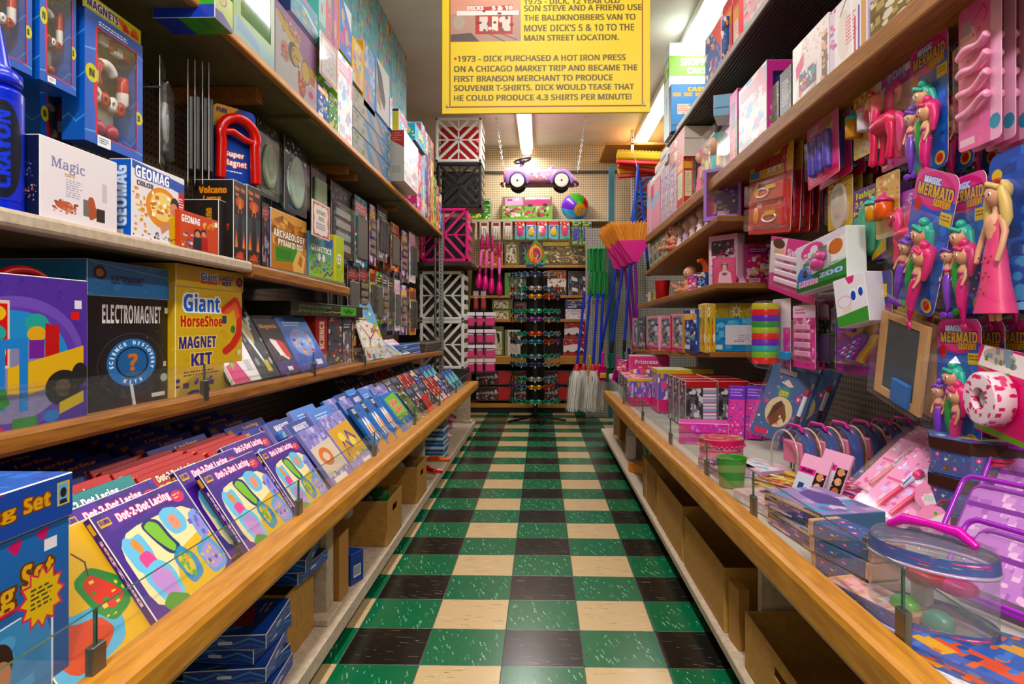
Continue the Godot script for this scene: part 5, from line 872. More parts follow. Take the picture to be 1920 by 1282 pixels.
	"peg game":[200,200,"d 0.75;f c4e6e6;e 34 20 20 14 e8609a;e 34 30 20 8 5ab0e8;e 68 26 7 7 e05a3a;e 56 44 7 7 f0d02a;e 44 62 7 7 e05a3a;e 80 58 7 7 e8e060;s 1 8a9aa0 50 10 98 60;s 1 8a9aa0 98 10 40 80;r 0 80 100 20 6ac4bc"],
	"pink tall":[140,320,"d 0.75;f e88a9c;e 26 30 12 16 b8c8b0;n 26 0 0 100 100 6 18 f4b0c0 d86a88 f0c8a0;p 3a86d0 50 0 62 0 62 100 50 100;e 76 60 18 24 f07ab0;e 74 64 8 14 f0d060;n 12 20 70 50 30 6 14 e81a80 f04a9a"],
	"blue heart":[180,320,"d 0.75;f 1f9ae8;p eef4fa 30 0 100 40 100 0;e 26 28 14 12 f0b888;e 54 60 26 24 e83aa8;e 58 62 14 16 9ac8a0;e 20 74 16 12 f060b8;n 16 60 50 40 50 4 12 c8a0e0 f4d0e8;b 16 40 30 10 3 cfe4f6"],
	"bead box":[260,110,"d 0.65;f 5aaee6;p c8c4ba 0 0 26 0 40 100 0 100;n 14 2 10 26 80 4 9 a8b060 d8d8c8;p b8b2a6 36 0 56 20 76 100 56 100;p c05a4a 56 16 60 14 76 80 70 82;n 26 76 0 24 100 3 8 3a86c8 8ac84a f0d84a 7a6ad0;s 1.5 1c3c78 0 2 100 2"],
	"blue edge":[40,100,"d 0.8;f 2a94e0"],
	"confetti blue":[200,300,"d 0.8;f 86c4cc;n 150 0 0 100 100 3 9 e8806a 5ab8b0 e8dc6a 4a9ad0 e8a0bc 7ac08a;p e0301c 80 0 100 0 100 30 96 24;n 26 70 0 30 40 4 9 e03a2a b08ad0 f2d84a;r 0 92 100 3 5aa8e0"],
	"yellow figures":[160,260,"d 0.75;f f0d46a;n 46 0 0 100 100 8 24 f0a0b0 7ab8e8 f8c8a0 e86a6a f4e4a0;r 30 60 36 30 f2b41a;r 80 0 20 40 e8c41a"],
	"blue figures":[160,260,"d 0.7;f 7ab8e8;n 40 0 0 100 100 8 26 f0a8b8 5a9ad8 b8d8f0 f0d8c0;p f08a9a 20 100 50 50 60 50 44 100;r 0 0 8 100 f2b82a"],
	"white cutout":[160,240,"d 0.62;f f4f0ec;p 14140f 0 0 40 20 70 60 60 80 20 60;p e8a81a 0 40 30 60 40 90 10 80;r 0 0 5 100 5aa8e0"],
	"yellow panel":[60,240,"f cdbb1e;r 0 0 100 8 2a2a1a"],
	"white corner":[200,320,"d 0.72;f dcdad6;p e21a1a 0 0 100 0 100 34;b 40 5 54 18 4 f6c0a0;r 0 22 40 70 b4cc28;b 4 26 34 10 3 5a6a10;r 62 70 26 14 c8c6c4;o 75 77 12 6 1 9a9aa8;e 6 86 5 3 a8201a;e 4 94 3 2 f0c01a"],
	"cyan lime":[110,200,"f 28b4dc;e 50 40 26 22 cfe06a;r 40 50 24 16 e2302a;n 16 0 0 100 100 8 20 5ad0ec e8f0a0"],
	"blocks front":[380,520,"f 5a3a9c;n 200 0 0 100 100 2 4 6244a8 523390 4e3090;e 30 55 66 42 7a5ab8;e 30 58 60 38 6a48ac;e 26 56 54 34 2a9ad4;e 26 66 50 26 8a86a8;r 0 16 24 42 dfc8b8;r 0 18 22 38 d81c1c;e 12 24 9 5 f2c81a;e 12 36 9 5 2ab0a8;e 12 48 9 5 f2c81a;r 86 14 8 6 e0dce0;r 82 22 9 6 e8201a;e 48 30 11 6 2aa8a0;e 48 37 9 5 e8b82a;r 41 41 14 12 7a2a9a;p c81a1a 56 30 70 32 70 50 56 54;p f0c01a 22 58 96 46 96 66 40 76 22 74;r 12 40 8 44 2a90d8;r 32 42 8 44 2a90d8;r 12 40 28 6 2a90d8;e 74 74 18 12 1a1a1a;e 74 74 8 6 5a4a40;e 92 66 9 8 1a1a1a;p 2f8a2a 0 74 20 70 24 80 4 88;p d8c01a 70 84 96 78 96 86 70 92;r 26 90 22 8 3a8a3a;e 62 92 8 4 2a8ad0;e 10 96 8 4 e81c1c"],
	"blocks side":[120,300,"f 4a2e86;n 80 0 0 100 100 3 6 5a3a9c 432a7c"],
	"electro front":[320,440,"f 121013;T 15 7 72 17 ecebe8 b 121013 ELECTROMAGNET;e 50 62 37 27 1a1a1e;o 50 62 40 29 1.2 3a3430;e 50 60 30 21.8 2a84c4;e 50 60 20 14.5 101822;e 50 60 18 13 1f6ea8;t 44 52 12 16 e8862a b ?;a 50 60 25 4.5 eef4fa b 170 13 SCIENCE DISCOVERY;a 50 60 25 4.5 eef4fa b 112 -15 KITS;r 92 8 8 6 e8e6e0;r 90 62 4 5 b8b8b0;e 91 78 5 4 a8b0a8;p c8d0cc 46 80 50 80 54 100 50 100;r 74 92 18 4 d8d4c8;n 20 0 0 100 100 1 3 3a3a3c 5a5a5e"],
	"electro side":[120,300,"f 1b181b;n 40 0 0 100 100 2 6 2a262a 242024"],
	"electro lid":[320,120,"f 3c8ccc;n 26 0 0 100 100 2 8 4a9ad8 3682c0;e 12 34 7 20 1a2a3a;e 12 34 4 12 c88a4a;t 24 38 38 26 1c3a5e b ELECTROMAGNET;s 0.6 a8d0ee 2 4 98 30"],
	"electro lid side":[240,120,"f 3c8ccc;t 30 50 50 26 1c3a5e b ELECTROMAGNET;n 14 0 0 100 100 2 8 4a9ad8 3682c0"],
	"giant front":[300,470,"f e2bc18;n 30 0 0 100 100 4 12 e8c42a dab010;T 10 6 52 17 2a74cc b eef0f0 Giant;T 6 26 60 11 cc2a1a b f2d040 HorseShoe;T 4 46 52 11 3a2a8a b f6e07a MAGNET;T 20 62 30 12 3a2a8a b f6e07a KIT;s 12 dd3a18 70 20 88 10 97 24 95 44 84 56 72 62;s 8 f07a40 74 22 88 14 92 26;e 84 40 4 4 2a7a3a;r 66 26 7 8 3a3a60;e 50 100 48 20 b89a10;n 16 0 84 60 16 3 8 5a2a7a 3a1a5a;b 10 78 50 6 2 5a3a10;e 82 86 14 12 5a2a3a;e 82 86 12 10 e2bc18;e 82 86 9 7.5 2a4ab0;e 82 86 6 5 d82a2a;r 92 62 6 5 d8d4c0"],
	"giant side":[120,320,"f d6b016;n 20 0 0 100 100 4 10 e0bc22 cca60c"],
	"giant lid":[300,120,"f e4be1a;T 32 22 24 40 2a74cc b eef0f0 Giant;T 32 62 24 20 cc2a1a b f2d040 HorseShoe;T 60 24 26 28 3a2a8a b f6e07a GADGET;T 64 56 16 24 3a2a8a b f6e07a KIT;e 93 50 6 26 5a2a3a;e 93 50 4.5 18 2a4ab0;e 93 50 3 12 d82a2a"],
	"white leaflet":[200,320,"f eeeae8;r 6 20 60 6 2a9ad0;b 8 30 70 40 10 8a8a90;p e83a8a 0 76 40 70 60 100 0 100;p 8ac83a 10 60 22 56 30 76 18 82;r 66 70 20 16 c8c8cc;b 8 12 50 4 1 5a5a60"],
	"clear magic":[180,300,"f 26262a;n 40 0 0 100 100 6 20 3a3a40 8a9a9a c8d4d4 1a1a1e;e 40 34 22 20 c8b87a;p dfe8e8 4 10 16 8 60 80 50 82;r 50 76 24 16 d8c83a"],
	"magnetic":[200,330,"f 1b1420;n 14 0 30 100 70 5 20 2a1e30 3a2440;T 10 10 82 10 f2b01a b 5a1a0a Magnetic;q e8dcd8 22 34 70 44 78 80 40 66;q d81c2a 50 36 84 44 92 76 64 70;r 40 60 12 8 e8e4e0;q 4a2a7a 0 80 100 76 100 100 0 100;r 44 88 24 8 e8e6e0"],
	"blue game":[200,330,"f 3a7ccc;g 5a9ae0 3a5ab0;e 50 50 36 26 8aa8e0;n 26 20 34 60 36 6 14 e8b86a c87aa0 a8c8f0 6a4aa0;b 16 10 60 10 2 d8e8fa;r 62 84 22 10 e8e4e0"],
	"red dvd":[60,260,"f b8301c;v 30 10 44 56 f0dcc8 b SCIENCE;r 10 78 80 14 e8a05a"],
	"comic dvd":[120,260,"f 4a4a52;n 46 0 0 100 100 8 22 e8d8c8 c83a2a 3a6a9a d8b04a 2a2a2e"],
	"fossil box":[320,90,"f 2a2a1a;n 40 0 0 60 100 3 10 3a3a24 4a4a2a 1a1a10;t 8 16 40 24 7aa858 b DINOSAUR;t 8 50 34 24 7aa858 b FOSSIL;r 62 10 26 80 5cb43a;o 72 46 5 14 1.4 1e4a1e;o 78 46 5 14 1.4 1e4a1e;o 75 60 5 14 1.4 1e4a1e;s 1.5 d8c88a 40 70 50 60 56 70 62 60"],
	"blue leaflet":[220,320,"f 7ab8dc;t 8 6 70 9 1a5aa0 b SCIENCE LAB;p e8e0d0 0 40 100 50 100 100 0 100;n 60 0 30 100 70 4 14 e86a4a f0d04a 5aa0d8 f4f0e8 8ac85a;s 3 d03a2a 10 50 40 70 70 60"],
	"blue tray":[200,60,"f 2a78c0;n 14 0 0 100 100 3 10 7a6ac0 4aa0e0;r 8 30 20 40 c8d8f0"],
	"black book":[160,40,"f 1a1714;r 0 40 100 16 8a8472;r 0 74 100 8 5a5448"],
	"lacing set front":[420,560,"f 1f6cb4;g 2a7cc4 1a5c9c;q d8207a 0 10 8 6 4 18;q d8207a 14 9 24 6 20 17;q d8207a 30 7 40 5 36 15;q d8207a 46 6 56 4 52 13;q d8207a 62 4 72 2 68 11;q d8207a 78 3 88 1 84 9;T 20 22 22 15 f0c02a b 6a3a10 Lac;T 45 22 22 15 f0c02a b 6a3a10 ing;T 71 17 19 13 f0c02a b 6a3a10 Set;r 84 8 8 6 e8e8ee;s 2 d8207a 0 40 70 36;q 3f9ad0 0 46 88 40 88 100 0 100;n 40 0 50 80 50 4 14 4aa4d8 3a92c8 5cb0e0;s 1.2 dfe8f0 0 46 70 42;s 1.5 dfe8f0 89 46 89 100;k 83 37 15 17 e23a6a 12 0.72;k 83 37 13 15 f0cc2a 12 0.72;b 76 31 14 12 5 3a4a2a;e 57 60 9 11 2a1a14;q 1c2420 44 76 56 68 70 80 74 100 40 100;e 59 66 6 8 c08a68;e 80 90 7 5 3a5a9a;q d8b81a 68 94 88 86 88 100 66 100"],
	"lacing set side":[120,300,"f 1a5c9c;g 2468ac 164f8c"],
	"lacing set lid":[420,120,"f 1f58b0;T 20 30 22 36 f0b82a b 7a3a10 Lac;T 46 30 20 36 f0b82a b 7a3a10 ing;T 70 26 16 34 f0b82a b 7a3a10 Set;r 90 14 8 56 e8c84a;r 91 18 6 48 7ab8e0;e 94 40 2 12 1a1a1a;p 1a1a1a 92 56 96 56 96.5 66 91.5 66;b 6 80 40 8 1 a8c8f0;s 0.8 d8207a 0 2 60 2"],
	"lacing set top":[420,160,"f 2a6cc0;s 3 e23a9a 0 30 50 34;s 3 7a3ab0 0 20 60 16;p f2c02a 4 40 30 44 40 60 6 60;n 20 60 0 40 100 3 10 3a86d8 1f58b0"],
	"dino lacing":[300,380,"f efbe14;q d8d0c8 0 4 30 8 44 18 46 30 30 42 8 46 0 40;q 1f9a2a 2 12 14 6 24 14 30 24 20 36 6 38 0 30;e 20 16 4 3 d8281a;q 5ab8d8 0 50 24 46 30 60 56 62 70 78 60 96 20 100 0 100;q d8501a 0 54 20 50 28 66 52 70 58 84 40 94 10 98;q 2a8a3a 46 40 66 34 84 50 92 66 78 76 60 80 50 66;q e0401a 52 44 64 40 76 54 82 66 66 72 56 64;n 16 48 40 40 36 2 5 f0d04a 1f9a2a;s 1.5 5a3a10 60 20 66 30 62 40;t 0 0 20 5 2a3ab0 b FUN"],
	"purple lacing":[380,300,"f 4a1f8c;n 30 0 0 100 14 4 14 5a2a9c 42187c;r 3 5 11 7 eab41a;t 4 6 9 4 3a2a7a b FUN;T 20 5 60 10 f6e6f6 b d0207a Dot-2-Dot Lacing;e 88 14 8 6 e01a7a;b 83 11 10 6 2 f6e04a;q f0e4b0 6 22 98 22 98 98 6 98;q f2c81a 50 60 98 50 98 98 30 98;q 7ac8e8 8 34 14 26 20 30 30 28 32 48 28 62 10 60;q e8a04a 16 34 22 30 26 40 22 48;q f05aa0 16 46 28 44 32 60 18 60;q 1a2a6a 34 24 44 20 54 26 56 44 60 56 52 62 44 56 38 40;q 8ac83a 36 26 44 23 51 28 53 44 56 54 50 58 46 52 40 40;q 7ac8e8 56 22 66 18 78 22 82 36 76 46 62 46 56 36;q f0a080 62 28 72 26 74 40 64 42;q 8aa8e0 84 34 98 30 98 60 84 62;n 12 84 36 14 24 3 5 b08ad0 7a6ac0;q 7ad0ec 10 60 30 54 40 66 38 96 16 92;q c89ad8 14 66 28 60 36 70 34 92 22 90;q 4a9a3a 12 90 24 84 40 96 34 100 16 100;q 2a9ac8 44 62 58 54 68 70 66 88 48 92;q e8c84a 48 64 56 60 62 72 60 82 50 84;n 10 48 62 14 22 3 5 f0a83a 6ab83a;q 6ab0e0 70 66 92 58 98 78 96 94 74 96;q b0a0e0 74 70 90 64 94 80 92 90 76 92;n 10 74 68 20 24 2 4 6a5ab8 f0d04a"],
	"purple spine":[50,220,"f 3f1a7c;r 14 4 60 10 eab41a;v 30 20 44 62 f0c8e0 b Dot-2-Dot"],
	"purple top":[220,40,"f 5a2a9c;r 4 20 14 50 eab41a;t 24 24 60 50 f0c8e0 b Dot-2-Dot"],
	"teal lacing":[380,300,"f 1a8a8a;T 20 5 60 10 f6f6f6 b 1a5a6a Dot-2-Dot Lacing;r 3 5 11 7 eab41a;n 60 4 22 92 74 6 20 8ad0c8 f0d04a e86a4a 2a9a6a"],
	"red lacing":[380,300,"f c41a18;T 20 5 60 10 f6e6d0 b 7a0a0a Dot-2-Dot Lacing;r 3 5 11 7 eab41a;n 60 4 22 92 74 6 20 f0d04a e86a4a f8e8c8 2a5ab0"],
	"blue lacing":[380,300,"f 1a3a9c;T 40 4 40 8 e8b0a0 b 5a1a2a Lacing;r 3 5 11 7 c88a1a;n 60 4 22 92 74 6 20 3a6ac8 2a4ab0 f0d04a e86a4a"],
	"ring kit":[260,330,"f 8a86c0;n 30 0 0 100 30 5 16 a8a0d8 6a6ab0 c8c0e8;p d8c8b0 0 30 100 26 100 76 0 80;e 40 50 26 15 e8863a;e 40 50 14 7 d8c8b0;n 20 0 74 100 26 4 12 e8e0d8 b8b4b8 7a7a80;r 10 84 60 10 e8e4dc"],
	"duck kit":[260,330,"f 9a96cc;n 26 0 0 100 20 4 12 c8c4ec 7a74b8;p e8b82a 0 22 100 18 100 76 0 80;s 6 5a4aa0 16 70 30 40 50 60 60 34 84 50;e 34 40 12 8 f6e060;e 64 54 12 9 f6e060;e 30 62 12 9 d8a01a;n 20 0 74 100 26 3 10 c8d8a8 6a9a6a e8e4dc;r 50 86 40 10 e8e6e2"],
	"egg kit":[260,330,"f 1f7cc8;n 20 0 0 100 100 6 16 2a8cd8 186ab0;e 40 50 12 24 f4f0ea;e 42 54 7 14 f0a02a;e 66 50 12 24 f4f0ea;e 68 54 7 14 e8862a;r 0 0 30 24 141414;t 4 4 24 10 e8e4e0 b ROCKS;p e0a01a 10 84 90 70 90 100 0 100"],
	"green kit":[260,330,"f 2a86cc;p 8cc83a 10 10 90 4 96 60 14 66;T 24 20 50 12 e0301a b f4f0d0 SEA;T 28 38 50 12 e0301a b f4f0d0 LIFE;n 30 8 60 84 40 4 12 f0d04a 3a9ad8 8cc83a e87a2a"],
	"blue kit":[260,330,"f 24509c;e 50 30 34 20 3a8ad8;e 50 30 22 12 a8d8f0;n 40 0 40 100 60 5 14 2a64c0 5a9ae0 f0c04a e8e4e0;T 20 6 60 10 e8e4f0 b 16306a MAGNETS"],
	"cd green":[130,180,"f 5a6a3a;n 30 0 0 100 100 6 20 7a8a4a a8b870 3a4a2a d8d8b0;r 10 10 70 14 2a3a1a"],
	"cd red":[130,180,"f a82a24;n 30 0 0 100 100 6 20 d84a3a f0c8a0 e8e0d8 5a1a1a;r 10 70 80 20 e8e0d8"],
	"cd dark":[130,180,"f 26262e;n 34 0 0 100 100 6 22 4a4a5a 7a7a8a a04a3a d8d4d0;r 8 8 84 12 5a6a8a"],
	"cd teal":[130,180,"f 2a5a9a;p 6ac0c0 10 30 90 20 90 80 10 90;n 24 0 0 100 100 5 16 8ad8d0 c8e8e8 1a3a6a"],
	"blue wavebox":[200,60,"f 14489c;s 4 4a90d8 0 20 20 60 40 20 60 60 80 20 100 60;s 4 2a6cc0 0 60 20 90 40 60 60 90 80 60 100 90;r 40 40 18 24 c8ccd8"],
	"wave top":[200,140,"f 14489c;s 5 4a90d8 0 20 20 60 40 20 60 60 80 20 100 60;p 8a1a24 20 30 80 20 84 60 24 74;b 60 70 36 14 2 d88a9a"],
	"blue barcode":[90,130,"f 1a4aa8;r 20 40 60 40 d8dce0;c 14 24 44 52 30 2a3a5a d8dce0"],
	"stripe box":[160,60,"f dfe6ea;h 3 0 0 100 100 2a78c0 dfe6ea;e 20 20 8 14 1a7a7a;e 50 20 8 14 1a7a7a"],
	"sticker":[32,20,"f f4f4f0;b 10 20 80 60 3 4a4a50"],
	"makeup kit":[300,400,"f e6dcdc;p f8f6f4 0 0 30 0 8 100 0 100;n 50 30 4 60 30 3 6 d8b8a0 e8c8a8 c89a8a f0dcd0;p e84a90 10 34 34 20 34 40 12 56;r 20 50 50 30 4a4448;n 22 24 50 44 22 4 9 e8a04a f0c0d0 8a3ab0 5ac0c8 f0e0d8;e 24 80 5 5 e85a1a;e 36 74 5 5 d81a6a;e 48 68 5 5 8a2a9a;e 60 60 6 6 2a9ab0;r 84 20 14 76 5a3a2a;n 20 84 20 14 76 6 10 d8a07a 6a3a20 e8c09a;p b0a4a0 10 92 70 80 70 90 14 100"],
	"brush kit":[240,360,"f ece6e8;p d8c8e0 0 0 14 0 14 100 0 100;n 16 0 0 16 60 4 9 e83a90 8a6ab0;e 40 50 18 34 e4d8d4;s 3 4a4448 30 20 44 6 60 4;b 46 30 30 40 8 e85a90;s 4 d81a70 70 90 70 40;s 4 7a3ab0 80 90 80 30;s 3 f8f8f8 60 10 64 90;r 86 10 12 80 d8a878"],
	"gold window":[200,260,"f 6a5418;n 60 0 0 100 100 8 24 8a7024 4a3a10 b09a5a d8d0c0"],
	"princess black":[160,320,"f 14120f;n 60 0 0 100 100 4 14 2a2a2a 5a5a50 8a8a7a 3a3020;b 20 20 60 50 8 b8b8b0"],
	"grey pack":[140,320,"f 6a6a62;n 70 0 0 100 100 5 16 8a8a80 4a4a44 b8b4a8 a07a8a"],
	"doll green":[180,340,"f d83aa0;p 1f8a2a 40 50 100 36 100 100 30 100;r 24 14 50 34 10182a;e 50 34 14 14 5a3020;p f07a8a 30 50 70 50 80 96 24 96;n 30 10 60 80 38 4 12 f8c0a0 5ac03a f03a80 f0f0e0;e 48 28 16 8 3a2a8a"],
	"heart box":[150,140,"f 7ab8e0;r 40 0 60 60 f07ab0;n 24 40 0 60 60 5 12 e81a6a 5a3a9a f0c0d8;r 0 60 100 6 1a2a3a"],
	"red carton":[150,120,"f c8161a;r 0 0 12 100 a01014;t 36 20 20 40 e8e0a0 b 5;n 16 34 16 30 60 4 10 f0d83a 1a1a1a e8e8e0"],
	"red tall":[80,320,"f d8221a;r 8 24 84 12 f2c22a;r 14 40 72 44 e2dfb8;b 20 44 60 36 9 b0a880;n 10 10 4 80 16 6 14 f0a0a0"],
	"pink ribbon":[90,320,"f f0aac0;r 0 0 36 36 e01a6a;p 8ac8e8 0 34 100 24 100 40 0 50;n 10 10 84 80 14 6 14 6ab0e0 e83a8a"],
	"print stack":[160,300,"f c8bcd0;n 90 0 0 100 100 4 14 5a6ac8 f0c83a e84a5a 8ac8e8 f0f0f0;r 60 0 6 100 c82a4a"],
	"white flat":[160,60,"f e6e2dc;r 0 70 100 10 8a3a3a"],
	"cart clear":[220,400,"f bfe0d0;r 0 0 100 14 d8ecf0;r 0 14 100 22 86c03a;T 20 17 70 8 f0f6ea b 6aa028 SHOPPING;T 32 27 36 7 f0f6ea b 6aa028 CART;h 16 0 38 100 30 cfe8e8 f0d8d0 b8e0f0 e8f0e0;p 9ad0f0 34 54 70 54 66 74 34 74;n 30 0 70 100 30 4 12 c0e8e0 e8d8c0 a0d8b0"],
	"cash box":[180,240,"f 1f96d8;T 44 6 50 10 f2c82a b 1a70b0 CASH;r 4 18 22 8 f2b42a;r 34 18 22 8 f2b42a;r 64 18 20 8 f2b42a;e 84 56 22 20 2a8a3a;r 16 42 36 22 e0c8b8;b 18 46 30 14 3 c87a6a;r 0 86 100 4 2a6a8a;n 20 0 30 100 60 2 6 2aa4e4 1a86c8"],
	"lava phone":[120,300,"f e87a6a;r 10 20 80 20 f2c02a;r 14 40 70 50 e8d8cc;b 20 44 58 40 8 b89a90;r 0 0 100 14 d83a3a"],
	"teal girl":[200,360,"f f0b0bc;n 60 0 0 100 100 6 20 6ac8c0 f4d0d0 a8e0d8 e87a8a f0e4d0;p f08a4a 30 0 60 0 50 30;e 50 40 16 12 e8b090"],
	"red phone":[200,300,"f 3a6ab0;n 50 0 0 100 100 6 20 e85a5a 6ab0e0 f0e0d8 2a3a6a f2b03a;p e85a4a 40 0 100 0 100 60"],
	"shoes card":[180,420,"f f07ab2;r 76 0 24 100 f0b4d2;e 24 26 20 12 f0b4cc;s 2 e81a6a 40 12 60 6 70 12 60 18;r 6 10 26 10 b89aa8;e 86 88 12 5 3a9ab8;r 4 92 36 5 f2c8d8;n 26 0 0 76 100 4 10 f48abc e85a9e"],
	"mermaid card":[220,460,"f e85aa8;p 1f6ad0 0 24 100 18 100 100 0 100;e 50 14 46 13 e82a90;e 50 15 38 10 f0509a;T 8 10 84 9 f2c01a b 3a1a8a MERMAID;T 20 5 40 5 e8e8ff b 2a4ab0 MAGIC;T 50 19 40 5 f2c01a b 8a1a5a SISTERS;n 40 0 26 100 74 6 20 2a7ae0 1a5ab8 3a8aea;r 72 26 26 9 f0d02a;b 74 28 22 5 2 8a4a10;e 14 26 9 5 d8201a;e 80 93 13 5 f0d02a;e 80 93 8 3.4 d82a1a"],
	"pony card":[200,400,"f d84aa6;p c86ac8 0 0 100 0 100 22 0 28;n 16 4 4 90 16 4 10 e8d0f0 a87ad8 f0e06a;T 20 9 70 8 d8c8f4 b 7a2a9a PONY;p f0c02a 6 30 30 24 34 40 12 46;n 18 0 30 100 60 4 12 e85ab4 f070c0;r 74 10 16 6 f4f0f4;e 12 94 9 3 e8d02a"],
	"bottle card":[150,330,"f e4b84a;n 50 0 0 100 40 6 18 e88a4a f0d87a c86a5a f4e8c8;r 80 0 20 60 f0e0d0;n 20 0 80 100 20 5 10 3ab0a8 e86a90 f2e06a"],
	"princess card":[200,330,"f ee6aac;g f08abc e83a98;e 66 24 18 20 e8b8a8;e 66 12 17 9 c89a5a;r 8 6 30 10 e8c8d8;b 10 8 24 6 2 c05a90;r 0 84 100 16 e8186a;b 8 88 60 8 2 f8d0e4"],
	"medic card":[220,420,"f f2c82a;p c81a14 0 0 14 0 6 12 0 12;p c81a14 28 0 42 0 30 12 16 12;p c81a14 56 0 70 0 58 12 44 12;p c81a14 84 0 98 0 86 12 72 12;T 14 13 72 10 e8301a b 1a1a1a MEDIC;T 44 24 36 6 f0f0e0 b c8201a SET;r 2 24 24 8 3aa0d8;r 0 34 100 66 d83a2a;n 40 0 40 100 56 6 16 f08a6a e8c8b8 c8241a f2a04a"],
	"yellow ring card":[150,300,"f e0b81e;n 16 4 4 40 20 6 14 d84a2a f0d86a;b 50 14 40 10 2 c83a2a;e 44 52 22 14 d0c8b8;e 44 52 15 9 a88a8a;o 40 82 16 9 6 2a8ad0;p e8b8a8 66 60 90 52 80 90 70 80"],
	"nail card":[220,420,"f 6a2a8a;p 2aa08a 0 40 30 20 40 100 0 100;p e8c81a 40 40 100 40 100 90 60 100;T 8 4 60 9 d8e03a b 3a1a5a Fashion;n 50 0 14 100 24 5 14 a83ab0 f0d02a 2ac0a0 1a1a2a;e 54 64 36 26 2ab08a;e 54 66 22 17 d8d83a;e 54 66 18 14 c8201a;t 40 62 28 7 f0d83a b Nails"],
	"nurser card":[140,360,"f dcb86a;n 40 0 0 100 60 6 20 e88a5a f0e0a0 c8a04a;r 0 92 100 8 e8d8b0"],
	"tea card":[240,330,"f ec4aa0;p e8d8d8 0 10 40 0 30 60 0 70;e 22 24 12 18 e8b898;e 20 12 14 9 4a2a1a;T 40 18 52 12 f6d8ea b b01a70 Sweet;T 46 32 44 10 f6d8ea b b01a70 Girl;s 4 f2c83a 34 50 60 40 80 50;n 26 30 46 66 20 6 14 f080c0 d82a8a f4b0d8"],
	"pet card":[220,260,"f d8ece4;g e8e0f0 cfe8e0;p 2f9a3a 0 74 100 60 100 100 0 100;p 2a84c8 4 80 40 72 40 94 4 96;e 18 70 16 22 3a8ad8;e 20 64 6 8 1a1a3a;T 6 78 40 11 f08ac8 b ffffff Little;T 50 72 44 10 c8e8f8 b 1a5a9a ZOO;e 36 20 24 18 f060b0;e 40 18 8 9 f8e8f4;n 26 20 20 60 40 6 16 9ab0a0 5a7a6a f0f4f0 c8a8d8;r 66 14 34 44 f4f4f0;e 82 30 13 15 e88a2a;r 0 90 100 10 1a6a28"],
	"rainbow card":[150,420,"f ecdfe6;r 8 2 40 80 d8c8d8;p f05ac0 60 40 100 40 100 100 60 100;n 16 60 44 40 50 6 14 e8a8d0 c85aa8"],
	"clips card":[170,400,"f ec4aa8;r 0 0 100 20 f4d8ec;n 40 6 20 88 74 8 18 f8c8e4 d81a80 c8c8d0 f0a0d0;b 10 6 60 10 2 d02a80"],
	"girl card":[250,460,"f a01a90;p 2a2a8a 0 0 100 0 100 30 0 34;p e84ab0 30 0 60 0 90 20 40 26;T 14 12 78 16 f0cc1a b 14101a girl;T 12 5 30 5 f0a02a b 3a1a5a fashion;k 60 8 12 7 e03a9a 6 0.5;T 62 29 24 5 8ad83a b 3a2a5a STYLE;n 60 0 34 100 66 6 18 b82aa0 8a1a8a c83ab8 6a1a7a;e 44 50 34 14 e8b02a;s 2 e8c81a 10 46 30 36 60 44 90 60;n 8 4 4 90 14 5 10 f0e03a 3ab0e0"],
	"heart card":[150,200,"f 1a1a1a;n 30 0 0 100 100 8 18 f0409a 3a3a8a f0d03a 2a9a8a"],
	"memory card":[170,160,"f c8201e;p e8d8a8 0 30 50 6 60 80 10 100;p 1a1a1a 4 34 40 16 46 60 16 76;T 14 36 24 30 e8b02a b 8a1a10 7;T 30 70 60 18 f2d8d0 b 8a1010 SCHOOL"],
	"tape card":[220,380,"f f01a80;p f2ecea 12 0 100 4 100 28 0 24;e 40 10 30 9 c8b8a8;n 20 16 2 50 16 6 14 8a9ab0 e8d0b0 6a8a5a;s 3 8ac83a 0 24 30 30 60 26;p 7ab02a 0 90 100 94 100 100 0 98"],
	"doll card":[240,460,"f 1a5ac0;n 40 0 0 100 100 8 24 2a6ad0 164a9c 3a80dc;e 12 14 8 4 f0c82a;n 12 60 6 40 12 6 14 f0d03a e8462a;n 40 40 60 60 40 8 20 5ab0e0 8ad0f0"],
	"slate":[140,300,"f d6ae7a;n 30 0 0 100 100 2 30 deb888 caa06c;r 16 9 66 78 41464a;n 14 20 12 56 70 2 12 4a5054 383c40;p c8ccc8 44 40 62 34 60 42 46 48;s 2 c0c4c0 40 50 56 46 52 60 44 66"],
	"doll window":[120,260,"f e8a0b8;r 20 6 70 80 6a7a80;n 40 20 8 70 76 8 24 8aa0a0 4a3a50 c8a08a d8d0d0;r 0 0 16 100 f0b8c8;r 0 90 100 10 d84a7a"],
	"yellow daisy":[200,260,"f e6c020;k 30 16 26 16 f4f0e0 8 0.45;e 30 16 8 6 e8a81a;p 2a8a3a 20 30 40 26 36 50;n 20 60 4 40 90 3 8 f0d04a d8b010;k 86 70 20 14 f4f0e0 8 0.45;v 62 30 14 56 c83a1a b Set;n 10 10 60 30 36 8 14 c82a2a e8d8a0"],
	"blue squares":[340,180,"f 2aa4e0;n 40 0 0 100 100 5 12 5ac0ee 1f92cc 7ad0f4;r 24 20 42 60 e4e0e4;b 44 50 18 20 3 b0a8b8;b 38 68 22 7 1 8a8a9a;e 84 22 15 14 b06ad0;t 76 17 16 9 e02a8a b Dream;r 4 80 16 14 e8e8e8;r 86 74 12 16 f0f0f0;c 16 87 75 10 12 2a2a2a f0f0f0;s 1 a8e0f8 4 20 12 20 12 40 4 40 4 20"],
	"picture doll":[120,220,"f c8926a;r 14 8 72 80 4a6a70;n 40 14 8 72 80 8 24 6a8a88 3a4a50 b89a80 8ac8a0;r 0 90 100 10 8ab890"],
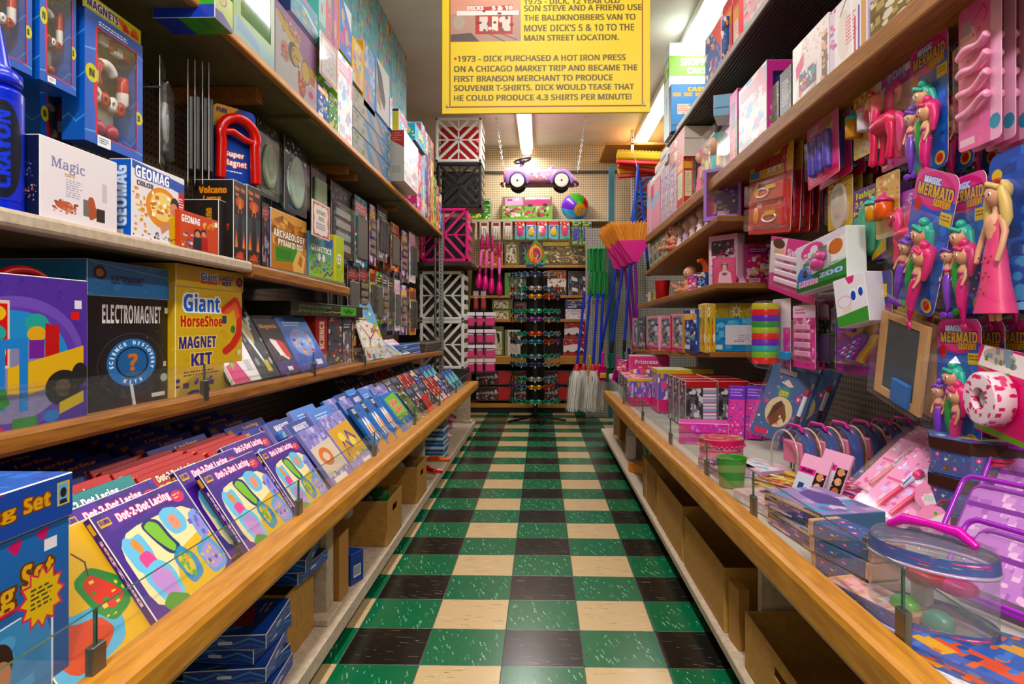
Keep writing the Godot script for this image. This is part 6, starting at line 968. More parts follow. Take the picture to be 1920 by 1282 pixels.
	"nail case":[180,320,"f ecc6d8;r 10 10 80 30 4a3a40;n 60 10 14 80 70 6 12 2a2a2a c82a4a f0f0f0 8ac8a0 e86a9a;p f0a8c8 0 0 100 0 100 8 0 10;s 3 e85a9a 20 40 70 34 80 60 60 90"],
	"girl photo":[150,180,"f e82a80;b 8 8 84 30 5 f060a8;e 50 34 14 14 e0b090;p 2a1a14 34 24 66 24 66 44 60 44 58 28 42 28 40 44 34 44;p f0c0d0 26 60 44 48 58 48 78 60 84 100 20 100;e 50 64 12 6 8a4a3a"],
	"pink play box":[200,150,"f e43a90;T 12 20 60 26 f8d0e8 b b01a70 Princess;n 24 0 60 100 40 6 12 f08a3a f0d04a 8a5ac8 f4b0d0;c 12 0 78 100 22 f08a3a f4e0ec 7a6ad0 f06ab0"],
	"violet play box":[300,120,"f 7a6ac8;n 40 0 0 100 100 4 10 f0b03a f06ab0 c8c0f0 f0e0f0;r 0 70 100 30 e83a8a;r 0 0 100 10 e8d02a"],
	"red lid box":[220,300,"f 3a3438;n 60 0 0 56 100 6 22 5a5258 2a262a 8a8088 d8d4d8;r 0 0 100 14 c8161a;r 56 14 44 86 d8d0d8;h 26 56 14 44 86 e8e0ec c8a0c8 7ac8d8 e87aa0 f4f0f4 a8a0c0"],
	"clear side":[160,300,"f 4a4248;n 60 0 0 100 100 6 30 6a6068 3a343a 8a8488 c0bcc0;r 4 4 22 24 a01a24;s 2 d8d4d8 60 20 70 90"],
	"diary":[240,100,"f e83ab0;p f04aa0 0 0 20 0 20 100 0 100;n 20 20 0 80 40 3 7 c86ae0 f08ad0 a85ad0;n 24 0 50 100 50 3 7 c83ac0 b04ad0;r 48 50 10 24 c8b8c0;r 0 44 100 6 a01a7a"],
	"pink tin":[240,100,"f ef8ab0;n 30 0 40 100 60 4 10 e83a7a f4d87a 8ab83a f8c8d8;n 60 0 0 100 30 2 5 e8286a f8a0c0;r 0 32 100 6 d81a6a"],
	"pink tin top":[160,160,"f ea3a80;n 60 0 0 100 100 6 14 e8d04a f080a8 d01a60 8ab83a"],
	"denim":[256,160,"f 55639a;n 200 0 0 100 100 1 3 4a578c 6270a6;k 16 26 7 11 f05a9a 6 0.6;e 16 26 2 3 f8e0ea;k 62 70 7 11 f05a9a 6 0.6;e 62 70 2 3 f8e0ea;k 84 30 5 8 3aa0d8 6 0.6;k 38 40 5 8 e8dcc8 7 0.5;p 8a5230 30 66 40 60 48 66 50 84 44 76 36 76 34 88;s 1.5 3a8a3a 64 30 74 44 70 60;n 26 0 0 100 100 2 4 e83a8a f0a03a 3ab0d8 c8e06a"],
	"denim cover":[230,330,"f 4a6690;n 160 0 0 100 100 1 4 42608a 5674a0;e 44 36 14 9 2a9a8a;T 34 32 20 3.5 f0d83a b 1a5a5a Horse;T 34 36 20 3.5 f0d83a b 1a5a5a Diary;p e8c8b8 30 22 44 16 60 24 50 26;e 46 62 30 21 d8c498;p 7a4624 26 76 30 56 44 48 54 50 66 66 66 74 56 68 50 76 40 84;p 4a2614 34 52 44 46 52 50 40 62 30 74;k 78 38 8 6 e83a8a 6 0.6;e 78 38 2 2 f8e0e8;k 12 52 6 4.5 e83a8a 6 0.6;n 30 0 10 100 88 3 6 f0a03a 3ab0e8 f05a9a e8dcc8;r 8 90 30 8 e8186a"],
	"brown trim":[128,40,"f 6a3a26;n 20 0 10 100 80 5 12 e8d0c0 3a9ad8 f05a9a f0a03a;n 20 0 0 100 100 3 8 5a2e1e 7a4630"],
	"tin top":[200,200,"f 5a68a0;n 100 0 0 100 100 2 5 4a578c 6270a6;e 50 50 34 28 d8c8b0;p 7a4a2a 36 60 44 40 60 38 66 56 58 64 48 62;n 30 0 0 100 100 4 8 e84a8a 3ab0d8 f0c83a e8e0d8"],
	"stationery":[260,330,"f f09cc8;n 50 0 0 100 60 4 12 f4b8dc e06ab8 d8c0f0 f8e0f0;e 56 30 18 12 e8a8d0;e 56 30 8 6 f8f0f8;h 8 60 8 34 20 a8d0f0 f0a8c8 c8e8a8 e8b8e8;r 4 40 90 4 e83a9a;n 30 0 60 100 40 4 10 f4c0e0 e83aa0 c88ad8"],
	"makeup card":[140,260,"f f0b4d0;r 0 26 60 12 e83aa0;t 10 28 40 7 2a1a24 b GLAM;r 0 40 60 60 c8ccd8;r 16 58 20 30 2a4a78;r 62 30 38 70 1a1612;e 80 38 12 8 d89a70;e 80 58 12 8 e8b088;e 80 78 12 8 c87a50;n 10 62 30 38 70 3 6 1a1612 f0e8e0"],
	"block top":[220,90,"f e0b8b0;n 60 0 0 100 100 4 12 f0a8b8 c8a088 e88aa8 d8c8c0;r 60 40 20 30 d8e0e0"],
	"wood end":[60,60,"f d8a888;n 14 0 0 100 100 20 60 dcb090 cc9a78"],
	"hair pack":[80,280,"f e83aa8;r 0 0 100 26 7a2ac0;b 10 6 80 16 3 c8a0f0;n 40 0 26 100 74 8 20 f05ac0 c81a80 f8a8dc 5a5ac0"],
	"purple zip":[200,120,"f c88ad0;n 60 0 0 100 100 4 12 d8a0dc b070c0 f0c8e8;r 0 30 100 10 8a1aa0"],
	"pen pack":[240,90,"f 2a6ac0;p f05a1a 20 20 96 50 96 84 16 60;p f0b41a 10 40 40 60 36 90 6 70;n 24 0 0 100 100 4 10 3a86d8 1a4a9c f07a2a"],
	"mirror tag":[120,120,"f f4a0c4;p f8d8e4 20 60 80 20 90 50 40 90;r 30 46 44 30 d8d8d4;b 34 50 36 20 3 b0b0ac;e 56 24 6 6 6ab83a"],
	"pet eyes":[160,170,"f e8e4ea;p 4a9a3a 0 78 100 70 100 100 0 100;e 60 40 12 14 f4f8fc;e 60 42 8 10 2a5ac0;e 84 36 10 12 f4f8fc;e 84 38 7 9 2a5ac0;o 30 50 22 12 2 f0a0c0;r 20 60 30 12 e8d8c8;p e84a90 40 0 70 0 64 14 50 16"],
	"tray top":[220,160,"f a890c0;n 40 0 0 100 100 6 20 c8a8d0 8a78b0 6ab0d8 d8c8e0;p 6a5a9a 10 30 50 20 80 40 60 70 20 60"],
	"bird top":[180,120,"f d8b8b8;n 40 0 0 100 100 6 18 c89a8a e8d8d0 b06a8a 8a6a90;e 60 50 20 18 c83a1a;e 30 40 12 16 7a2a6a"],
	"label paper":[120,80,"f e8e8e4;r 10 30 30 8 4a86c8;b 50 20 40 50 4 c8c8c4"],
	"taped":[120,120,"f a87c3c;n 30 0 0 100 100 6 24 ae8442 a07636;r 24 0 10 100 c8a868"],
	"tape dots":[200,100,"f f0dce2;n 120 0 0 100 100 2 5 f05a90 e83a7a"],
	"shop sign":[1500,1060,"f ffe228;r 3.4 0 0.5 95.5 a0521a;r 96.2 0 0.5 95.5 a0521a;r 3.4 95.2 93.3 0.9 a0521a;r 4 2 34 30 d8dae2;r 4 30 34 21 b89484;p b8c4d0 4 2 38 2 38 22 4 24;p d8a088 4 22 38 20 38 30 4 32;p c8321a 16 28 34 26 34 46 16 46;r 7 30 30 3 e8e0d8;T 12 26.5 8 3 f2ece0 b c0301a DICKS;T 24 26.5 10 3 f2ece0 b c0301a 5 & 10;r 18 34 4 10 d8ccc0;r 24 34 3 10 e8dcc8;r 29 34 4 10 d8ccc0;n 20 16 30 18 14 1 2 8a2a1a e8d8c8 5a4a4a;p 5a4c4c 4 46 14 45 18 51 4 51;s 0.5 6a5a58 20 44 30 51;s 0.5 6a5a58 24 43 36 50;e 8 38 3 5 b0a090;e 6.3 62.6 0.7 0.9 e0321a;t 39.6 22.3 46 4.2 5c4c1c s 1975 - DICK, 12 YEAR OLD;t 39.6 26.7 56.5 4.1 5c4c1c s SON STEVE AND A FRIEND USE;t 39.6 33.2 53.5 4.1 5c4c1c s THE BALDKNOBBERS VAN TO;t 39.6 40 53 4.6 5c4c1c s MOVE DICK'S 5 & 10 TO THE;t 39.6 47 45.5 4.1 5c4c1c s MAIN STREET LOCATION.;t 7.4 60.7 81 4.1 5c4c1c s 1973 - DICK PURCHASED A HOT IRON PRESS;t 5.6 67.6 88.4 4.1 5c4c1c s ON A CHICAGO MARKET TRIP AND BECAME THE;t 5.6 74.3 76.6 4.1 5c4c1c s FIRST BRANSON MERCHANT TO PRODUCE;t 5.6 80.8 86.8 4.1 5c4c1c s SOUVENIR T-SHIRTS. DICK WOULD TEASE THAT;t 5.6 87.5 85.6 4.1 5c4c1c s HE COULD PRODUCE 4.3 SHIRTS PER MINUTE!;e 2.6 95.3 1 1.4 b0a070;e 96.9 94.8 1 1.4 b0a070"],
	"pet van":[240,130,"f 8a6a5a;r 0 40 100 60 7ab03a;n 70 4 44 92 50 3 8 4a2a1a f0b0c0 e8d8c8 c83a6a 8a5a3a;p e8a8c8 6 6 40 0 42 36 6 40;r 10 10 10 8 8a3a6a;r 26 8 8 8 f8e0ec;p d81a7a 44 24 70 10 96 18 96 36 46 38;e 56 38 5 7 2a1a20;e 86 36 5 7 2a1a20;p f4ece8 46 2 96 4 96 10 46 12;p 6ab02a 0 90 100 90 100 100 0 100"],
	"white blister":[70,150,"f c8b89a;e 50 40 34 26 e8e4dc;r 20 6 60 18 8a1a2a;p f0ece4 30 24 70 24 60 90 40 90;n 12 10 60 80 38 8 20 b89a6a 8a8a3a"],
	"flower card":[90,150,"f 6ab0d8;r 0 0 100 18 e0281a;e 50 36 40 20 d82a3a;e 50 36 16 12 f4f0f0;e 50 62 24 12 e81a6a;n 16 0 72 100 28 8 20 3a9a2a 8ac84a;n 8 4 2 92 14 6 12 f4f0e0"],
	"flower card b":[90,150,"f 7ac0e0;r 0 0 100 18 e0281a;r 12 24 76 30 2a5ab8;e 56 40 16 12 f4f0f0;e 50 66 26 13 f0d02a;n 16 0 72 100 28 8 20 3a9a2a 8ac84a"],
	"gold toys":[240,140,"f 6a5a2a;n 120 0 0 100 100 3 9 c8a04a 8a6a2a e8d8a8 3a2a14 b88a3a;s 1 e8e0c8 10 40 40 60 70 50 96 56;r 0 92 100 8 3a3a2a"],
	"animal olive":[150,160,"f 7a7a2a;r 10 12 70 80 e4dcc0;n 40 12 14 66 76 5 14 3a2a1a 8a5a2a c8a070 5a5a3a f4eee0;r 0 0 100 10 8a8a2a"],
	"star dark":[110,160,"f 2a2624;k 50 50 46 46 8a8a84 8 0.3;k 50 50 30 30 2a2624 8 0.4;n 16 0 0 100 100 4 10 1a1816 c8c4bc"],
	"animal blue":[220,140,"f 4a5a4a;r 0 0 100 16 8ac8e8;r 0 0 12 100 6aa83a;n 60 12 16 88 80 4 12 5a3a2a c8c8c0 3a4a2a 8a8a84 b0a890"],
	"trucks":[170,140,"f 3a2a24;h 3 0 0 100 100 c84a2a e4dcd4 2a2422;n 60 0 0 100 100 4 12 c8401a e8e0d8 2a2a2a e8862a d8c8c0"],
	"truck white":[150,130,"f 1a1614;n 30 0 0 100 100 5 14 e8862a 2a5ac0 3a2a20 c8301a;p e8e4dc 30 20 90 30 94 44 36 38;p e8e4dc 34 66 92 72 96 86 40 82;e 20 40 10 12 4a90d8;e 20 86 10 12 4a90d8"],
	"giraffe":[90,220,"f 6a6a2a;r 14 16 70 80 d8d4b8;p 1a1a1a 30 20 60 24 70 50 50 60 40 40;n 16 16 60 66 34 6 14 4a4a1a 8a8a4a"],
	"dino white":[120,190,"f d8d4cc;r 0 0 18 100 7a8a3a;p 4a3a30 24 10 70 10 96 50 60 60 40 40;b 30 70 66 20 4 6a6a6a;n 10 20 40 70 30 6 14 8a6a4a b89a7a"],
	"truck red":[170,110,"f c81a16;p e8e4e0 0 40 60 30 90 60 96 76 0 78;e 20 80 8 12 1a1a1a;e 60 80 8 12 1a1a1a;e 84 80 8 12 1a1a1a;n 14 0 0 100 30 4 12 e83a2a 8a0f0f f0d8d0"],
	"red car box":[200,80,"f 3a1414;p d81a14 60 0 96 10 90 90 60 96;n 60 0 30 60 60 3 9 8a8a8a 3a3a3a c8c4c0 1a1a1a 9a2a2a;r 0 44 60 6 a8a8a4;r 50 20 6 30 c8c8c4"],
	"tie dye":[140,200,"f 3aa02a;e 50 52 36 36 e0301a;e 50 52 30 30 f0c01a;e 52 54 24 24 e0301a;e 54 56 18 18 3a2aa0;e 52 54 11 12 e0301a;s 7 f0c01a 50 20 34 40 36 64 54 72 62 56;r 0 90 100 10 1a2a4a;n 16 0 80 100 20 6 14 1a3a7a 3ab0d8 16261a"],
}
func sign_card(label:String,at:Vector3,yaw:float,w:float,h:float,look:String,lean:=0.0):
	var o:=thing("price_card",label,"sign","",at,yaw,lean)
	var mb:=MB.new()
	var A:=art(look)
	mb.rbox(mt("f4f2ec",0.5),v(0,h/2,0),v(w,h,0.003),0.0008,{"f":A})
	obj("card",mb,o)
	mb=MB.new()
	mb.rbox(clear("ffffff",0.05),v(0,h/2,0.0032),v(w*1.05,h*1.05,0.002),0.0006)
	obj("clear_holder",mb,o)
	mb=MB.new()
	mb.rbox(mt("c9c9c4",0.4),v(0,h*0.02,-0.006),v(w*0.3,h*0.12,0.008),0.001)
	obj("clip",mb,o)
func lidded_box(n:String,label:String,cat:String,group:String,at:Vector3,yaw:float,sz:Vector3,looks:String,lid_h:float,lid_looks:String)->Node3D:
	var o:=thing(n,label,cat,group,at,yaw)
	obj("box_body",box_mesh(v(sz.x,sz.y - lid_h+0.002,sz.z),looks),o)
	var l:=obj("lid",box_mesh(v(sz.x+0.006,lid_h,sz.z+0.006),lid_looks),o)
	l.position.y=sz.y - lid_h
	return o
func crayon_bank(label:String,at:Vector3,yaw:float):
	var o:=thing("crayon_bank",label,"money bank","",at,yaw)
	o.scale=v(0.86,1,0.86)
	var blue:=mt("0b2fd0",0.22)
	var mb:=MB.new()
	mb.lathe(blue,[w2(0.001,0.215),w2(0.05,0.213),w2(0.056,0.205),w2(0.056,0.006),w2(0.052,0),w2(0.001,0)],28)
	obj("barrel",mb,o)
	mb=MB.new()
	mb.lathe(blue,[w2(0.001,0.33),w2(0.014,0.329),w2(0.018,0.322),w2(0.034,0.252),w2(0.052,0.24),w2(0.054,0.224),w2(0.05,0.214),w2(0.001,0.213)],28)
	obj("tip",mb,o)
	mb=MB.new()
	var A:=art("crayon label")
	var rows:=[]
	for a in 3:
		var row:=[]
		for j in 13:
			var t:=-0.75+1.5*j/12
			row.append(v(sin(t)*0.0567,0.19 - a*0.085,cos(t)*0.0567))
		rows.append(row)
	mb.grid(A[0],rows,false,A[1])
	obj("printed_label",mb,o)
func magnet_set(label:String,at:Vector3,yaw:float,sz:Vector3,roll:=0.0)->Node3D:
	var o:=window_box("magnet_set",label,"toy set","hanging magnet sets",at,yaw,sz,"magnet front|wave blue",Rect2(0.2,0.1,0.68,0.82),"#141414",0.0)
	o.rotate_object_local(Vector3.BACK,deg_to_rad(roll))
	var mb:=MB.new()
	var A:=art("magnet header")
	mb.rbox(A[0],v(0,sz.y*1.06,sz.z*0.4),v(sz.x,sz.y*0.14,0.0015),0.0004,{"f":A,"b":A})
	obj("header_card",mb,o)
	var red:=mt("c2160f",0.3)
	var white:=mt("dcdad4",0.35)
	var k:=sz.x/0.16
	var z:=0.0
	var put=func(nm:String,made:MB):obj(nm,made,o)
	for s in[[0.045,0.86,0.05,0.016],[0.005,0.885,0.05,0.016]]:
		mb=MB.new()
		mb.rbox(white,v((s[0]- 0.012)*k,s[1]*sz.y,z),v(s[2]*0.5*k,0.016*k,0.012),0.002)
		mb.rbox(red,v((s[0]+0.012)*k,s[1]*sz.y,z),v(s[2]*0.5*k,0.016*k,0.012),0.002)
		put.call("bar_magnet",mb)
	mb=MB.new()
	var arc:=[]
	for j in 13:arc.append(v(cos(PI*j/12+0.6)*0.026*k,sz.y*0.58+sin(PI*j/12+0.6)*0.026*k,z))
	mb.tube(white,arc.slice(0,7),0.009*k,8)
	mb.tube(red,arc.slice(6),0.009*k,8)
	put.call("horseshoe_magnet",mb)
	for s in[-1,1]:
		mb=MB.new()
		mb.lathe(red,[w2(0.001,0.04),w2(0.009,0.036),w2(0.01,0.02),w2(0.01,0.0)],12,k,k,v(s*0.042*k+0.01,sz.y*(0.6 if s<0 else 0.54),z))
		mb.lathe(white,[w2(0.01,0.0),w2(0.01,-0.025),w2(0.004,-0.035),w2(0.001,-0.035)],12,k,k,v(s*0.042*k+0.01,sz.y*(0.6 if s<0 else 0.54),z))
		put.call("capsule_magnet",mb)
	for j in 4:
		mb=MB.new()
		mb.x=Transform3D(Basis(Vector3.RIGHT,PI/2),v((-0.028+j*0.022)*k,sz.y*(0.42 - 0.01*j),z))
		mb.lathe(red if j%2 else white,[w2(0.005,0.008),w2(0.013,0.008),w2(0.013,-0.008),w2(0.005,-0.008),w2(0.005,0.008)],16,k,k)
		put.call("ring_magnet",mb)
	for j in 2:
		mb=MB.new()
		mb.ball(red,v((-0.02+j*0.036)*k,sz.y*0.17,z),v(0.014,0.014,0.012)*k,12)
		put.call("ball_magnet",mb)
	mb=MB.new()
	mb.rbox(mt("8f8b80",0.35,0.4),v(0.005,sz.y*0.27,z - 0.008),v(0.05*k,0.05*k,0.008),0.002)
	put.call("filings_tray",mb)
	price(o,v(-sz.x*0.2,sz.y*0.035,sz.z/2+0.001),w2(0.034,0.018)*k)
	return o
func super_magnet(label:String,at:Vector3,yaw:float,k:float):
	var o:=thing("hanging_magnet",label,"toy magnet","",at,yaw)
	card(o,0.15*k,0.25*k,"super magnet",0.02*k)
	var mb:=MB.new()
	var red:=mt("d3140c",0.16)
	var P:=[]
	var R:=[]
	for j in 25:
		var t:=-0.35+(PI+0.7)*j/24
		P.append(v(cos(t)*0.062*k,-0.075*k+sin(t)*0.058*k,0.02*k)); R.append(0.0165*k)
	P.push_front(v(0.062*k,-0.21*k,0.02*k)); P.push_back(v(-0.062*k,-0.21*k,0.02*k)); R.append(0.0165*k); R.append(0.0165*k)
	mb.tube(red,P,R,14)
	obj("magnet",mb,o)
	mb=MB.new()
	mb.tube(red,[v(-0.06*k,-0.07*k,0.02*k),v(-0.02*k,-0.062*k,0.02*k),v(0.02*k,-0.078*k,0.02*k),v(0.06*k,-0.085*k,0.02*k)],0.011*k,10)
	obj("keeper_bar",mb,o)
func blister_pack(n:String,label:String,cat:String,group:String,at:Vector3,yaw:float,w:float,h:float,look:String,inner:String,color:String,roll:=0.0,lean:=0.0)->Node3D:
	var o:=thing(n,label,cat,group,at,yaw,lean,roll)
	card(o,w,h,look)
	var mb:=MB.new()
	var m:=mt(color,0.4)
	var c:=v(0,0.02 - h*0.56,0)
	match inner:
		"disc":
			mb.x=Transform3D(Basis(Vector3.RIGHT,PI/2),c+v(0,0,0.006))
			mb.lathe(m,[w2(0.001,0.006),w2(w*0.12,0.007),w2(w*0.14,0.002),w2(w*0.22,0.003),w2(w*0.29,0.004),w2(w*0.31,0),w2(w*0.31,-0.005)],22,1.0,1.35)
		"bag":mb.rbox(m,c+v(0,-h*0.02,0.007),v(w*0.76,h*0.6,0.013),0.005)
		"tubes":
			for j in 3:mb.tube(m,[c+v((j - 1)*w*0.24,-h*0.26,0.008),c+v((j - 1)*w*0.24,h*0.26,0.008)],w*0.07,8)
		"bars":
			for j in 4:mb.rbox(m,c+v(0,(j - 1.5)*h*0.14,0.006),v(w*0.66,h*0.09,0.01),0.003)
	obj("contents",mb,o)
	if inner !="bag":blister(o,c,v(w*0.84,h*0.66,0.022))
	return o
func folder(n:String,label:String,cat:String,group:String,at:Vector3,yaw:float,sz:Vector3,looks:String,lean:float,roll:=0.0)->MeshInstance3D:
	return B(n,label,cat,group,at+v(0,sz.z*0.5*sin(deg_to_rad(lean))+0.001,0),yaw,sz,looks,lean,roll,0.42)
func plastic_handle(label:String,at:Vector3):
	var mb:=MB.new()
	var P:=[]
	for j in 15:P.append(v(0,sin(PI*j/14)*0.04,-cos(PI*j/14)*0.07))
	mb.tube(mt("d01414",0.3),P,0.009,8)
	mb.rbox(mt("d01414",0.3),v(-0.01,-0.02,0),v(0.05,0.05,0.16),0.006)
	var o:=obj("red_case",mb)
	o.position=at
	tag(o,label,"toy case")
func open_carton(label:String,at:Vector3,yaw:float,sz:Vector3,hole:int,cat:="box"):
	var o:=thing("cardboard_box",label,cat,"",at,yaw)
	var m:=card_brown
	var h:=sz/2
	var t:=0.004
	var mb:=MB.new()
	slab(mb,m,v(-h.x,0,-h.z),v(h.x,t,h.z),0.001)
	obj("base",mb,o)
	for s in[-1,1]:
		mb=MB.new()
		slab(mb,m,v(s*h.x - t/2,0,-h.z),v(s*h.x+t/2,sz.y,h.z),0.001)
		obj("side_panel",mb,o)
	for s in[-1,1]:
		mb=MB.new()
		if s==1 and hole:
			var y0:=sz.y*0.62
			var y1:=sz.y*0.78
			slab(mb,m,v(-h.x,0,h.z - t),v(h.x,y0,h.z),0.001)
			slab(mb,m,v(-h.x,y1,h.z - t),v(h.x,sz.y,h.z),0.001)
			slab(mb,m,v(-h.x,y0,h.z - t),v(-0.04,y1,h.z),0.001)
			slab(mb,m,v(0.04,y0,h.z - t),v(h.x,y1,h.z),0.001)
		else:slab(mb,m,v(-h.x,0,s*h.z - t/2),v(h.x,sz.y,s*h.z+t/2),0.001)
		obj("end_panel",mb,o)
func toy_ball(label:String,at:Vector3,r:float,c:String):
	var mb:=MB.new()
	mb.ball(mt(c,0.25),Vector3.ZERO,v(r,r,r),14)
	var o:=obj("toy_ball",mb)
	o.position=at
	tag(o,label,"ball")
func toy_gun(label:String,at:Vector3,yaw:float,c:String):
	var mb:=MB.new()
	var m:=mt(c,0.35)
	mb.tube(m,[v(-0.07,0.01,0),v(0.07,0.012,0)],0.011,8)
	mb.bar(m,v(-0.05,0.01,0),v(-0.075,0.0,0.05),0.02,0.018)
	mb.rbox(m,v(0.0,0.02,0),v(0.06,0.02,0.022),0.004)
	var o:=obj("plastic_toy",mb)
	place(o,at,yaw)
	tag(o,label,"toy")
func wand_bag(label:String,at:Vector3,yaw:float,kind:int,group:="pink dress-up toys under the far left counter"):
	var o:=thing("dress_up_pack",label,"toy pack",group,at+v(0,0.012,0),yaw,60.0)
	var mb:=MB.new()
	var pink:=mt(["e8188a","f04aa4","c81a7a"][kind],0.3)
	mb.rbox(mt("f6d0e4",0.5),v(0,0.09,-0.004),v(0.13,0.18,0.003),0.001)
	obj("backing_card",mb,o)
	mb=MB.new()
	if kind==0:
		var P:=[]
		for j in 17:P.append(v(cos(TAU*j/16)*0.04,0.1+sin(TAU*j/16)*0.045,0.008))
		mb.tube(pink,P,0.009,8,false)
		obj("mirror_frame",mb,o)
		mb=MB.new()
		mb.tube(pink,[v(0,0.055,0.008),v(0,0.0,0.008)],[0.012,0.01],8)
		obj("handle",mb,o)
	else:
		for j in 3:mb.ball(pink,v((j - 1)*0.038,0.06+0.05*(j%2),0.01),v(0.024,0.03,0.014),10)
		obj("contents",mb,o)
	mb=MB.new()
	mb.rbox(clear("ffe8f4",0.08),v(0,0.09,0.012),v(0.135,0.17,0.028),0.008)
	obj("clear_bag",mb,o)
const ORD:=["first","second","third","fourth","fifth","sixth","seventh","eighth","ninth","tenth"]
func pile(n:String,label:String,cat:String,group:String,at:Vector3,step:Vector3,count:int,sz:Vector3,looks:String,lean:float,yaw:=90.0):
	for i in count:folder(n,label%ORD[i]if "%s" in label else label,cat,group,at+step*i,yaw,sz,looks,lean)
func peg(n:String,label:String,group:String,at:Vector3,w:float,h:float,look:String,inner:String,color:String,more:=0,step:=0.05)->Node3D:
	var s:=signf(at.x)
	var o:=blister_pack(n,label,"toy pack",group,at,-90*s,w,h,look,inner,color)
	behind(o,label,at,more,step)
	return o
func behind(o:Node3D,label:String,at:Vector3,more:int,step:float):
	var s:=signf(at.x)
	for j in more:dup(o,"%s one behind the %s"%[ORD[j],label],at+v(s*step*(j+1),0,0.004*(j%2)),rad_to_deg(o.rotation.y),rad_to_deg(-o.rotation.x),rad_to_deg(o.rotation.z))
	hook("wire peg hook holding the "+label,v(s*1.285,at.y,at.z),v(at.x - s*1.27,0,0))
func v(x:float,y:float,z:float)->Vector3:return Vector3(x,y,z)
func hair_ball(mb:MB,m,c:Vector3,r:float):
	mb.ball(m,c+v(0,r*0.15,-r*0.2),v(r*1.12,r*1.15,r*1.05),12)
func face(mb:MB,c:Vector3,r:float):
	for s in[-1,1]:
		mb.ball(mt("f4f4f0",0.3),c+v(s*r*0.38,0.0,r*0.86),v(r*0.22,r*0.26,r*0.1),8)
		mb.ball(mt("2a4a6a",0.3),c+v(s*r*0.38,-r*0.02,r*0.93),v(r*0.13,r*0.18,r*0.07),8)
	mb.ball(mt("c83a5a",0.4),c+v(0,-r*0.45,r*0.86),v(r*0.2,r*0.08,r*0.08),8)
	mb.ball(mt("e8b090",0.45),c+v(0,-r*0.18,r*0.95),v(r*0.1,r*0.12,r*0.1),8)
func mermaid(o:Node3D,at:Vector3,k:float,hair:String,tail:String,turn:=0.0):
	var skin:=mt("e6b088",0.45)
	var mb:=MB.new()
	mb.x=Transform3D(Basis(Vector3.UP,turn).scaled(Vector3.ONE*k),at)
	mb.ball(skin,v(0,0,0),v(0.021,0.023,0.021),14)
	face(mb,Vector3.ZERO,0.021)
	mb.tube(skin,[v(0,-0.018,0),v(0,-0.034,0),v(0,-0.052,0),v(0,-0.066,0)],[0.006,0.014,0.01,0.013],10)
	for s in[-1,1]:mb.tube(skin,[v(s*0.013,-0.034,0),v(s*0.021,-0.052,0.002),v(s*0.02,-0.072,0.01)],[0.0045,0.004,0.003],7)
	var b:=obj("mermaid_doll",mb,o)
	var x:=mb.x
	mb=MB.new()
	mb.x=x
	var hm:=mt(hair,0.35)
	hair_ball(mb,hm,v(0,0.004,-0.006),0.022)
	mb.ball(hm,v(0.004,0.03,0.0),v(0.012,0.012,0.012),10)
	mb.tube(hm,[v(0.018,0.01,-0.012),v(0.028,-0.02,-0.01),v(0.024,-0.05,-0.008)],[0.012,0.011,0.005],8)
	mb.tube(hm,[v(-0.016,0.012,0.008),v(0.0,0.02,0.019),v(0.016,0.012,0.01)],[0.006,0.006,0.005],8)
	obj("hair",mb,b)
	mb=MB.new()
	mb.x=x
	var tm:=mt(tail,0.22)
	mb.tube(tm,[v(0,-0.058,0),v(0,-0.078,0.003),v(0.003,-0.11,0.006),v(0.0,-0.14,0.002),v(-0.004,-0.16,0)],[0.013,0.0145,0.012,0.007,0.004],10)
	for s in[-1,1]:mb.ball(tm,v(-0.004+s*0.013,-0.172,0),v(0.015,0.01,0.003),8)
	mb.ball(mt("d83aa0",0.3),v(0,-0.042,0.007),v(0.013,0.007,0.008),8)
	obj("tail",mb,b)
func mermaid_pack(label:String,at:Vector3,yaw:float,w:float,h:float,roll:=0.0)->Node3D:
	var o:=thing("mermaid_pack",label,"toy pack","mermaid trio cards",at,yaw,0.0,roll)
	card(o,w,h,"mermaid card",w*0.16)
	var k:=h/0.27
	mermaid(o,v(0.002*k,-0.105*k,0.016),k*0.84,"2ab8a0","2a9a3a")
	mermaid(o,v(w*0.2,-0.142*k,0.022),k*0.8,"f03a8a","e81a8a",-0.3)
	mermaid(o,v(-w*0.25,-0.138*k,0.02),k*0.68,"8a5ad0","8a4ac8",0.3)
	blister(o,v(0,0.02 - h*0.62,0.0),v(w*0.88,h*0.68,0.055),"ffffff",0.03)
	return o
func shoe_pack(label:String,at:Vector3,yaw:float,w:float,h:float,roll:=0.0)->Node3D:
	var o:=thing("shoe_pack",label,"toy pack","pink play shoe cards",at,yaw,0.0,roll)
	card(o,w,h,"shoes card",w*0.08)
	for j in 4:
		var mb:=MB.new()
		var y:=0.02 - h*(0.36+0.135*j)
		var P:=[]
		var R:=[]
		for i in 9:
			P.append(v((i/8.0 - 0.55)*w*0.68,y+sin(i*0.75+j)*h*0.018+i*h*0.008,0.012)); R.append(h*(0.026+0.006*sin(i*0.9)))
		mb.tube(mt("f6a8c8",0.35),P,R,8)
		obj("shoe_piece",mb,o)
	blister(o,v(-w*0.06,0.02 - h*0.57,0),v(w*0.74,h*0.6,0.024),"ffd8e8",0.04)
	return o
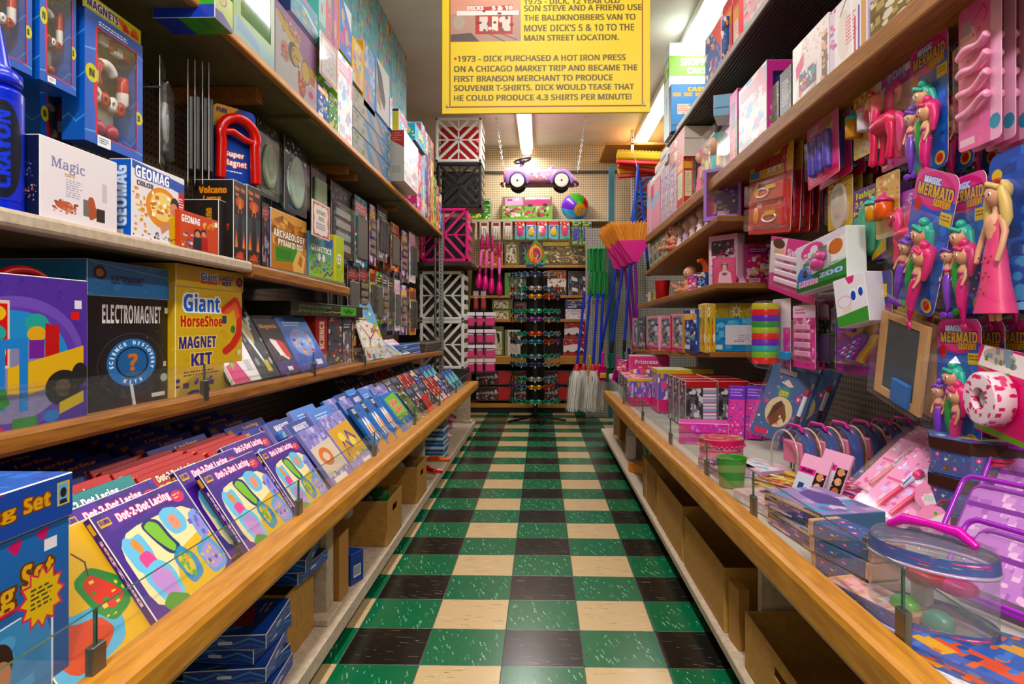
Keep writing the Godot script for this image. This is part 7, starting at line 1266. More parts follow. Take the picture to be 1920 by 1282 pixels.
func pony_pack(label:String,at:Vector3,yaw:float,w:float,h:float,roll:=0.0)->Node3D:
	var o:=thing("pony_pack",label,"toy pack","winged pony cards",at,yaw,0.0,roll)
	card(o,w,h,"pony card",w*0.06)
	var m:=mt("f0206a",0.3)
	var mb:=MB.new()
	mb.x=Transform3D(Basis.IDENTITY.scaled(Vector3.ONE*h/0.26),v(-w*0.04,0.02 - h*0.6,0.028))
	mb.tube(m,[v(-0.035,0.0,0),v(0,0.004,0),v(0.04,0.0,0)],[0.024,0.024,0.025],10)
	mb.tube(m,[v(-0.035,0.012,0),v(-0.05,0.045,0),v(-0.058,0.062,0)],[0.02,0.016,0.014],10)
	mb.tube(m,[v(-0.052,0.066,0),v(-0.072,0.056,0.002),v(-0.088,0.044,0.002)],[0.02,0.016,0.013],10)
	for l in[[-0.04,0.01],[-0.03,-0.01],[0.045,0.01],[0.05,-0.01]]:mb.tube(m,[v(l[0],-0.01,l[1]),v(l[0]+0.004,-0.04,l[1]),v(l[0]- 0.002,-0.078,l[1]),v(l[0]- 0.004,-0.088,l[1])],[0.013,0.0095,0.0095,0.012],8)
	for s in[-1,1]:mb.ball(m,v(-0.048,0.088,s*0.009),v(0.005,0.011,0.005),6)
	mb.ball(mt("f4f4f4",0.3),v(-0.066,0.066,0.0165),v(0.006,0.007,0.003),8)
	mb.ball(mt("1a3a8a",0.3),v(-0.067,0.066,0.0185),v(0.004,0.005,0.003),8)
	var b:=obj("pony",mb,o)
	var x:=mb.x
	mb=MB.new()
	mb.x=x
	var hm:=mt("f83a90",0.35)
	mb.tube(hm,[v(-0.05,0.086,0),v(-0.03,0.07,0.006),v(-0.02,0.035,0.012),v(-0.022,0.012,0.02)],[0.009,0.013,0.012,0.004],8)
	mb.tube(hm,[v(0.06,0.01,0),v(0.078,-0.01,0),v(0.076,-0.05,0),v(0.068,-0.08,0)],[0.008,0.014,0.013,0.003],8)
	obj("mane",mb,b)
	for s in 2:
		mb=MB.new()
		mb.x=x
		mb.ball(hm,v(0.012+s*0.016,0.05+s*0.02,-0.004 - s*0.008),v(0.026,0.03,0.004),10)
		obj("wing",mb,b)
	blister(o,v(-w*0.02,0.02 - h*0.6,0),v(w*0.9,h*0.66,0.062),"ffc8e0",0.03)
	return o
func bottle_pack(label:String,at:Vector3,yaw:float,w:float,h:float,juice:String,cap:String,roll:=0.0)->Node3D:
	var o:=thing("bottle_pack",label,"toy pack","",at,yaw,0.0,roll)
	card(o,w,h,"bottle card" if cap=="f0a0b8" else "nurser card",0.01)
	var r:=minf(w*0.24,0.022)
	for s in[-1,1]:
		var c:=v(s*w*0.22,0.02 - h*0.72,r*1.1)
		var mb:=MB.new()
		mb.lathe(mt(juice if s>0 else "e0a02a",0.25),[w2(0.001,h*0.24),w2(r,h*0.24),w2(r,0),w2(0.001,0)],14,1,1,c)
		obj("bottle",mb,o)
		mb=MB.new()
		mb.lathe(mt(cap if s>0 else "3ab8b0",0.3),[w2(0.001,h*0.4),w2(r*0.25,h*0.39),w2(r*0.3,h*0.34),w2(r*0.8,h*0.31),w2(r*1.05,h*0.29),w2(r*1.05,h*0.24),w2(0.001,h*0.24)],14,1,1,c)
		obj("teat_cap",mb,o)
	return o
func medic_pack(label:String,at:Vector3,yaw:float,w:float,h:float,roll:=0.0)->Node3D:
	var o:=thing("medic_pack",label,"toy pack","medical play sets",at,yaw,0.0,roll)
	card(o,w,h,"medic card",0.012)
	for j in 2:
		var mb:=MB.new()
		var c:=v(0,0.02 - h*(0.52+0.3*j),0.006)
		mb.rbox(mt("d8301e",0.3),c,v(w*0.78,h*0.2,0.012),0.004)
		obj("tray",mb,o)
		mb=MB.new()
		var P:=[]
		for i in 13:P.append(c+v(cos(TAU*i/12)*w*0.16+(0.1 if j else -0.08)*w,sin(TAU*i/12)*h*0.05,0.009))
		mb.tube(mt("f2ece4",0.3),P,0.004,6,false)
		mb.rbox(mt("f2c02a",0.3),c+v(w*0.12,h*0.05,0.009),v(w*0.22,h*0.05,0.008),0.002)
		mb.ball(mt("f0a01a",0.3),c+v(-w*0.22,h*0.04,0.008),v(w*0.07,w*0.07,0.006),10)
		obj("instrument",mb,o)
		blister(o,c,v(w*0.94,h*0.28,0.024))
	return o
func doll_pack(label:String,at:Vector3,yaw:float,w:float,h:float,roll:=0.0)->Node3D:
	var o:=thing("doll_pack",label,"toy pack","",at,yaw,0.0,roll)
	card(o,w,h,"doll card",0.03)
	var k:=h/0.36
	var skin:=mt("e2ac86",0.42)
	var x:=Transform3D(Basis.IDENTITY.scaled(Vector3.ONE*k),v(-w*0.2,-0.08*k,0.028))
	var mb:=MB.new()
	mb.x=x
	mb.ball(skin,Vector3.ZERO,v(0.021,0.027,0.022),18)
	face(mb,v(0,0.0,0),0.0215)
	mb.tube(skin,[v(0,-0.02,-0.002),v(0,-0.04,-0.002),v(0,-0.052,0),v(0,-0.075,0.002),v(0,-0.1,0),v(0,-0.125,0)],[0.008,0.0075,0.02,0.021,0.015,0.021],12)
	for s in[-1,1]:
		mb.tube(skin,[v(s*0.022,-0.052,0),v(s*0.036,-0.085,0.002),v(s*0.04,-0.12,0.012),v(s*0.036,-0.15,0.02)],[0.0085,0.0075,0.0065,0.0055],9)
		mb.tube(skin,[v(s*0.011,-0.13,0),v(s*0.012,-0.2,0.002),v(s*0.011,-0.28,0)],[0.014,0.01,0.006],9)
	var b:=obj("fashion_doll",mb,o)
	mb=MB.new()
	mb.x=x
	var hm:=mt("e8c87a",0.4)
	hair_ball(mb,hm,v(0,0.006,-0.008),0.023)
	for s in[-1,1]:mb.tube(hm,[v(s*0.018,0.012,0.0),v(s*0.027,-0.02,-0.004),v(s*0.03,-0.055,-0.006),v(s*0.024,-0.085,-0.004)],[0.011,0.013,0.012,0.004],9)
	mb.tube(hm,[v(-0.02,0.014,0.008),v(0,0.024,0.018),v(0.02,0.014,0.008)],[0.007,0.007,0.007],8)
	obj("hair",mb,b)
	mb=MB.new()
	mb.x=x
	mb.lathe(mt("ee5a8e",0.35),[w2(0.0215,-0.056),w2(0.024,-0.07),w2(0.019,-0.098),w2(0.026,-0.125),w2(0.034,-0.19),w2(0.05,-0.265),w2(0.048,-0.266),w2(0.03,-0.2)],18,1.0,0.8)
	obj("dress",mb,b)
	mb=MB.new()
	mb.x=x
	for j in 14:mb.ball(mt("c01a40",0.4),v(-0.022+0.011*(j%5),-0.14 - 0.035*(j/5)- 0.01*(j%2),0.024+0.005*(j/5)),v(0.003,0.003,0.002),6)
	obj("dots",mb,b)
	mb=MB.new()
	mb.x=x
	mb.ball(mt("d8102a",0.4),v(0.014,0.03,0.006),v(0.014,0.006,0.006),8)
	obj("bow",mb,b)
	blister(o,v(-w*0.2,0.02 - h*0.58,0),v(w*0.56,h*0.74,0.062),"ffffff",0.03)
	return o
func pet_pack(label:String,at:Vector3,yaw:float,w:float,h:float,roll:=0.0)->Node3D:
	var o:=thing("pet_pack",label,"toy pack","",at,yaw,0.0,roll)
	var mb:=MB.new()
	mb.x=Transform3D(Basis.IDENTITY,v(0,0.02 - h/2,0))
	mb.rbox(mt("d8dcd8",0.4),Vector3.ZERO,v(w,h,0.06),0.003,{"f":art("pet card")})
	obj("box_body",mb,o)
	mb=MB.new()
	mb.ball(mt("f05ab0",0.3),v(0.0,0.02 - h*0.52,0.038),v(w*0.12,h*0.13,0.014),12)
	mb.ball(mt("f05ab0",0.3),v(w*0.08,0.02 - h*0.4,0.038),v(w*0.08,h*0.09,0.012),12)
	obj("toy_pet",mb,o)
	blister(o,v(0,0.02 - h*0.48,0.03),v(w*0.5,h*0.4,0.026))
	return o
func rainbow_pack(label:String,at:Vector3,yaw:float,w:float,h:float,roll:=0.0)->Node3D:
	var o:=thing("rainbow_pack",label,"toy pack","",at,yaw,0.0,roll)
	card(o,w,h,"rainbow card",0.006)
	var cs:=["c8c02a","e8201a","6a2ac0","2a9a3a","a8c02a","f02a1a","7a2ac0","2ab0b0","8ac02a","f02a2a"]
	for j in 10:
		var mb:=MB.new()
		mb.lathe(mt(cs[j],0.25),[w2(w*0.26,0.02 - h*(0.06+0.085*j)),w2(w*0.27,0.02 - h*(0.1+0.085*j)),w2(w*0.26,0.02 - h*(0.142+0.085*j))],14,1,1,v(-w*0.12,0,w*0.28))
		obj("coil",mb,o)
	var mb2:=MB.new()
	mb2.rbox(mt("1a9ad8",0.3),v(w*0.42,0.02 - h*0.78,0.02),v(w*0.5,h*0.12,0.02),0.004)
	obj("comb",mb2,o)
	blister(o,v(0,0.02 - h*0.5,0),v(w*0.96,h*0.94,w*0.6),"ffffff",0.03)
	return o
func heart_poly(w:float,h:float)->PackedVector2Array:
	var P:=PackedVector2Array()
	for j in 40:
		var t:=TAU*j/40
		P.append(w2(pow(sin(t),3)*w/2,(13*cos(t)- 5*cos(2*t)- 2*cos(3*t)- cos(4*t))/29*h+h*0.08))
	return P
func girl_pack(label:String,at:Vector3,yaw:float,w:float,h:float,roll:=0.0)->Node3D:
	var o:=thing("girl_pack",label,"toy pack","",at,yaw,0.0,roll)
	card(o,w,h,"girl card",0.014)
	for j in 2:
		var c:=v(-w*0.08,0.02 - h*(0.47+0.28*j),0.0)
		var mb:=MB.new()
		mb.x=Transform3D(Basis(Vector3.BACK,0.3),c+v(w*0.1,-0.006,0))
		mb.ext(mt("e0b41e",0.3),heart_poly(w*0.66,h*0.22),0.001,0.012)
		obj("heart_base",mb,o)
		mb=MB.new()
		mb.x=Transform3D(Basis(Vector3.BACK,0.3),c)
		mb.ext(mt("7a1ab8",0.2),heart_poly(w*0.62,h*0.22),0.012,0.024)
		var lid:=obj("heart_box",mb,o)
		var x:=mb.x
		mb=MB.new()
		mb.x=x
		for r in 4:
			for q in 5 - r:mb.ball(mt(["e01ab0","c8d0d8","e81a9a","9ad0e0"][(r+q)%4 if j else 0],0.15),v((q - (4 - r)/2.0)*w*0.1,h*(0.045 - 0.034*r),0.024),v(w*0.038,h*0.013,0.005),8)
		obj("jewels",mb,lid)
	blister(o,v(0,0.02 - h*0.6,0),v(w*0.86,h*0.6,0.034),"ffffff",0.03)
	return o
func slate_pack(label:String,at:Vector3,yaw:float,w:float,h:float,roll:=0.0)->Node3D:
	var o:=thing("slate_pack",label,"slate","wood-framed toy slates",at,yaw,0.0,roll)
	var wood:=mt("d2a672",0.6)
	var y1:=0.02
	var y0:=0.02 - h
	for f in[[-w/2,y0,-w*0.34,y1],[w*0.34,y0,w/2,y1],[-w*0.34,y1 - h*0.08,w*0.34,y1],[-w*0.34,y0,w*0.34,y0+h*0.1]]:
		var mb:=MB.new()
		slab(mb,wood,v(f[0],f[1],-0.004),v(f[2],f[3],0.005),0.001)
		obj("frame_bar",mb,o)
	var mb2:=MB.new()
	slab(mb2,mt("3c4246",0.7),v(-w*0.35,y0+h*0.09,-0.002),v(w*0.35,y1 - h*0.07,0.002))
	obj("slate",mb2,o)
	mb2=MB.new()
	slab(mb2,mt("1f7ac0",0.6),v(-w*0.02,y0+h*0.03,0.005),v(w*0.32,y0+h*0.3,0.018),0.002)
	obj("eraser",mb2,o)
	mb2=MB.new()
	mb2.rbox(clear("ffffff",0.04),v(0,(y0+y1)/2,0.008),v(w*1.06,h*1.05,0.028),0.003)
	obj("clear_bag",mb2,o)
	return o
func tape_pack(label:String,at:Vector3,yaw:float,w:float,h:float,roll:=0.0)->Node3D:
	var o:=thing("tape_pack",label,"toy pack","",at,yaw,0.0,roll)
	card(o,w,h,"tape card",0.012)
	var A:=art("tape dots")
	var r:=w*0.33
	var mb:=MB.new()
	mb.x=Transform3D(Basis(Vector3.RIGHT,PI/2),v(0,0.02 - h*0.55,0.026))
	mb.lathe(A[0],[w2(r*0.42,0.022),w2(r*0.9,0.022),w2(r,0.018),w2(r,-0.02),w2(r*0.42,-0.02),w2(r*0.42,0.022)],28,1,1,Vector3.ZERO,A[1])
	obj("tape_reel",mb,o)
	mb=MB.new()
	mb.x=Transform3D(Basis(Vector3.RIGHT,PI/2),v(0,0.02 - h*0.55,0.026))
	mb.lathe(mt("c8c4c4",0.3),[w2(0.001,0.01),w2(r*0.2,0.012),w2(r*0.41,0.004),w2(r*0.41,-0.015)],20)
	obj("core",mb,o)
	return o
func strip_moulding(label:String,a:Vector3,b:Vector3):
	var mb:=MB.new()
	mb.bar(mt("1a140e",0.4,0.3),a,b,0.02,0.012)
	tag(obj("metal_strip",mb),label,"metal strip")
func bagged_doll(label:String,at:Vector3,yaw:float,w:float,h:float,hair:String,dress:String):
	var o:=thing("bagged_doll",label,"doll","",at,yaw)
	var skin:=mt("e8b898",0.5)
	var r:=minf(w*0.24,h*0.16)
	var mb:=MB.new()
	mb.ball(skin,v(0,h*0.72,0),v(r,r*1.05,r*0.9),14)
	face(mb,v(0,h*0.72,0),r*0.92)
	for s in[-1,1]:mb.tube(skin,[v(s*r*0.7,h*0.52,0),v(s*r*1.2,h*0.36,0.01)],[r*0.28,r*0.22],8)
	for s in[-1,1]:mb.tube(skin,[v(s*r*0.4,h*0.2,0),v(s*r*0.5,h*0.04,0.012)],[r*0.3,r*0.26],8)
	var b:=obj("doll_body",mb,o)
	mb=MB.new()
	hair_ball(mb,mt(hair,0.6),v(0,h*0.735,-r*0.12),r)
	obj("hair",mb,b)
	mb=MB.new()
	mb.lathe(mt(dress,0.6),[w2(r*0.35,h*0.58),w2(r*0.75,h*0.54),w2(r*0.8,h*0.4),w2(r*1.35,h*0.16),w2(r*1.25,h*0.155)],14,1,0.7)
	obj("dress",mb,b)
	mb=MB.new()
	mb.rbox(mt("f4d8e4",0.5),v(0,h/2,-r*1.05),v(w*0.92,h*0.98,0.003),0.001)
	obj("backing_card",mb,o)
	mb=MB.new()
	mb.rbox(clear("ffffff",0.05),v(0,h/2,0),v(w*0.95,h,r*2.3),r*0.5)
	obj("clear_bag",mb,o)
func baby_doll(label:String,at:Vector3,yaw:float,k:float,hat:String,cloth:String,lean:=0.0):
	var o:=thing("baby_doll",label,"doll","",at,yaw,lean)
	var skin:=mt("dfa284",0.45)
	var mb:=MB.new()
	mb.x=Transform3D(Basis.IDENTITY.scaled(Vector3.ONE*k),Vector3.ZERO)
	mb.ball(skin,v(0,0.155,0.005),v(0.05,0.048,0.047),16)
	face(mb,v(0,0.15,0.005),0.046)
	mb.tube(skin,[v(0,0.11,0),v(0,0.08,0),v(0,0.03,0.004),v(0,0.016,0.006)],[0.03,0.036,0.04,0.034],12)
	for s in[-1,1]:
		mb.tube(skin,[v(s*0.03,0.095,0.0),v(s*0.055,0.075,0.025),v(s*0.05,0.085,0.06)],[0.015,0.0135,0.011],9)
		mb.tube(skin,[v(s*0.022,0.022,0.012),v(s*0.045,0.03,0.055),v(s*0.04,0.014,0.095),v(s*0.04,0.022,0.108)],[0.02,0.017,0.013,0.012],9)
	var b:=obj("doll_body",mb,o)
	var x:=mb.x
	mb=MB.new()
	mb.x=x
	mb.ball(mt(hat,0.7),v(0,0.172,-0.012),v(0.053,0.042,0.046),14)
	obj("bonnet",mb,b)
	mb=MB.new()
	mb.x=x
	mb.lathe(mt(cloth,0.7),[w2(0.038,0.06),w2(0.043,0.035),w2(0.04,0.012),w2(0.001,0.004)],14,1,1,v(0,0,0.004))
	obj("nappy",mb,b)
func sea_horse(label:String,at:Vector3):
	var mb:=MB.new()
	var m:=mt("e8641a",0.35)
	mb.tube(m,[v(0,0.0,0.03),v(0,0.012,-0.01),v(0,0.05,-0.03),v(0,0.1,-0.01),v(0,0.145,0.0),v(0,0.17,0.02)],[0.012,0.02,0.032,0.036,0.026,0.024],12)
	mb.tube(m,[v(0,0.17,0.02),v(0,0.165,0.06)],[0.018,0.01],10)
	mb.ball(m,v(0,0.1,-0.045),v(0.008,0.03,0.02),8)
	for s in[-1,1]:mb.ball(mt("1a1a1a",0.3),v(s*0.02,0.178,0.028),v(0.005,0.006,0.005),8)
	var o:=obj("seahorse_toy",mb)
	place(o,at,-70)
	tag(o,label,"toy")
func cup(label:String,at:Vector3,r:float,h:float,c:String):
	var o:=thing("plastic_cup",label,"cup","",at)
	var mb:=MB.new()
	var m:=mt(c,0.35)
	mb.lathe(m,[w2(r*0.92,h*0.98),w2(r*0.74,0.006),w2(0.001,0.006)],20)
	mb.lathe(m,[w2(r*0.92,h*0.98),w2(r,h),w2(r,h*0.96),w2(r*0.8,0.002),w2(0.001,0)],20)
	obj("cup_body",mb,o)
	mb=MB.new()
	var P:=[]
	for j in 21:P.append(v(sin(TAU*j/20)*r*0.99,h*0.985,cos(TAU*j/20)*r*0.99))
	mb.tube(m,P,r*0.05,6,false)
	obj("rim",mb,o)
func round_tin(label:String,at:Vector3,r:float,h:float):
	var o:=thing("round_tin",label,"tin","",at)
	var A:=art("pink tin")
	var T:=art("pink tin top")
	var mb:=MB.new()
	mb.lathe(A[0],[w2(r*0.96,h*0.7),w2(r*0.96,0.002)],28,1,1,Vector3.ZERO,A[1])
	mb.lathe(mt("e07aa0",0.4),[w2(r*0.96,0.002),w2(0.001,0)],28)
	obj("tin_body",mb,o)
	mb=MB.new()
	mb.lathe(T[0],[w2(0.001,h),w2(r*0.95,h*0.98),w2(r,h*0.94)],28,1,1,Vector3.ZERO,T[1])
	mb.lathe(mt("e01a6a",0.35),[w2(r,h*0.94),w2(r*1.01,h*0.7),w2(r*0.97,h*0.7)],28)
	obj("lid",mb,o)
	mb=MB.new()
	for j in 28:mb.ball(mt("f05a90",0.4),v(sin(TAU*j/28)*r,h*0.68,cos(TAU*j/28)*r),v(r*0.09,h*0.06,r*0.09),6)
	obj("lace_edge",mb,o)
func oct_poly(r:float)->PackedVector2Array:
	var P:=PackedVector2Array()
	for j in 8:P.append(w2(cos(TAU*(j+0.5)/8),sin(TAU*(j+0.5)/8))*r)
	return P
func octagon_wall(mb:MB,A:Array,r:float,y0:float,y1:float):
	var P:=oct_poly(r)
	for j in 8:
		var a:=P[j]
		var b:=P[(j+1)%8]
		mb.quad(A[0],v(b.x,y0,b.y),v(a.x,y0,a.y),v(a.x,y1,a.y),v(b.x,y1,b.y),A[1])
func octagon_box(label:String,at:Vector3,yaw:float,r:float,h:float):
	var o:=thing("keepsake_box",label,"box","octagonal keepsake boxes",at,yaw)
	var mb:=MB.new()
	octagon_wall(mb,art("denim",0.5),r*0.97,0,h*0.72)
	mb.x=Transform3D(Basis(Vector3.RIGHT,-PI/2),Vector3.ZERO)
	mb.ext(mt("4a5890",0.6),oct_poly(r*0.97),0,0.001)
	obj("box_body",mb,o)
	mb=MB.new()
	octagon_wall(mb,art("brown trim",0.5),r,h*0.68,h)
	mb.x=Transform3D(Basis(Vector3.RIGHT,-PI/2),Vector3.ZERO)
	var T:=art("tin top",0.5)
	mb.ext(mt("5a3020",0.6),oct_poly(r),h*0.68,h,T[0],T[1])
	obj("lid",mb,o)
	mb=MB.new()
	mb.x=Transform3D(Basis(Vector3.UP,-0.6),Vector3.ZERO)
	for j in 2:mb.rbox(mt("e0206a",0.3),v(0.0,h*(0.6 - 0.12*j),r*0.94),v(0.07,0.007,0.008),0.002)
	obj("ribbon",mb,o)
func mirror_tag(label:String,at:Vector3,yaw:float):
	var o:=thing("mirror_tag",label,"tag","",at,yaw,12.0)
	var A:=art("mirror tag")
	var mb:=MB.new()
	mb.ext(mt("e05a90",0.4),oct_poly(0.034),-0.003,0.003,A[0],A[1])
	obj("tag_plate",mb,o)
	mb=MB.new()
	mb.tube(mt("e83a80",0.4),[v(0,0.03,0),v(0.01,0.045,-0.01),v(0.03,0.05,-0.03)],0.0012,5)
	obj("cord",mb,o)
func arch_poly(w:float,h:float)->PackedVector2Array:
	var P:=PackedVector2Array([w2(-w/2,0),w2(w/2,0)])
	for j in 13:P.append(w2(cos(PI*j/12)*w/2,h - w/2+sin(PI*j/12)*w/2))
	return P
func dome_case(label:String,at:Vector3,yaw:float):
	var o:=thing("trinket_case",label,"case","arched clear trinket cases",at,yaw)
	var w:=0.15
	var h:=0.155
	var mb:=MB.new()
	mb.ext(clear("f4e8ec",0.08),arch_poly(w,h),-0.036,0.036)
	obj("clear_shell",mb,o)
	mb=MB.new()
	var A:=art("denim",0.4)
	var rows:=[]
	for z in[0.012,-0.03]:
		var row:=[]
		for p in arch_poly(w*1.004,h*1.003).slice(1):row.append(v(p.x,p.y,z))
		row.reverse()
		rows.append(row)
	mb.grid(A[0],rows,false,A[1])
	obj("printed_band",mb,o)
	for z in[0.036,-0.034]:
		mb=MB.new()
		var P:=[]
		for p in arch_poly(w,h):P.append(v(p.x,p.y,z))
		P.append(P[0])
		mb.tube(mt("c8b8b0" if z>0 else "6a3a26",0.2,0.3 if z>0 else 0.0),P,0.0035,6,false)
		obj("edge_rim",mb,o)
	mb=MB.new()
	mb.rbox(mt("e8d02a",0.5),v(0,0.012,0.01),v(w*0.8,0.02,0.03),0.004)
	mb.rbox(mt("f08ab0",0.5),v(0,0.085,0.0),v(w*0.7,0.07,0.02),0.004)
	obj("toys_inside",mb,o)
	mb=MB.new()
	mb.tube(mt("d81a9a",0.25),[v(-0.045,h,0),v(-0.03,h+0.014,0),v(0.03,h+0.014,0),v(0.045,h,0)],0.006,8)
	obj("handle",mb,o)
func clipboard(label:String,at:Vector3,yaw:float):
	var o:=thing("clipboard_set",label,"clipboard","",at,yaw,16.0,-12.0)
	obj("board",box_mesh(v(0.2,0.29,0.02),"denim cover|#4a6a96|#4a6a96"),o)
	var mb:=MB.new()
	mb.rbox(mt("c8c8c4",0.2,0.9),v(-0.02,0.27,0.015),v(0.08,0.02,0.012),0.003)
	obj("metal_clip",mb,o)
	mb=MB.new()
	mb.tube(mt("3a1420",0.3),[v(0.085,0.06,0.018),v(0.085,0.12,0.018)],0.0085,8)
	mb.tube(mt("d8d8e0",0.3),[v(0.085,0.12,0.018),v(0.085,0.2,0.018)],0.0085,8)
	mb.tube(mt("c0103a",0.3),[v(0.085,0.2,0.018),v(0.085,0.225,0.018)],0.009,8)
	obj("pen",mb,o)
	mb=MB.new()
	mb.rbox(clear("ffffff",0.05),v(0,0.148,0.012),v(0.215,0.305,0.045),0.008)
	obj("clear_bag",mb,o)
func stationery(label:String,at:Vector3,yaw:float,lean:float):
	var o:=thing("stationery_set",label,"stationery set","pink stationery sets",at,yaw,lean,-10.0)
	obj("backing_card",box_mesh(v(0.15,0.2,0.006),"stationery|#f0a0c8|#f0a0c8"),o)
	for j in 2:
		var mb:=MB.new()
		var x:=-0.02+0.045*j
		mb.tube(mt("f0186a",0.25),[v(x,0.02,0.01),v(x+0.012,0.1,0.01)],0.006,8)
		mb.tube(mt("c8d0dc",0.25),[v(x+0.012,0.1,0.01),v(x+0.017,0.135,0.01)],0.006,8)
		mb.rbox(mt("2a5a9a",0.3),v(x+0.0155,0.118,0.0165),v(0.003,0.03,0.002),0.0005)
		mb.ball(mt("f81a8a",0.3),v(x+0.02,0.15,0.011),v(0.013,0.015,0.009),10)
		obj("pen",mb,o)
	var mb2:=MB.new()
	mb2.rbox(clear("fff0f8",0.06),v(0,0.1,0.008),v(0.158,0.206,0.026),0.004)
	obj("clear_bag",mb2,o)
func pencil_block(label:String,at:Vector3,yaw:float):
	var o:=thing("pencil_box",label,"box","denim-print pencil boxes",at,yaw)
	var top:="pink" in label
	var mb:=MB.new()
	mb.rbox(mt("4a5890",0.5),v(0,0.016,0),v(0.15,0.031,0.07),0.002,{"f":art("denim",0.5),"t":art("block top" if top else "denim",0.5)})
	obj("box_body",mb,o)
	for s in[-1,1]:
		mb=MB.new()
		var W:=art("wood end",0.6)
		mb.rbox(mt("d2a07e",0.6),v(s*0.083,0.016,0),v(0.016,0.031,0.07),0.002,{"f":W,"t":W})
		obj("wooden_end",mb,o)
func oval_case(label:String,at:Vector3,yaw:float):
	var o:=thing("carry_case",label,"case","",at,yaw)
	var c:=clear("9a98a8",0.6)
	var mb:=MB.new()
	mb.lathe(c,[w2(0.1,0.115),w2(0.1,0.01),w2(0.096,0.004),w2(0.001,0.004)],32,1.0,0.62)
	obj("clear_body",mb,o)
	mb=MB.new()
	mb.lathe(c,[w2(0.001,0.152),w2(0.092,0.15),w2(0.1,0.142),w2(0.102,0.117)],32,1.0,0.62)
	var lid:=obj("lid",mb,o)
	mb=MB.new()
	var A:=art("denim",0.4)
	mb.lathe(A[0],[w2(0.1005,0.14),w2(0.1025,0.12)],32,1.0,0.62,Vector3.ZERO,A[1])
	mb.lathe(A[0],[w2(0.1005,0.03),w2(0.1005,0.008)],32,1.0,0.62,Vector3.ZERO,A[1])
	obj("printed_band",mb,lid)
	for y in[0.004,0.116]:
		mb=MB.new()
		var P:=[]
		for j in 33:P.append(v(sin(TAU*j/32)*0.102,y,cos(TAU*j/32)*0.102*0.62))
		mb.tube(mt("b8a8c0",0.15,0.2),P,0.003,6,false)
		obj("rim",mb,o)
	mb=MB.new()
	mb.tube(mt("e81ac0",0.2),[v(-0.07,0.155,0),v(-0.045,0.17,0),v(0.0,0.172,0),v(0.045,0.17,0),v(0.07,0.155,0)],[0.006,0.009,0.006,0.009,0.006],10)
	obj("handle",mb,o)
	mb=MB.new()
	mb.rbox(mt("b8b8b4",0.2,0.9),v(-0.098,0.118,0.018),v(0.012,0.022,0.016),0.002)
	obj("latch",mb,o)
	for t in[["e02a3a",v(0.0,0.09,0.01),v(0.035,0.016,0.03)],["6ac02a",v(-0.03,0.034,0.02),v(0.026,0.018,0.018)],["0f9a84",v(0.03,0.03,0.03),v(0.026,0.02,0.018)],["f0309a",v(0.04,0.085,0.0),v(0.035,0.014,0.024)]]:
		mb=MB.new()
		mb.ball(mt(t[0],0.3),t[1],t[2],12)
		obj("toy_treat",mb,o)
	mb=MB.new()
	mb.rbox(mt("e8e0e0",0.5),v(-0.02,0.06,-0.01),v(0.03,0.05,0.02),0.003)
	obj("paper_tag",mb,o)
func clear_purse(label:String,at:Vector3,yaw:float,lean:float):
	var o:=thing("clear_purse",label,"purse","clear purses with purple zips",at,yaw,lean)
	var mb:=MB.new()
	mb.x=Transform3D(Basis.IDENTITY,v(0,0.065,0))
	mb.ext(clear("f0d8f0",0.1),round_rect(0.19,0.13,0.02),-0.02,0.02)
	obj("clear_shell",mb,o)
	for z in[-0.02,0.02]:
		mb=MB.new()
		var P:=[]
		for p in round_rect(0.19,0.13,0.02):P.append(v(p.x,p.y+0.065,z))
		P.append(P[0])
		mb.tube(mt("b03ac8",0.25),P,0.005,6,false)
		obj("zip_edge",mb,o)
	mb=MB.new()
	mb.x=Transform3D(Basis.IDENTITY,v(0,0.065,0))
	var A:=art("purple zip")
	mb.ext(mt("d8a0d8",0.5),round_rect(0.16,0.1,0.012),-0.004,0.004,A[0],A[1])
	obj("printed_insert",mb,o)
const TIER:=["first","second","third","fourth","fifth","sixth","seventh","eighth","ninth","tenth","eleventh","twelfth"]
func plank(label:String,lo:Vector3,hi:Vector3,c:String):
	var mb:=MB.new()
	slab(mb,mt(c,0.6),lo,hi)
	tag(obj("board",mb),label,"board")
func hanging_sign(label:String,at:Vector3,w:float,h:float):
	var o:=thing("hanging_sign",label,"sign","",at)
	var mb:=MB.new()
	var A:=art("shop sign",0.45)
	mb.rbox(mt("f4d014",0.45),v(0,h/2,0),v(w,h,0.012),0.002,{"f":A})
	obj("board",mb,o)
	for s in[-1,1]:
		mb=MB.new()
		mb.ball(mt("b8b8b0",0.3,0.9),v(s*w*0.472,0.032,0.0065),v(0.006,0.006,0.003),8)
		obj("screw",mb,o)
		mb=MB.new()
		mb.tube(mt("9a9a94",0.4,0.8),[v(s*w*0.4,h,0),v(s*w*0.4,2.94 - at.y,0)],0.003,6)
		obj("hanging_rod",mb,o)
func chain(label:String,a:Vector3,b:Vector3):
	var mb:=MB.new()
	var m:=mt("c8ccd0",0.25,0.9)
	var n:=int(a.distance_to(b)/0.026)
	var d:=(b - a).normalized()
	for j in n:
		var c:=a.lerp(b,(j+0.5)/n)
		var s:=d.cross(Vector3.BACK).normalized()if j%2 else Vector3.BACK
		var P:=[]
		for i in 9:P.append(c+d*cos(TAU*i/8)*0.018+s*sin(TAU*i/8)*0.0085)
		mb.tube(m,P,0.0028,5,false)
	tag(obj("steel_chain",mb),label,"chain")
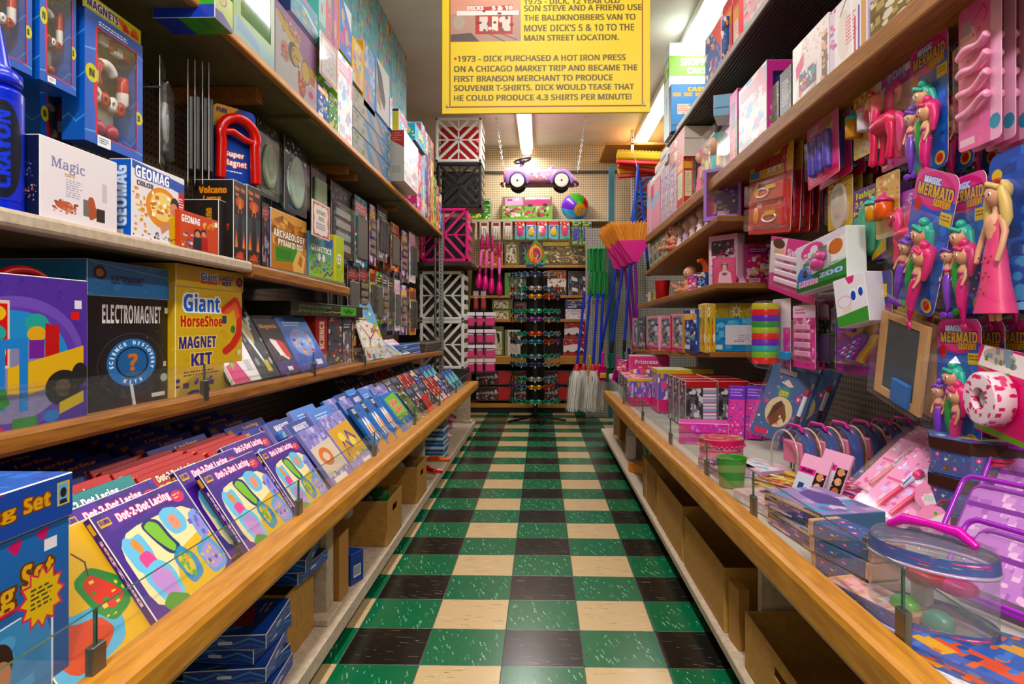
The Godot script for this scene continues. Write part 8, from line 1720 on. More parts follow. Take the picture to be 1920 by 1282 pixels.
func ride_on_car(label:String,at:Vector3):
	var o:=thing("ride_on_car",label,"toy car","",at)
	var pink:=mt("f6b2c6",0.2)
	var lilac:=mt("c49ce8",0.22)
	var mb:=MB.new()
	var rows:=[]
	for s in[[-0.352,0.0,0.2,0.005],[-0.35,0.1,0.19,0.06],[-0.335,0.09,0.212,0.1],[-0.25,0.08,0.226,0.118],[-0.15,0.07,0.226,0.12],[-0.05,0.065,0.212,0.12],[0.05,0.065,0.205,0.12],[0.12,0.07,0.205,0.12],[0.2,0.085,0.192,0.112],[0.28,0.09,0.16,0.095],[0.34,0.085,0.12,0.05],[0.355,0.1,0.1,0.002]]:
		var row:=[]
		var y0:float=s[1]if s[0]>-0.351 else 0.13
		var y1:float=s[2]if s[0]>-0.351 else 0.14
		for j in 17:
			var t:=TAU*j/16
			var q:=w2(cos(t),sin(t))
			row.append(v(s[0],(y0+y1)/2+signf(q.y)*pow(absf(q.y),0.6)*(y1 - y0)/2,-signf(q.x)*pow(absf(q.x),0.6)*s[3]))
		rows.append(row)
	mb.grid(pink,rows,true)
	obj("car_body",mb,o)
	for x in[-0.215,0.2]:
		for s in[-1,1]:
			mb=MB.new()
			var P:=[]
			var R:=[]
			for j in 11:
				var t:=-0.25+(PI+0.5)*j/10
				P.append(v(x - cos(t)*0.094,0.085+sin(t)*0.088,s*0.098)); R.append(0.027 if j>0 and j<10 else 0.01)
			mb.tube(lilac,P,R,9)
			obj("fender",mb,o)
			mb=MB.new()
			mb.x=Transform3D(Basis(Vector3.RIGHT,s*PI/2),v(x,0.085,s*0.105))
			mb.lathe(mt("1c1a18",0.5),[w2(0.06,0.018),w2(0.078,0.012),w2(0.08,0),w2(0.078,-0.03),w2(0.02,-0.03)],24)
			var wh:=obj("wheel",mb,o)
			var xf:=mb.x
			mb=MB.new()
			mb.x=xf
			mb.lathe(mt("e6e0d0",0.3),[w2(0.001,0.02),w2(0.05,0.024),w2(0.064,0.018)],24)
			mb.ball(mt("1c1a18",0.4),v(0,0.022,0),v(0.01,0.006,0.01),8)
			obj("hub_cap",mb,wh)
	mb=MB.new()
	mb.tube(mt("a86ae0",0.25),[v(-0.19,0.2,0),v(-0.175,0.275,0)],[0.022,0.014],10)
	var col:=obj("steering_column",mb,o)
	mb=MB.new()
	var P2:=[]
	for j in 21:P2.append(v(-0.17+cos(TAU*j/20)*0.075,0.3+cos(TAU*j/20)*0.018,sin(TAU*j/20)*0.075))
	mb.tube(mt("1a181a",0.35),P2,0.011,8,false)
	mb.lathe(mt("1a181a",0.35),[w2(0.001,0.012),w2(0.03,0.008),w2(0.022,-0.02),w2(0.012,-0.04)],12,1,1,v(-0.172,0.292,0))
	for j in 3:mb.tube(mt("1a181a",0.35),[v(-0.173,0.282,0),P2[j*7]],0.008,6)
	obj("steering_wheel",mb,col)
	mb=MB.new()
	mb.tube(lilac,[v(-0.03,0.192,0),v(0.06,0.19,0),v(0.1,0.21,0),v(0.125,0.25,0)],[0.012,0.02,0.022,0.008],10)
	obj("seat",mb,o)
	mb=MB.new()
	for j in 9:mb.ball(mt(["f4f0f4","c8a0e8","d8c8f0"][j%3],0.4),v(-0.1+0.022*j,0.165 - 0.012*(j%4)- 0.004*j,0.119),v(0.014,0.014,0.003),8)
	obj("flower_print",mb,o)
	mb=MB.new()
	mb.tube(mt("7a2a5a",0.3),[v(-0.36,0.07,0.08),v(-0.372,0.075,0),v(-0.36,0.07,-0.08)],0.014,8)
	mb.tube(mt("7a2a5a",0.3),[v(0.345,0.07,0.07),v(0.36,0.07,0),v(0.345,0.07,-0.07)],0.014,8)
	mb.rbox(mt("7a2a5a",0.4),v(-0.005,0.06,0),v(0.66,0.014,0.15),0.005)
	obj("chassis",mb,o)
func beach_ball(label:String,at:Vector3,r:float):
	var o:=thing("beach_ball",label,"ball","",at)
	o.basis=Basis(Quaternion(Vector3.UP,v(0.36,-0.34,0.86).normalized()))
	var cs:=["2a9ae0","48b8e8","e0302a","4aa83a","7a3ac0","48b8e8"]
	for g in 6:
		var rows:=[]
		for a in 9:
			var w:=0.12+(PI - 0.24)*a/8
			var row:=[]
			for j in 6:
				var t:=TAU*(g+j/5.0)/6
				row.append(v(sin(t)*sin(w),cos(w),cos(t)*sin(w))*r)
			rows.append(row)
		var mb:=MB.new()
		mb.grid(mt(cs[g],0.25),rows)
		obj("panel",mb,o)
	for s in[-1,1]:
		var mb:=MB.new()
		mb.lathe(mt("f0b01a" if s>0 else "f4f4f0",0.25),[w2(0.001,r*1.002),w2(r*0.3,r*0.956),w2(r*0.46,r*0.89)],14)if s>0 else mb.lathe(mt("f4f4f0",0.25),[w2(r*0.12,-r*0.9928),w2(0.001,-r*0.995)],14)
		obj("end_cap",mb,o)
func crate(label:String,at:Vector3,w:float,h:float,c:String,inside:String):
	var o:=thing("lattice_crate",label,"crate","",at)
	var m:=mt(c,0.35)
	var d:=0.36
	var f:=0.028
	for s in[[-1,0],[1,0],[0,0],[0,1]]:
		var mb:=MB.new()
		if s[0]:slab(mb,m,v(s[0]*(w/2 - f)if s[0]>0 else -w/2,0,d/2 - 0.02),v(w/2 if s[0]>0 else -w/2+f,h,d/2),0.005)
		else:slab(mb,m,v(-w/2,(h - f)*s[1],d/2 - 0.02),v(w/2,(h - f)*s[1]+f,d/2),0.005)
		obj("rim_bar",mb,o)
	var mb:=MB.new()
	var c0:=v(0,h/2,d/2 - 0.012)
	mb.bar(m,c0 - v(w/2,0,0),c0+v(w/2,0,0),0.012,0.01)
	mb.bar(m,c0 - v(0,h/2,0),c0+v(0,h/2,0),0.012,0.01)
	for sx in[-1,1]:
		for sy in[-1,1]:
			var e:=v(sx*(w/2 - f),sy*(h/2 - f),0)
			mb.bar(m,c0,c0+e,0.025,0.012)
			for k in[0.5]:
				mb.bar(m,c0+v(e.x*k,0,0),c0+v(e.x,e.y*(1 - k),0),0.02,0.012)
				mb.bar(m,c0+v(0,e.y*k,0),c0+v(e.x*(1 - k),e.y,0),0.02,0.012)
	obj("front_lattice",mb,o)
	mb=MB.new()
	slab(mb,m,v(-w/2,0,-d/2),v(w/2,0.01,d/2 - 0.02))
	obj("base",mb,o)
	for s in[-1,1]:
		mb=MB.new()
		for k in 5:slab(mb,m,v(s*w/2 - 0.008,h*k/5+0.01,-d/2),v(s*w/2+0.0,h*k/5+h*0.13,d/2 - 0.02),0.003)
		obj("side_lattice",mb,o)
	mb=MB.new()
	slab(mb,mt(inside,0.6),v(-w*0.42,0.012,-d*0.4),v(w*0.42,h*0.86,d*0.26),0.02)
	obj("packed_goods",mb,o)
func wand_pack(label:String,a:Vector3,b:Vector3):
	var o:=thing("wand_pack",label,"toy pack","long pink wand packs",a)
	var d:=b - a
	var mb:=MB.new()
	mb.tube(mt("c8187a",0.25),[d*0.02,d*0.1,d*0.2,d*0.3],[0.008,0.016,0.018,0.012],8)
	obj("handle",mb,o)
	mb=MB.new()
	mb.tube(mt("e87ab4",0.2),[d*0.3,d*0.45,d*0.6],[0.012,0.02,0.014],8)
	mb.tube(mt("8a1456",0.3),[d*0.6,d*0.75],[0.014,0.018],8)
	obj("shaft",mb,o)
	mb=MB.new()
	mb.tube(mt("f01a8a",0.2),[d*0.75,d*0.86,d*0.95,d],[0.018,0.03,0.028,0.01],10)
	obj("wand_head",mb,o)
func bag_pack(label:String,at:Vector3,w:float,h:float,c:="ea2a8a"):
	var o:=thing("bagged_toy",label,"toy pack","",at)
	var mb:=MB.new()
	mb.rbox(mt("f0e0ea",0.4),v(0,-h*0.12,0),v(w,h*0.22,0.004),0.001)
	obj("header",mb,o)
	mb=MB.new()
	mb.rbox(mt(c,0.25),v(0,-h*0.58,0),v(w*0.84,h*0.56,0.03),0.012)
	mb.rbox(mt("d8d4dc",0.2,0.5),v(0,-h*0.34,0.004),v(w*0.7,h*0.1,0.026),0.006)
	obj("toy",mb,o)
	mb=MB.new()
	mb.rbox(clear("ffe8f4",0.06),v(0,-h*0.6,0),v(w,h*0.76,0.05),0.012)
	obj("clear_bag",mb,o)
func push_broom(label:String,at:Vector3,roll:float,k:int):
	var o:=thing("push_broom",label,"broom","yellow and red push brooms",at,0.0,0.0,roll)
	var mb:=MB.new()
	mb.rbox(mt("e02a1a",0.4),v(0,0.02,0),v(0.42,0.045,0.05),0.01)
	obj("broom_head",mb,o)
	mb=MB.new()
	mb.rbox(mt("f2cc1a",0.7),v(0.0,0.075,0),v(0.42,0.07,0.075),0.014)
	for j in 40:mb.bar(mt("e8bc14",0.7),v(-0.205+j*0.0105,0.06,0.038),v(-0.206+j*0.0106,0.12+0.004*(j%3),0.042),0.008,0.004)
	obj("bristles",mb,o)
	mb=MB.new()
	mb.tube(mt("1448c0",0.3),[v(0,0.02,0),v(0.02*(k - 1),-0.84,0)],0.013,10)
	obj("handle",mb,o)
	mb=MB.new()
	mb.tube(mt("121214",0.5),[v(0.02*(k - 1),-0.84,0),v(0.022*(k - 1),-0.98,0)],0.015,10)
	obj("grip",mb,o)
	mb=MB.new()
	mb.bar(mt("d8d4c8",0.4,0.5),v(-0.012,-0.03,0.016),v(-0.05,0.1,0.04),0.007,0.005)
	obj("brace",mb,o)
func fan_broom(label:String,at:Vector3,roll:float,k:int):
	var o:=thing("upright_broom",label,"broom","magenta and orange brooms",at,0.0,0.0,roll)
	var mb:=MB.new()
	mb.ext(mt("ea1a9a",0.35),PackedVector2Array([w2(-0.025,-0.2),w2(0.025,-0.2),w2(0.15,0.0),w2(-0.15,0.0)]),-0.02,0.02)
	obj("broom_cap",mb,o)
	mb=MB.new()
	for j in 60:
		var t:=-1.0+2.0*((j*37)%60)/59.0
		mb.tube(mt(["f2a21a","e8921a","f6b43a"][j%3],0.6),[v(t*0.142,-0.005,-0.012+0.006*(j%5)),v(t*0.19,0.09,-0.016+0.008*(j%5)),v(t*0.222,0.155+0.008*(j%4),-0.02+0.01*(j%5))],[0.006,0.0055,0.004],5)
	mb.ext(mt("e8951a",0.6),PackedVector2Array([w2(-0.145,0.0),w2(0.145,0.0),w2(0.212,0.15),w2(-0.212,0.15)]),-0.012,0.012)
	obj("bristles",mb,o)
	mb=MB.new()
	mb.tube(mt(["8a1aa0","1a48c8","8a1aa0","1a48c8","a01a90","1a48c8"][k],0.3),[v(0,-0.19,0),v(0,-0.92,0.01)],0.0135,10)
	obj("handle",mb,o)
	mb=MB.new()
	mb.tube(mt("101012",0.5),[v(0,-0.92,0.01),v(0,-1.02,0.01)],0.016,10)
	obj("grip",mb,o)
func mop(label:String,at:Vector3,roll:float,k:int):
	var o:=thing("string_mop",label,"mop","white string mops with blue handles",at,0.0,0.0,roll)
	var rnd:=RandomNumberGenerator.new()
	rnd.seed=40+k
	var mb:=MB.new()
	mb.tube(mt("1a3ec8",0.3),[v(0,0,0),v(0,0.7,-0.02)],0.013,10)
	obj("handle",mb,o)
	mb=MB.new()
	mb.lathe(mt("d8201a",0.4),[w2(0.013,0.04),w2(0.022,0.03),w2(0.034,-0.01),w2(0.03,-0.02)],12)
	obj("collar",mb,o)
	mb=MB.new()
	for j in 90:
		var t:=TAU*j/90
		var q:=rnd.randf_range(0.4,1.0)
		var e:=v(sin(t)*0.062*q,-0.36 - rnd.randf()*0.05,cos(t)*0.05*q)
		mb.tube(mt(["dcd8cc","c8c4b8","eae8e0"][j%3],0.8),[v(sin(t)*0.02,-0.005,cos(t)*0.02),v(e.x*1.05,-0.1,e.z),v(e.x*0.9+rnd.randf_range(-0.01,0.01),-0.22,e.z),e],0.0045,4)
	obj("mop_strings",mb,o)
	mb=MB.new()
	mb.lathe(clear("ffffff",0.06,0.1),[w2(0.03,-0.005),w2(0.066,-0.05),w2(0.076,-0.25),w2(0.074,-0.41),w2(0.02,-0.425)],14,1.0,0.85)
	obj("clear_bag",mb,o)
func dustpan(label:String,at:Vector3,c:String,brush:String,roll:float):
	var o:=thing("dustpan",label,"dustpan","toy dustpans",at,20.0,0.0,roll)
	var m:=mt(c,0.3)
	var mb:=MB.new()
	mb.ext(m,PackedVector2Array([w2(-0.035,-0.02),w2(0.035,-0.02),w2(0.055,-0.15),w2(-0.055,-0.15)]),-0.003,0.003)
	for s in[-1,1]:mb.bar(m,v(s*0.036,-0.02,0.012),v(s*0.054,-0.14,0.008),0.006,0.024)
	mb.bar(m,v(-0.036,-0.02,0.012),v(0.036,-0.02,0.012),0.006,0.024)
	obj("pan",mb,o)
	mb=MB.new()
	mb.rbox(m,v(0,0.045,0.006),v(0.024,0.14,0.016),0.006)
	obj("handle",mb,o)
	mb=MB.new()
	mb.rbox(mt(brush,0.5),v(0.005,-0.1,0.022),v(0.06,0.05,0.02),0.005)
	obj("brush",mb,o)
func jump_rope(label:String,at:Vector3,l:float):
	var o:=thing("skipping_rope",label,"skipping rope","green skipping ropes",at)
	var mb:=MB.new()
	var m:=mt("0f9a4a",0.5)
	var P:=[]
	for j in 17:
		var t:=PI*j/16
		P.append(v(-cos(t)*0.022+0.012*sin(j*1.7),-0.02+sin(t)*0.02 - (0.0 if j in range(3,14)else l*0.5)- (l*0.45 if j in[0,16]else 0.0),0.004*sin(j*2.0)))
	mb.tube(m,P,0.0105,7)
	obj("rope",mb,o)
	for s in[-1,1]:
		mb=MB.new()
		mb.tube(mt("0c8a3e",0.35),[v(s*0.016,-l*0.96 - 0.02,0),v(s*0.018,-l*0.96 - 0.06,0)],0.012,8)
		obj("handle",mb,o)
func sunglasses_rack(label:String,at:Vector3):
	var o:=thing("sunglasses_rack",label,"display rack","",at)
	var m:=mt("121212",0.35,0.3)
	var mb:=MB.new()
	mb.tube(m,[v(0,0.03,0),v(0,1.5,0)],0.02,12)
	obj("pole",mb,o)
	for j in 5:
		mb=MB.new()
		var t:=TAU*j/5+0.2
		mb.bar(m,v(sin(t)*0.02,0.05,cos(t)*0.02),v(sin(t)*0.3,0.012,cos(t)*0.3),0.018,0.02,Vector3.UP)
		obj("foot",mb,o)
	for r in 12:
		mb=MB.new()
		var P:=[]
		for j in 25:P.append(v(sin(TAU*j/24)*0.215,1.4 - r*0.107 - (0.03 if r%2 else 0.0),cos(TAU*j/24)*0.215))
		mb.tube(m,P,0.004,5,false)
		for j in 6:mb.tube(m,[v(0,P[0].y,0),P[j*4]],0.0035,5)
		obj("tier_ring",mb,o)
	mb=MB.new()
	mb.lathe(m,[w2(0.03,1.42),w2(0.09,1.4),w2(0.09,0.2),w2(0.03,0.18)],12)
	obj("core_drum",mb,o)
	mb=MB.new()
	var A:=art("tie dye")
	mb.ext(mt("2a8a2a",0.5),PackedVector2Array([w2(-0.09,1.5),w2(0.09,1.5),w2(0.1,1.6),w2(0.055,1.72),w2(0.0,1.77),w2(-0.05,1.7),w2(-0.1,1.6)]),-0.005,0.005,A[0],A[1])
	obj("header_board",mb,o)
func sunglasses(label:String,at:Vector3,yaw:float,c:String):
	var o:=thing("sunglasses",label,"sunglasses","sunglasses on the revolving rack",at,yaw)
	var m:=mt(c,0.25)
	for s in[-1,1]:
		var mb:=MB.new()
		mb.ball(mt(c,0.1,0.8),v(s*0.034,0,0),v(0.026,0.019,0.004),12)
		obj("lens",mb,o)
	var mb:=MB.new()
	for s in[-1,1]:
		var P:=[]
		for j in 15:P.append(v(s*0.034+cos(TAU*j/14)*0.027,sin(TAU*j/14)*0.02,0.002))
		mb.tube(m,P,0.0034,5,false)
		mb.tube(m,[v(s*0.062,0.008,0),v(s*0.066,0.006,-0.03),v(s*0.06,-0.004,-0.1)],0.003,5)
	mb.tube(m,[v(-0.01,0.006,0.002),v(0,0.009,0.003),v(0.01,0.006,0.002)],0.003,5)
	obj("frame",mb,o)
	mb=MB.new()
	mb.rbox(mt("a8a49a",0.6),v(0.0,-0.024,0.004),v(0.014,0.022,0.001),0.0003)
	obj("price_tag",mb,o)
func w2(x:float,y:float)->Vector2:return Vector2(x,y)
class Surf:
	var v:=PackedVector3Array()
	var n:=PackedVector3Array()
	var u:=PackedVector2Array()
	var i:=PackedInt32Array()
class MB:
	var s:={}
	var x:=Transform3D.IDENTITY
	func g(m)->Surf:
		if not s.has(m):s[m]=Surf.new()
		return s[m]
	func add(f:Surf,p:Vector3,n:Vector3,u:Vector2)->int:
		f.v.append(x*p); f.n.append((x.basis*n).normalized()); f.u.append(u)
		return f.v.size()- 1
	func quad(m,a:Vector3,b:Vector3,c:Vector3,d:Vector3,r:=Rect2(0,0,1,1)):
		var f:=g(m)
		var n:=(b - a).cross(d - a)
		if n.length_squared()<1e-16:n=(c - b).cross(d - b)
		var k:=add(f,a,n,Vector2(r.position.x,r.end.y))
		add(f,b,n,r.end)
		add(f,c,n,Vector2(r.end.x,r.position.y))
		add(f,d,n,r.position)
		f.i.append_array([k,k+3,k+2,k,k+2,k+1])
	func tri(m,a:Vector3,b:Vector3,c:Vector3):
		var f:=g(m)
		var n:=(b - a).cross(c - a)
		var k:=add(f,a,n,Vector2.ZERO)
		add(f,b,n,Vector2(1,0)); add(f,c,n,Vector2(0,1))
		f.i.append_array([k,k+2,k+1])
	func rbox(m,c:Vector3,sz:Vector3,q:=0.002,faces:={}):
		var h:=sz/2
		q=minf(q,minf(h.x,minf(h.y,h.z))*0.6)
		var i:=h - Vector3(q,q,q)
		var P=func(sx,sy,sz_,ax):
			return c+Vector3(sx*(h.x if ax==0 else i.x),sy*(h.y if ax==1 else i.y),sz_*(h.z if ax==2 else i.z))
		var fs:=[["f",2,[[-1,-1,1],[1,-1,1],[1,1,1],[-1,1,1]]],["b",2,[[1,-1,-1],[-1,-1,-1],[-1,1,-1],[1,1,-1]]],
			["l",0,[[-1,-1,-1],[-1,-1,1],[-1,1,1],[-1,1,-1]]],["r",0,[[1,-1,1],[1,-1,-1],[1,1,-1],[1,1,1]]],
			["t",1,[[-1,1,1],[1,1,1],[1,1,-1],[-1,1,-1]]],["d",1,[[-1,-1,-1],[1,-1,-1],[1,-1,1],[-1,-1,1]]]]
		for f in fs:
			var k=f[2]
			var w=faces.get(f[0],[m,Rect2(0,0,1,1)])
			quad(w[0],P.call(k[0][0],k[0][1],k[0][2],f[1]),P.call(k[1][0],k[1][1],k[1][2],f[1]),P.call(k[2][0],k[2][1],k[2][2],f[1]),P.call(k[3][0],k[3][1],k[3][2],f[1]),w[1])
		for a in[-1,1]:
			for b in[-1,1]:
				edge(m,P.call(a,b,-1,0),P.call(a,b,1,0),P.call(a,b,1,1),P.call(a,b,-1,1),c)
				edge(m,P.call(a,-1,b,0),P.call(a,1,b,0),P.call(a,1,b,2),P.call(a,-1,b,2),c)
				edge(m,P.call(-1,a,b,1),P.call(1,a,b,1),P.call(1,a,b,2),P.call(-1,a,b,2),c)
				for d in[-1,1]:
					var t:=[P.call(a,b,d,0),P.call(a,b,d,1),P.call(a,b,d,2)]
					var o:Vector3=(t[0]+t[1]+t[2])/3 - c
					if(t[1]- t[0]).cross(t[2]- t[0]).dot(o)>0:tri(m,t[0],t[1],t[2])
					else:tri(m,t[0],t[2],t[1])
	func edge(m,a:Vector3,b:Vector3,c:Vector3,d:Vector3,o:Vector3):
		if(b - a).cross(d - a).dot((a+c)/2 - o)>0:quad(m,a,b,c,d)
		else:quad(m,b,a,d,c)
	func grid(m,rows:Array,close:=false,r:=Rect2(0,0,1,1)):
		var f:=g(m)
		var R:=rows.size()
		var C:int=rows[0].size()
		var k:=f.v.size()
		for a in R:
			for b in C:
				var bl:int=(b - 1+C)%C if close else maxi(b - 1,0)
				var br:int=(b+1)%C if close else mini(b+1,C - 1)
				if close and b==0:bl=C - 2
				if close and b==C - 1:br=1
				var du:Vector3=rows[a][br]- rows[a][bl]
				var dv:Vector3=rows[mini(a+1,R - 1)][b]- rows[maxi(a - 1,0)][b]
				if du.length_squared()<1e-12:
					var e:int=a+1 if a==0 else a - 1
					du=rows[e][br]- rows[e][bl]
				if du.length_squared()<1e-12:du=Vector3(1e-3,0,0)
				add(f,rows[a][b],dv.cross(du),Vector2(r.position.x+r.size.x*b/(C - 1),r.position.y+r.size.y*a/(R - 1)))
		for a in R - 1:
			for b in C - 1:
				var p:=k+a*C+b
				f.i.append_array([p,p+1,p+C,p+1,p+C+1,p+C])
	func lathe(m,prof:Array,n:=16,sx:=1.0,sz:=1.0,c:=Vector3.ZERO,r:=Rect2(0,0,1,1)):
		var rows:=[]
		for p in prof:
			var row:=[]
			for j in n+1:
				var t:=TAU*j/n
				row.append(c+Vector3(sin(t)*p.x*sx,p.y,cos(t)*p.x*sz))
			rows.append(row)
		grid(m,rows,true,r)
	func ball(m,c:Vector3,rad:Vector3,n:=12):
		var rows:=[]
		for a in range(0,n/2+1):
			var w:=PI*a/(n/2)
			var row:=[]
			for j in n+1:
				var t:=TAU*j/n
				row.append(c+Vector3(sin(t)*sin(w)*rad.x,cos(w)*rad.y,cos(t)*sin(w)*rad.z))
			rows.append(row)
		grid(m,rows,true)
	func tube(m,pts:Array,rad,n:=8,cap:=true):
		var rows:=[]
		var N:=pts.size()
		var t0:Vector3=(pts[1]- pts[0]).normalized()
		var u:=t0.cross(Vector3.UP if absf(t0.y)<0.9 else Vector3.RIGHT).normalized()
		for a in N:
			var t:Vector3=(pts[mini(a+1,N - 1)]- pts[maxi(a - 1,0)]).normalized()
			u=(u - t*u.dot(t)).normalized()
			var w:=t.cross(u)
			var q:float=rad[a]if rad is Array else rad
			if cap and a==0:rows.append(ring(pts[0]- t*q*0.6,u,w,q*0.02,n)); rows.append(ring(pts[0]- t*q*0.3,u,w,q*0.8,n))
			rows.append(ring(pts[a],u,w,q,n))
			if cap and a==N - 1:rows.append(ring(pts[a]+t*q*0.3,u,w,q*0.8,n)); rows.append(ring(pts[a]+t*q*0.6,u,w,q*0.02,n))
		grid(m,rows,true)
	func ring(c:Vector3,u:Vector3,w:Vector3,q:float,n:int)->Array:
		var row:=[]
		for j in n+1:
			var a:=-TAU*j/n
			row.append(c+u*cos(a)*q+w*sin(a)*q)
		return row
	func ext(m,poly:PackedVector2Array,z0:float,z1:float,face=null,r:=Rect2(0,0,1,1),back=null):
		var area:=0.0
		for j in poly.size():area+=poly[j].cross(poly[(j+1)%poly.size()])
		if area<0:poly.reverse()
		var lo:=poly[0]
		var hi:=poly[0]
		for p in poly:lo=lo.min(p); hi=hi.max(p)
		var ix:=Geometry2D.triangulate_polygon(poly)
		for side in 2:
			var f:=g((face if face !=null else m)if side==0 else(back if back !=null else m))
			var k:=f.v.size()
			for p in poly:
				var w:=(p - lo)/(hi - lo)
				add(f,Vector3(p.x,p.y,z1 if side==0 else z0),Vector3(0,0,1 if side==0 else -1),Vector2(r.position.x+r.size.x*w.x,r.end.y - r.size.y*w.y))
			for t in range(0,ix.size(),3):
				var a:=poly[ix[t]]
				var ccw:=(poly[ix[t+1]]- a).cross(poly[ix[t+2]]- a)>0
				if ccw==(side==0):f.i.append_array([k+ix[t],k+ix[t+2],k+ix[t+1]])
				else:f.i.append_array([k+ix[t],k+ix[t+1],k+ix[t+2]])
		for j in poly.size():
			var a:=poly[j]
			var b:=poly[(j+1)%poly.size()]
			quad(m,Vector3(a.x,a.y,z0),Vector3(b.x,b.y,z0),Vector3(b.x,b.y,z1),Vector3(a.x,a.y,z1))
	func bar(m,a:Vector3,b:Vector3,w:float,h:float,up:=Vector3(0,0,1)):
		var keep:=x
		var d:=b - a
		var t:=d.normalized()
		var r:=up.cross(t).normalized()
		x=keep*Transform3D(Basis(t,r,t.cross(r)),(a+b)/2)
		rbox(m,Vector3.ZERO,Vector3(d.length(),w,h),minf(w,h)*0.15)
		x=keep
	func mesh()->ArrayMesh:
		var o:=ArrayMesh.new()
		for m in s:
			var f:Surf=s[m]
			if f.i.is_empty():continue
			var a:=[]
			a.resize(Mesh.ARRAY_MAX)
			a[Mesh.ARRAY_VERTEX]=f.v; a[Mesh.ARRAY_NORMAL]=f.n; a[Mesh.ARRAY_TEX_UV]=f.u; a[Mesh.ARRAY_INDEX]=f.i
			o.add_surface_from_arrays(Mesh.PRIMITIVE_TRIANGLES,a)
			o.surface_set_material(o.get_surface_count()- 1,m)
		return o
var taken:={}
func numbered(n:String)->String:
	taken[n]=taken.get(n,-1)+1
	return n if taken[n]==0 else "%s_%03d"%[n,taken[n]]
func tag(o:Node3D,label:="",cat:="",group:="")->Node3D:
	if label:o.set_meta("label",label)
	if cat:o.set_meta("category",cat)
	if group:o.set_meta("group",group)
	return o
func obj(n:String,mb:MB,parent:Node=self)->MeshInstance3D:
	var o:=MeshInstance3D.new()
	o.mesh=mb.mesh()
	o.name=numbered(n)if parent==self else n
	parent.add_child(o,true)
	return o
func thing(n:String,label:String,cat:String,group:="",at:=Vector3.ZERO,yaw:=0.0,lean:=0.0,roll:=0.0)->Node3D:
	var o:=Node3D.new()
	o.name=numbered(n)
	add_child(o)
	place(o,at,yaw,lean,roll)
	tag(o,label,cat,group)
	return o
func place(o:Node3D,at:Vector3,yaw:=0.0,lean:=0.0,roll:=0.0):
	o.transform=Transform3D(Basis(Vector3.UP,deg_to_rad(yaw))*Basis(Vector3.RIGHT,deg_to_rad(-lean))*Basis(Vector3.BACK,deg_to_rad(roll)),at)
func struct(n:String,mb:MB,parent:Node=self)->MeshInstance3D:
	var o:=obj(n,mb,parent)
	if parent==self:o.set_meta("kind","structure")
	return o
func dup(root:Node3D,label:String,at:Vector3,yaw:=0.0,lean:=0.0,roll:=0.0)->Node3D:
	var o:Node3D=root.duplicate()
	var b:=RegEx.create_from_string("_\\d+$").sub(root.name,"")
	o.name=numbered(b)
	add_child(o)
	place(o,at,yaw,lean,roll)
	o.set_meta("label",label)
	return o
var mats:={}
func mt(c:String,rough:=0.5,metal:=0.0)->StandardMaterial3D:
	var k:="%s %s %s"%[c,rough,metal]
	if not mats.has(k):
		var m:=StandardMaterial3D.new()
		m.albedo_color=ink(c); m.roughness=rough; m.metallic=metal
		mats[k]=m
	return mats[k]
var tone:=1.0
func ink(c:String)->Color:
	var k:=Color(c)
	return Color.from_hsv(k.h,minf(1.0,k.s*1.18),k.v*tone*(1.0 - 0.1*k.s))
func clear(c:="ffffff",a:=0.06,rough:=0.06)->StandardMaterial3D:
	var k:="clear %s %s %s"%[c,a,rough]
	if not mats.has(k):
		var m:=StandardMaterial3D.new()
		m.transparency=BaseMaterial3D.TRANSPARENCY_ALPHA
		m.albedo_color=Color(Color(c),a*0.4); m.roughness=rough; m.metallic_specular=0.35
		mats[k]=m
	return mats[k]
const PAGE:=2048
var pages:Array[Image]=[]
var shelf:=[0,0,0,0]
var arts:={}
var fonts:={}
var prnd:=RandomNumberGenerator.new()
func font(k:String)->Font:
	if not fonts.has(k):
		var f:=SystemFont.new()
		f.font_names=PackedStringArray([{"b":"Droid Sans","s":"Droid Sans","e":"Droid Serif","r":"Droid Serif","m":"Droid Sans Mono"}[k]])
		f.font_weight=700 if k in "be" else 400
		fonts[k]=f
	return fonts[k]
func pm(page:int,rough:=0.35)->StandardMaterial3D:
	var k:="page %d %s"%[page,rough]
	if not mats.has(k):
		var m:=StandardMaterial3D.new()
		m.roughness=rough
		m.texture_repeat=false
		m.set_meta("page",page)
		mats[k]=m
	return mats[k]
func finish_pages():
	var tex:=[]
	for p in pages:tex.append(ImageTexture.create_from_image(p))
	for k in mats:
		if mats[k].has_meta("page"):mats[k].albedo_texture=tex[mats[k].get_meta("page")]
func room_for(w:int,h:int)->Rect2i:
	if pages.is_empty():pages.append(Image.create(PAGE,PAGE,false,Image.FORMAT_RGBA8))
	if shelf[1]+w+4>PAGE:shelf[1]=0; shelf[2]+=shelf[3]; shelf[3]=0
	if shelf[2]+h+4>PAGE:
		shelf=[shelf[0]+1,0,0,0]
		pages.append(Image.create(PAGE,PAGE,false,Image.FORMAT_RGBA8))
	var r:=Rect2i(shelf[1]+2,shelf[2]+2,w,h)
	shelf[1]+=w+4; shelf[3]=maxi(shelf[3],h+4)
	return r
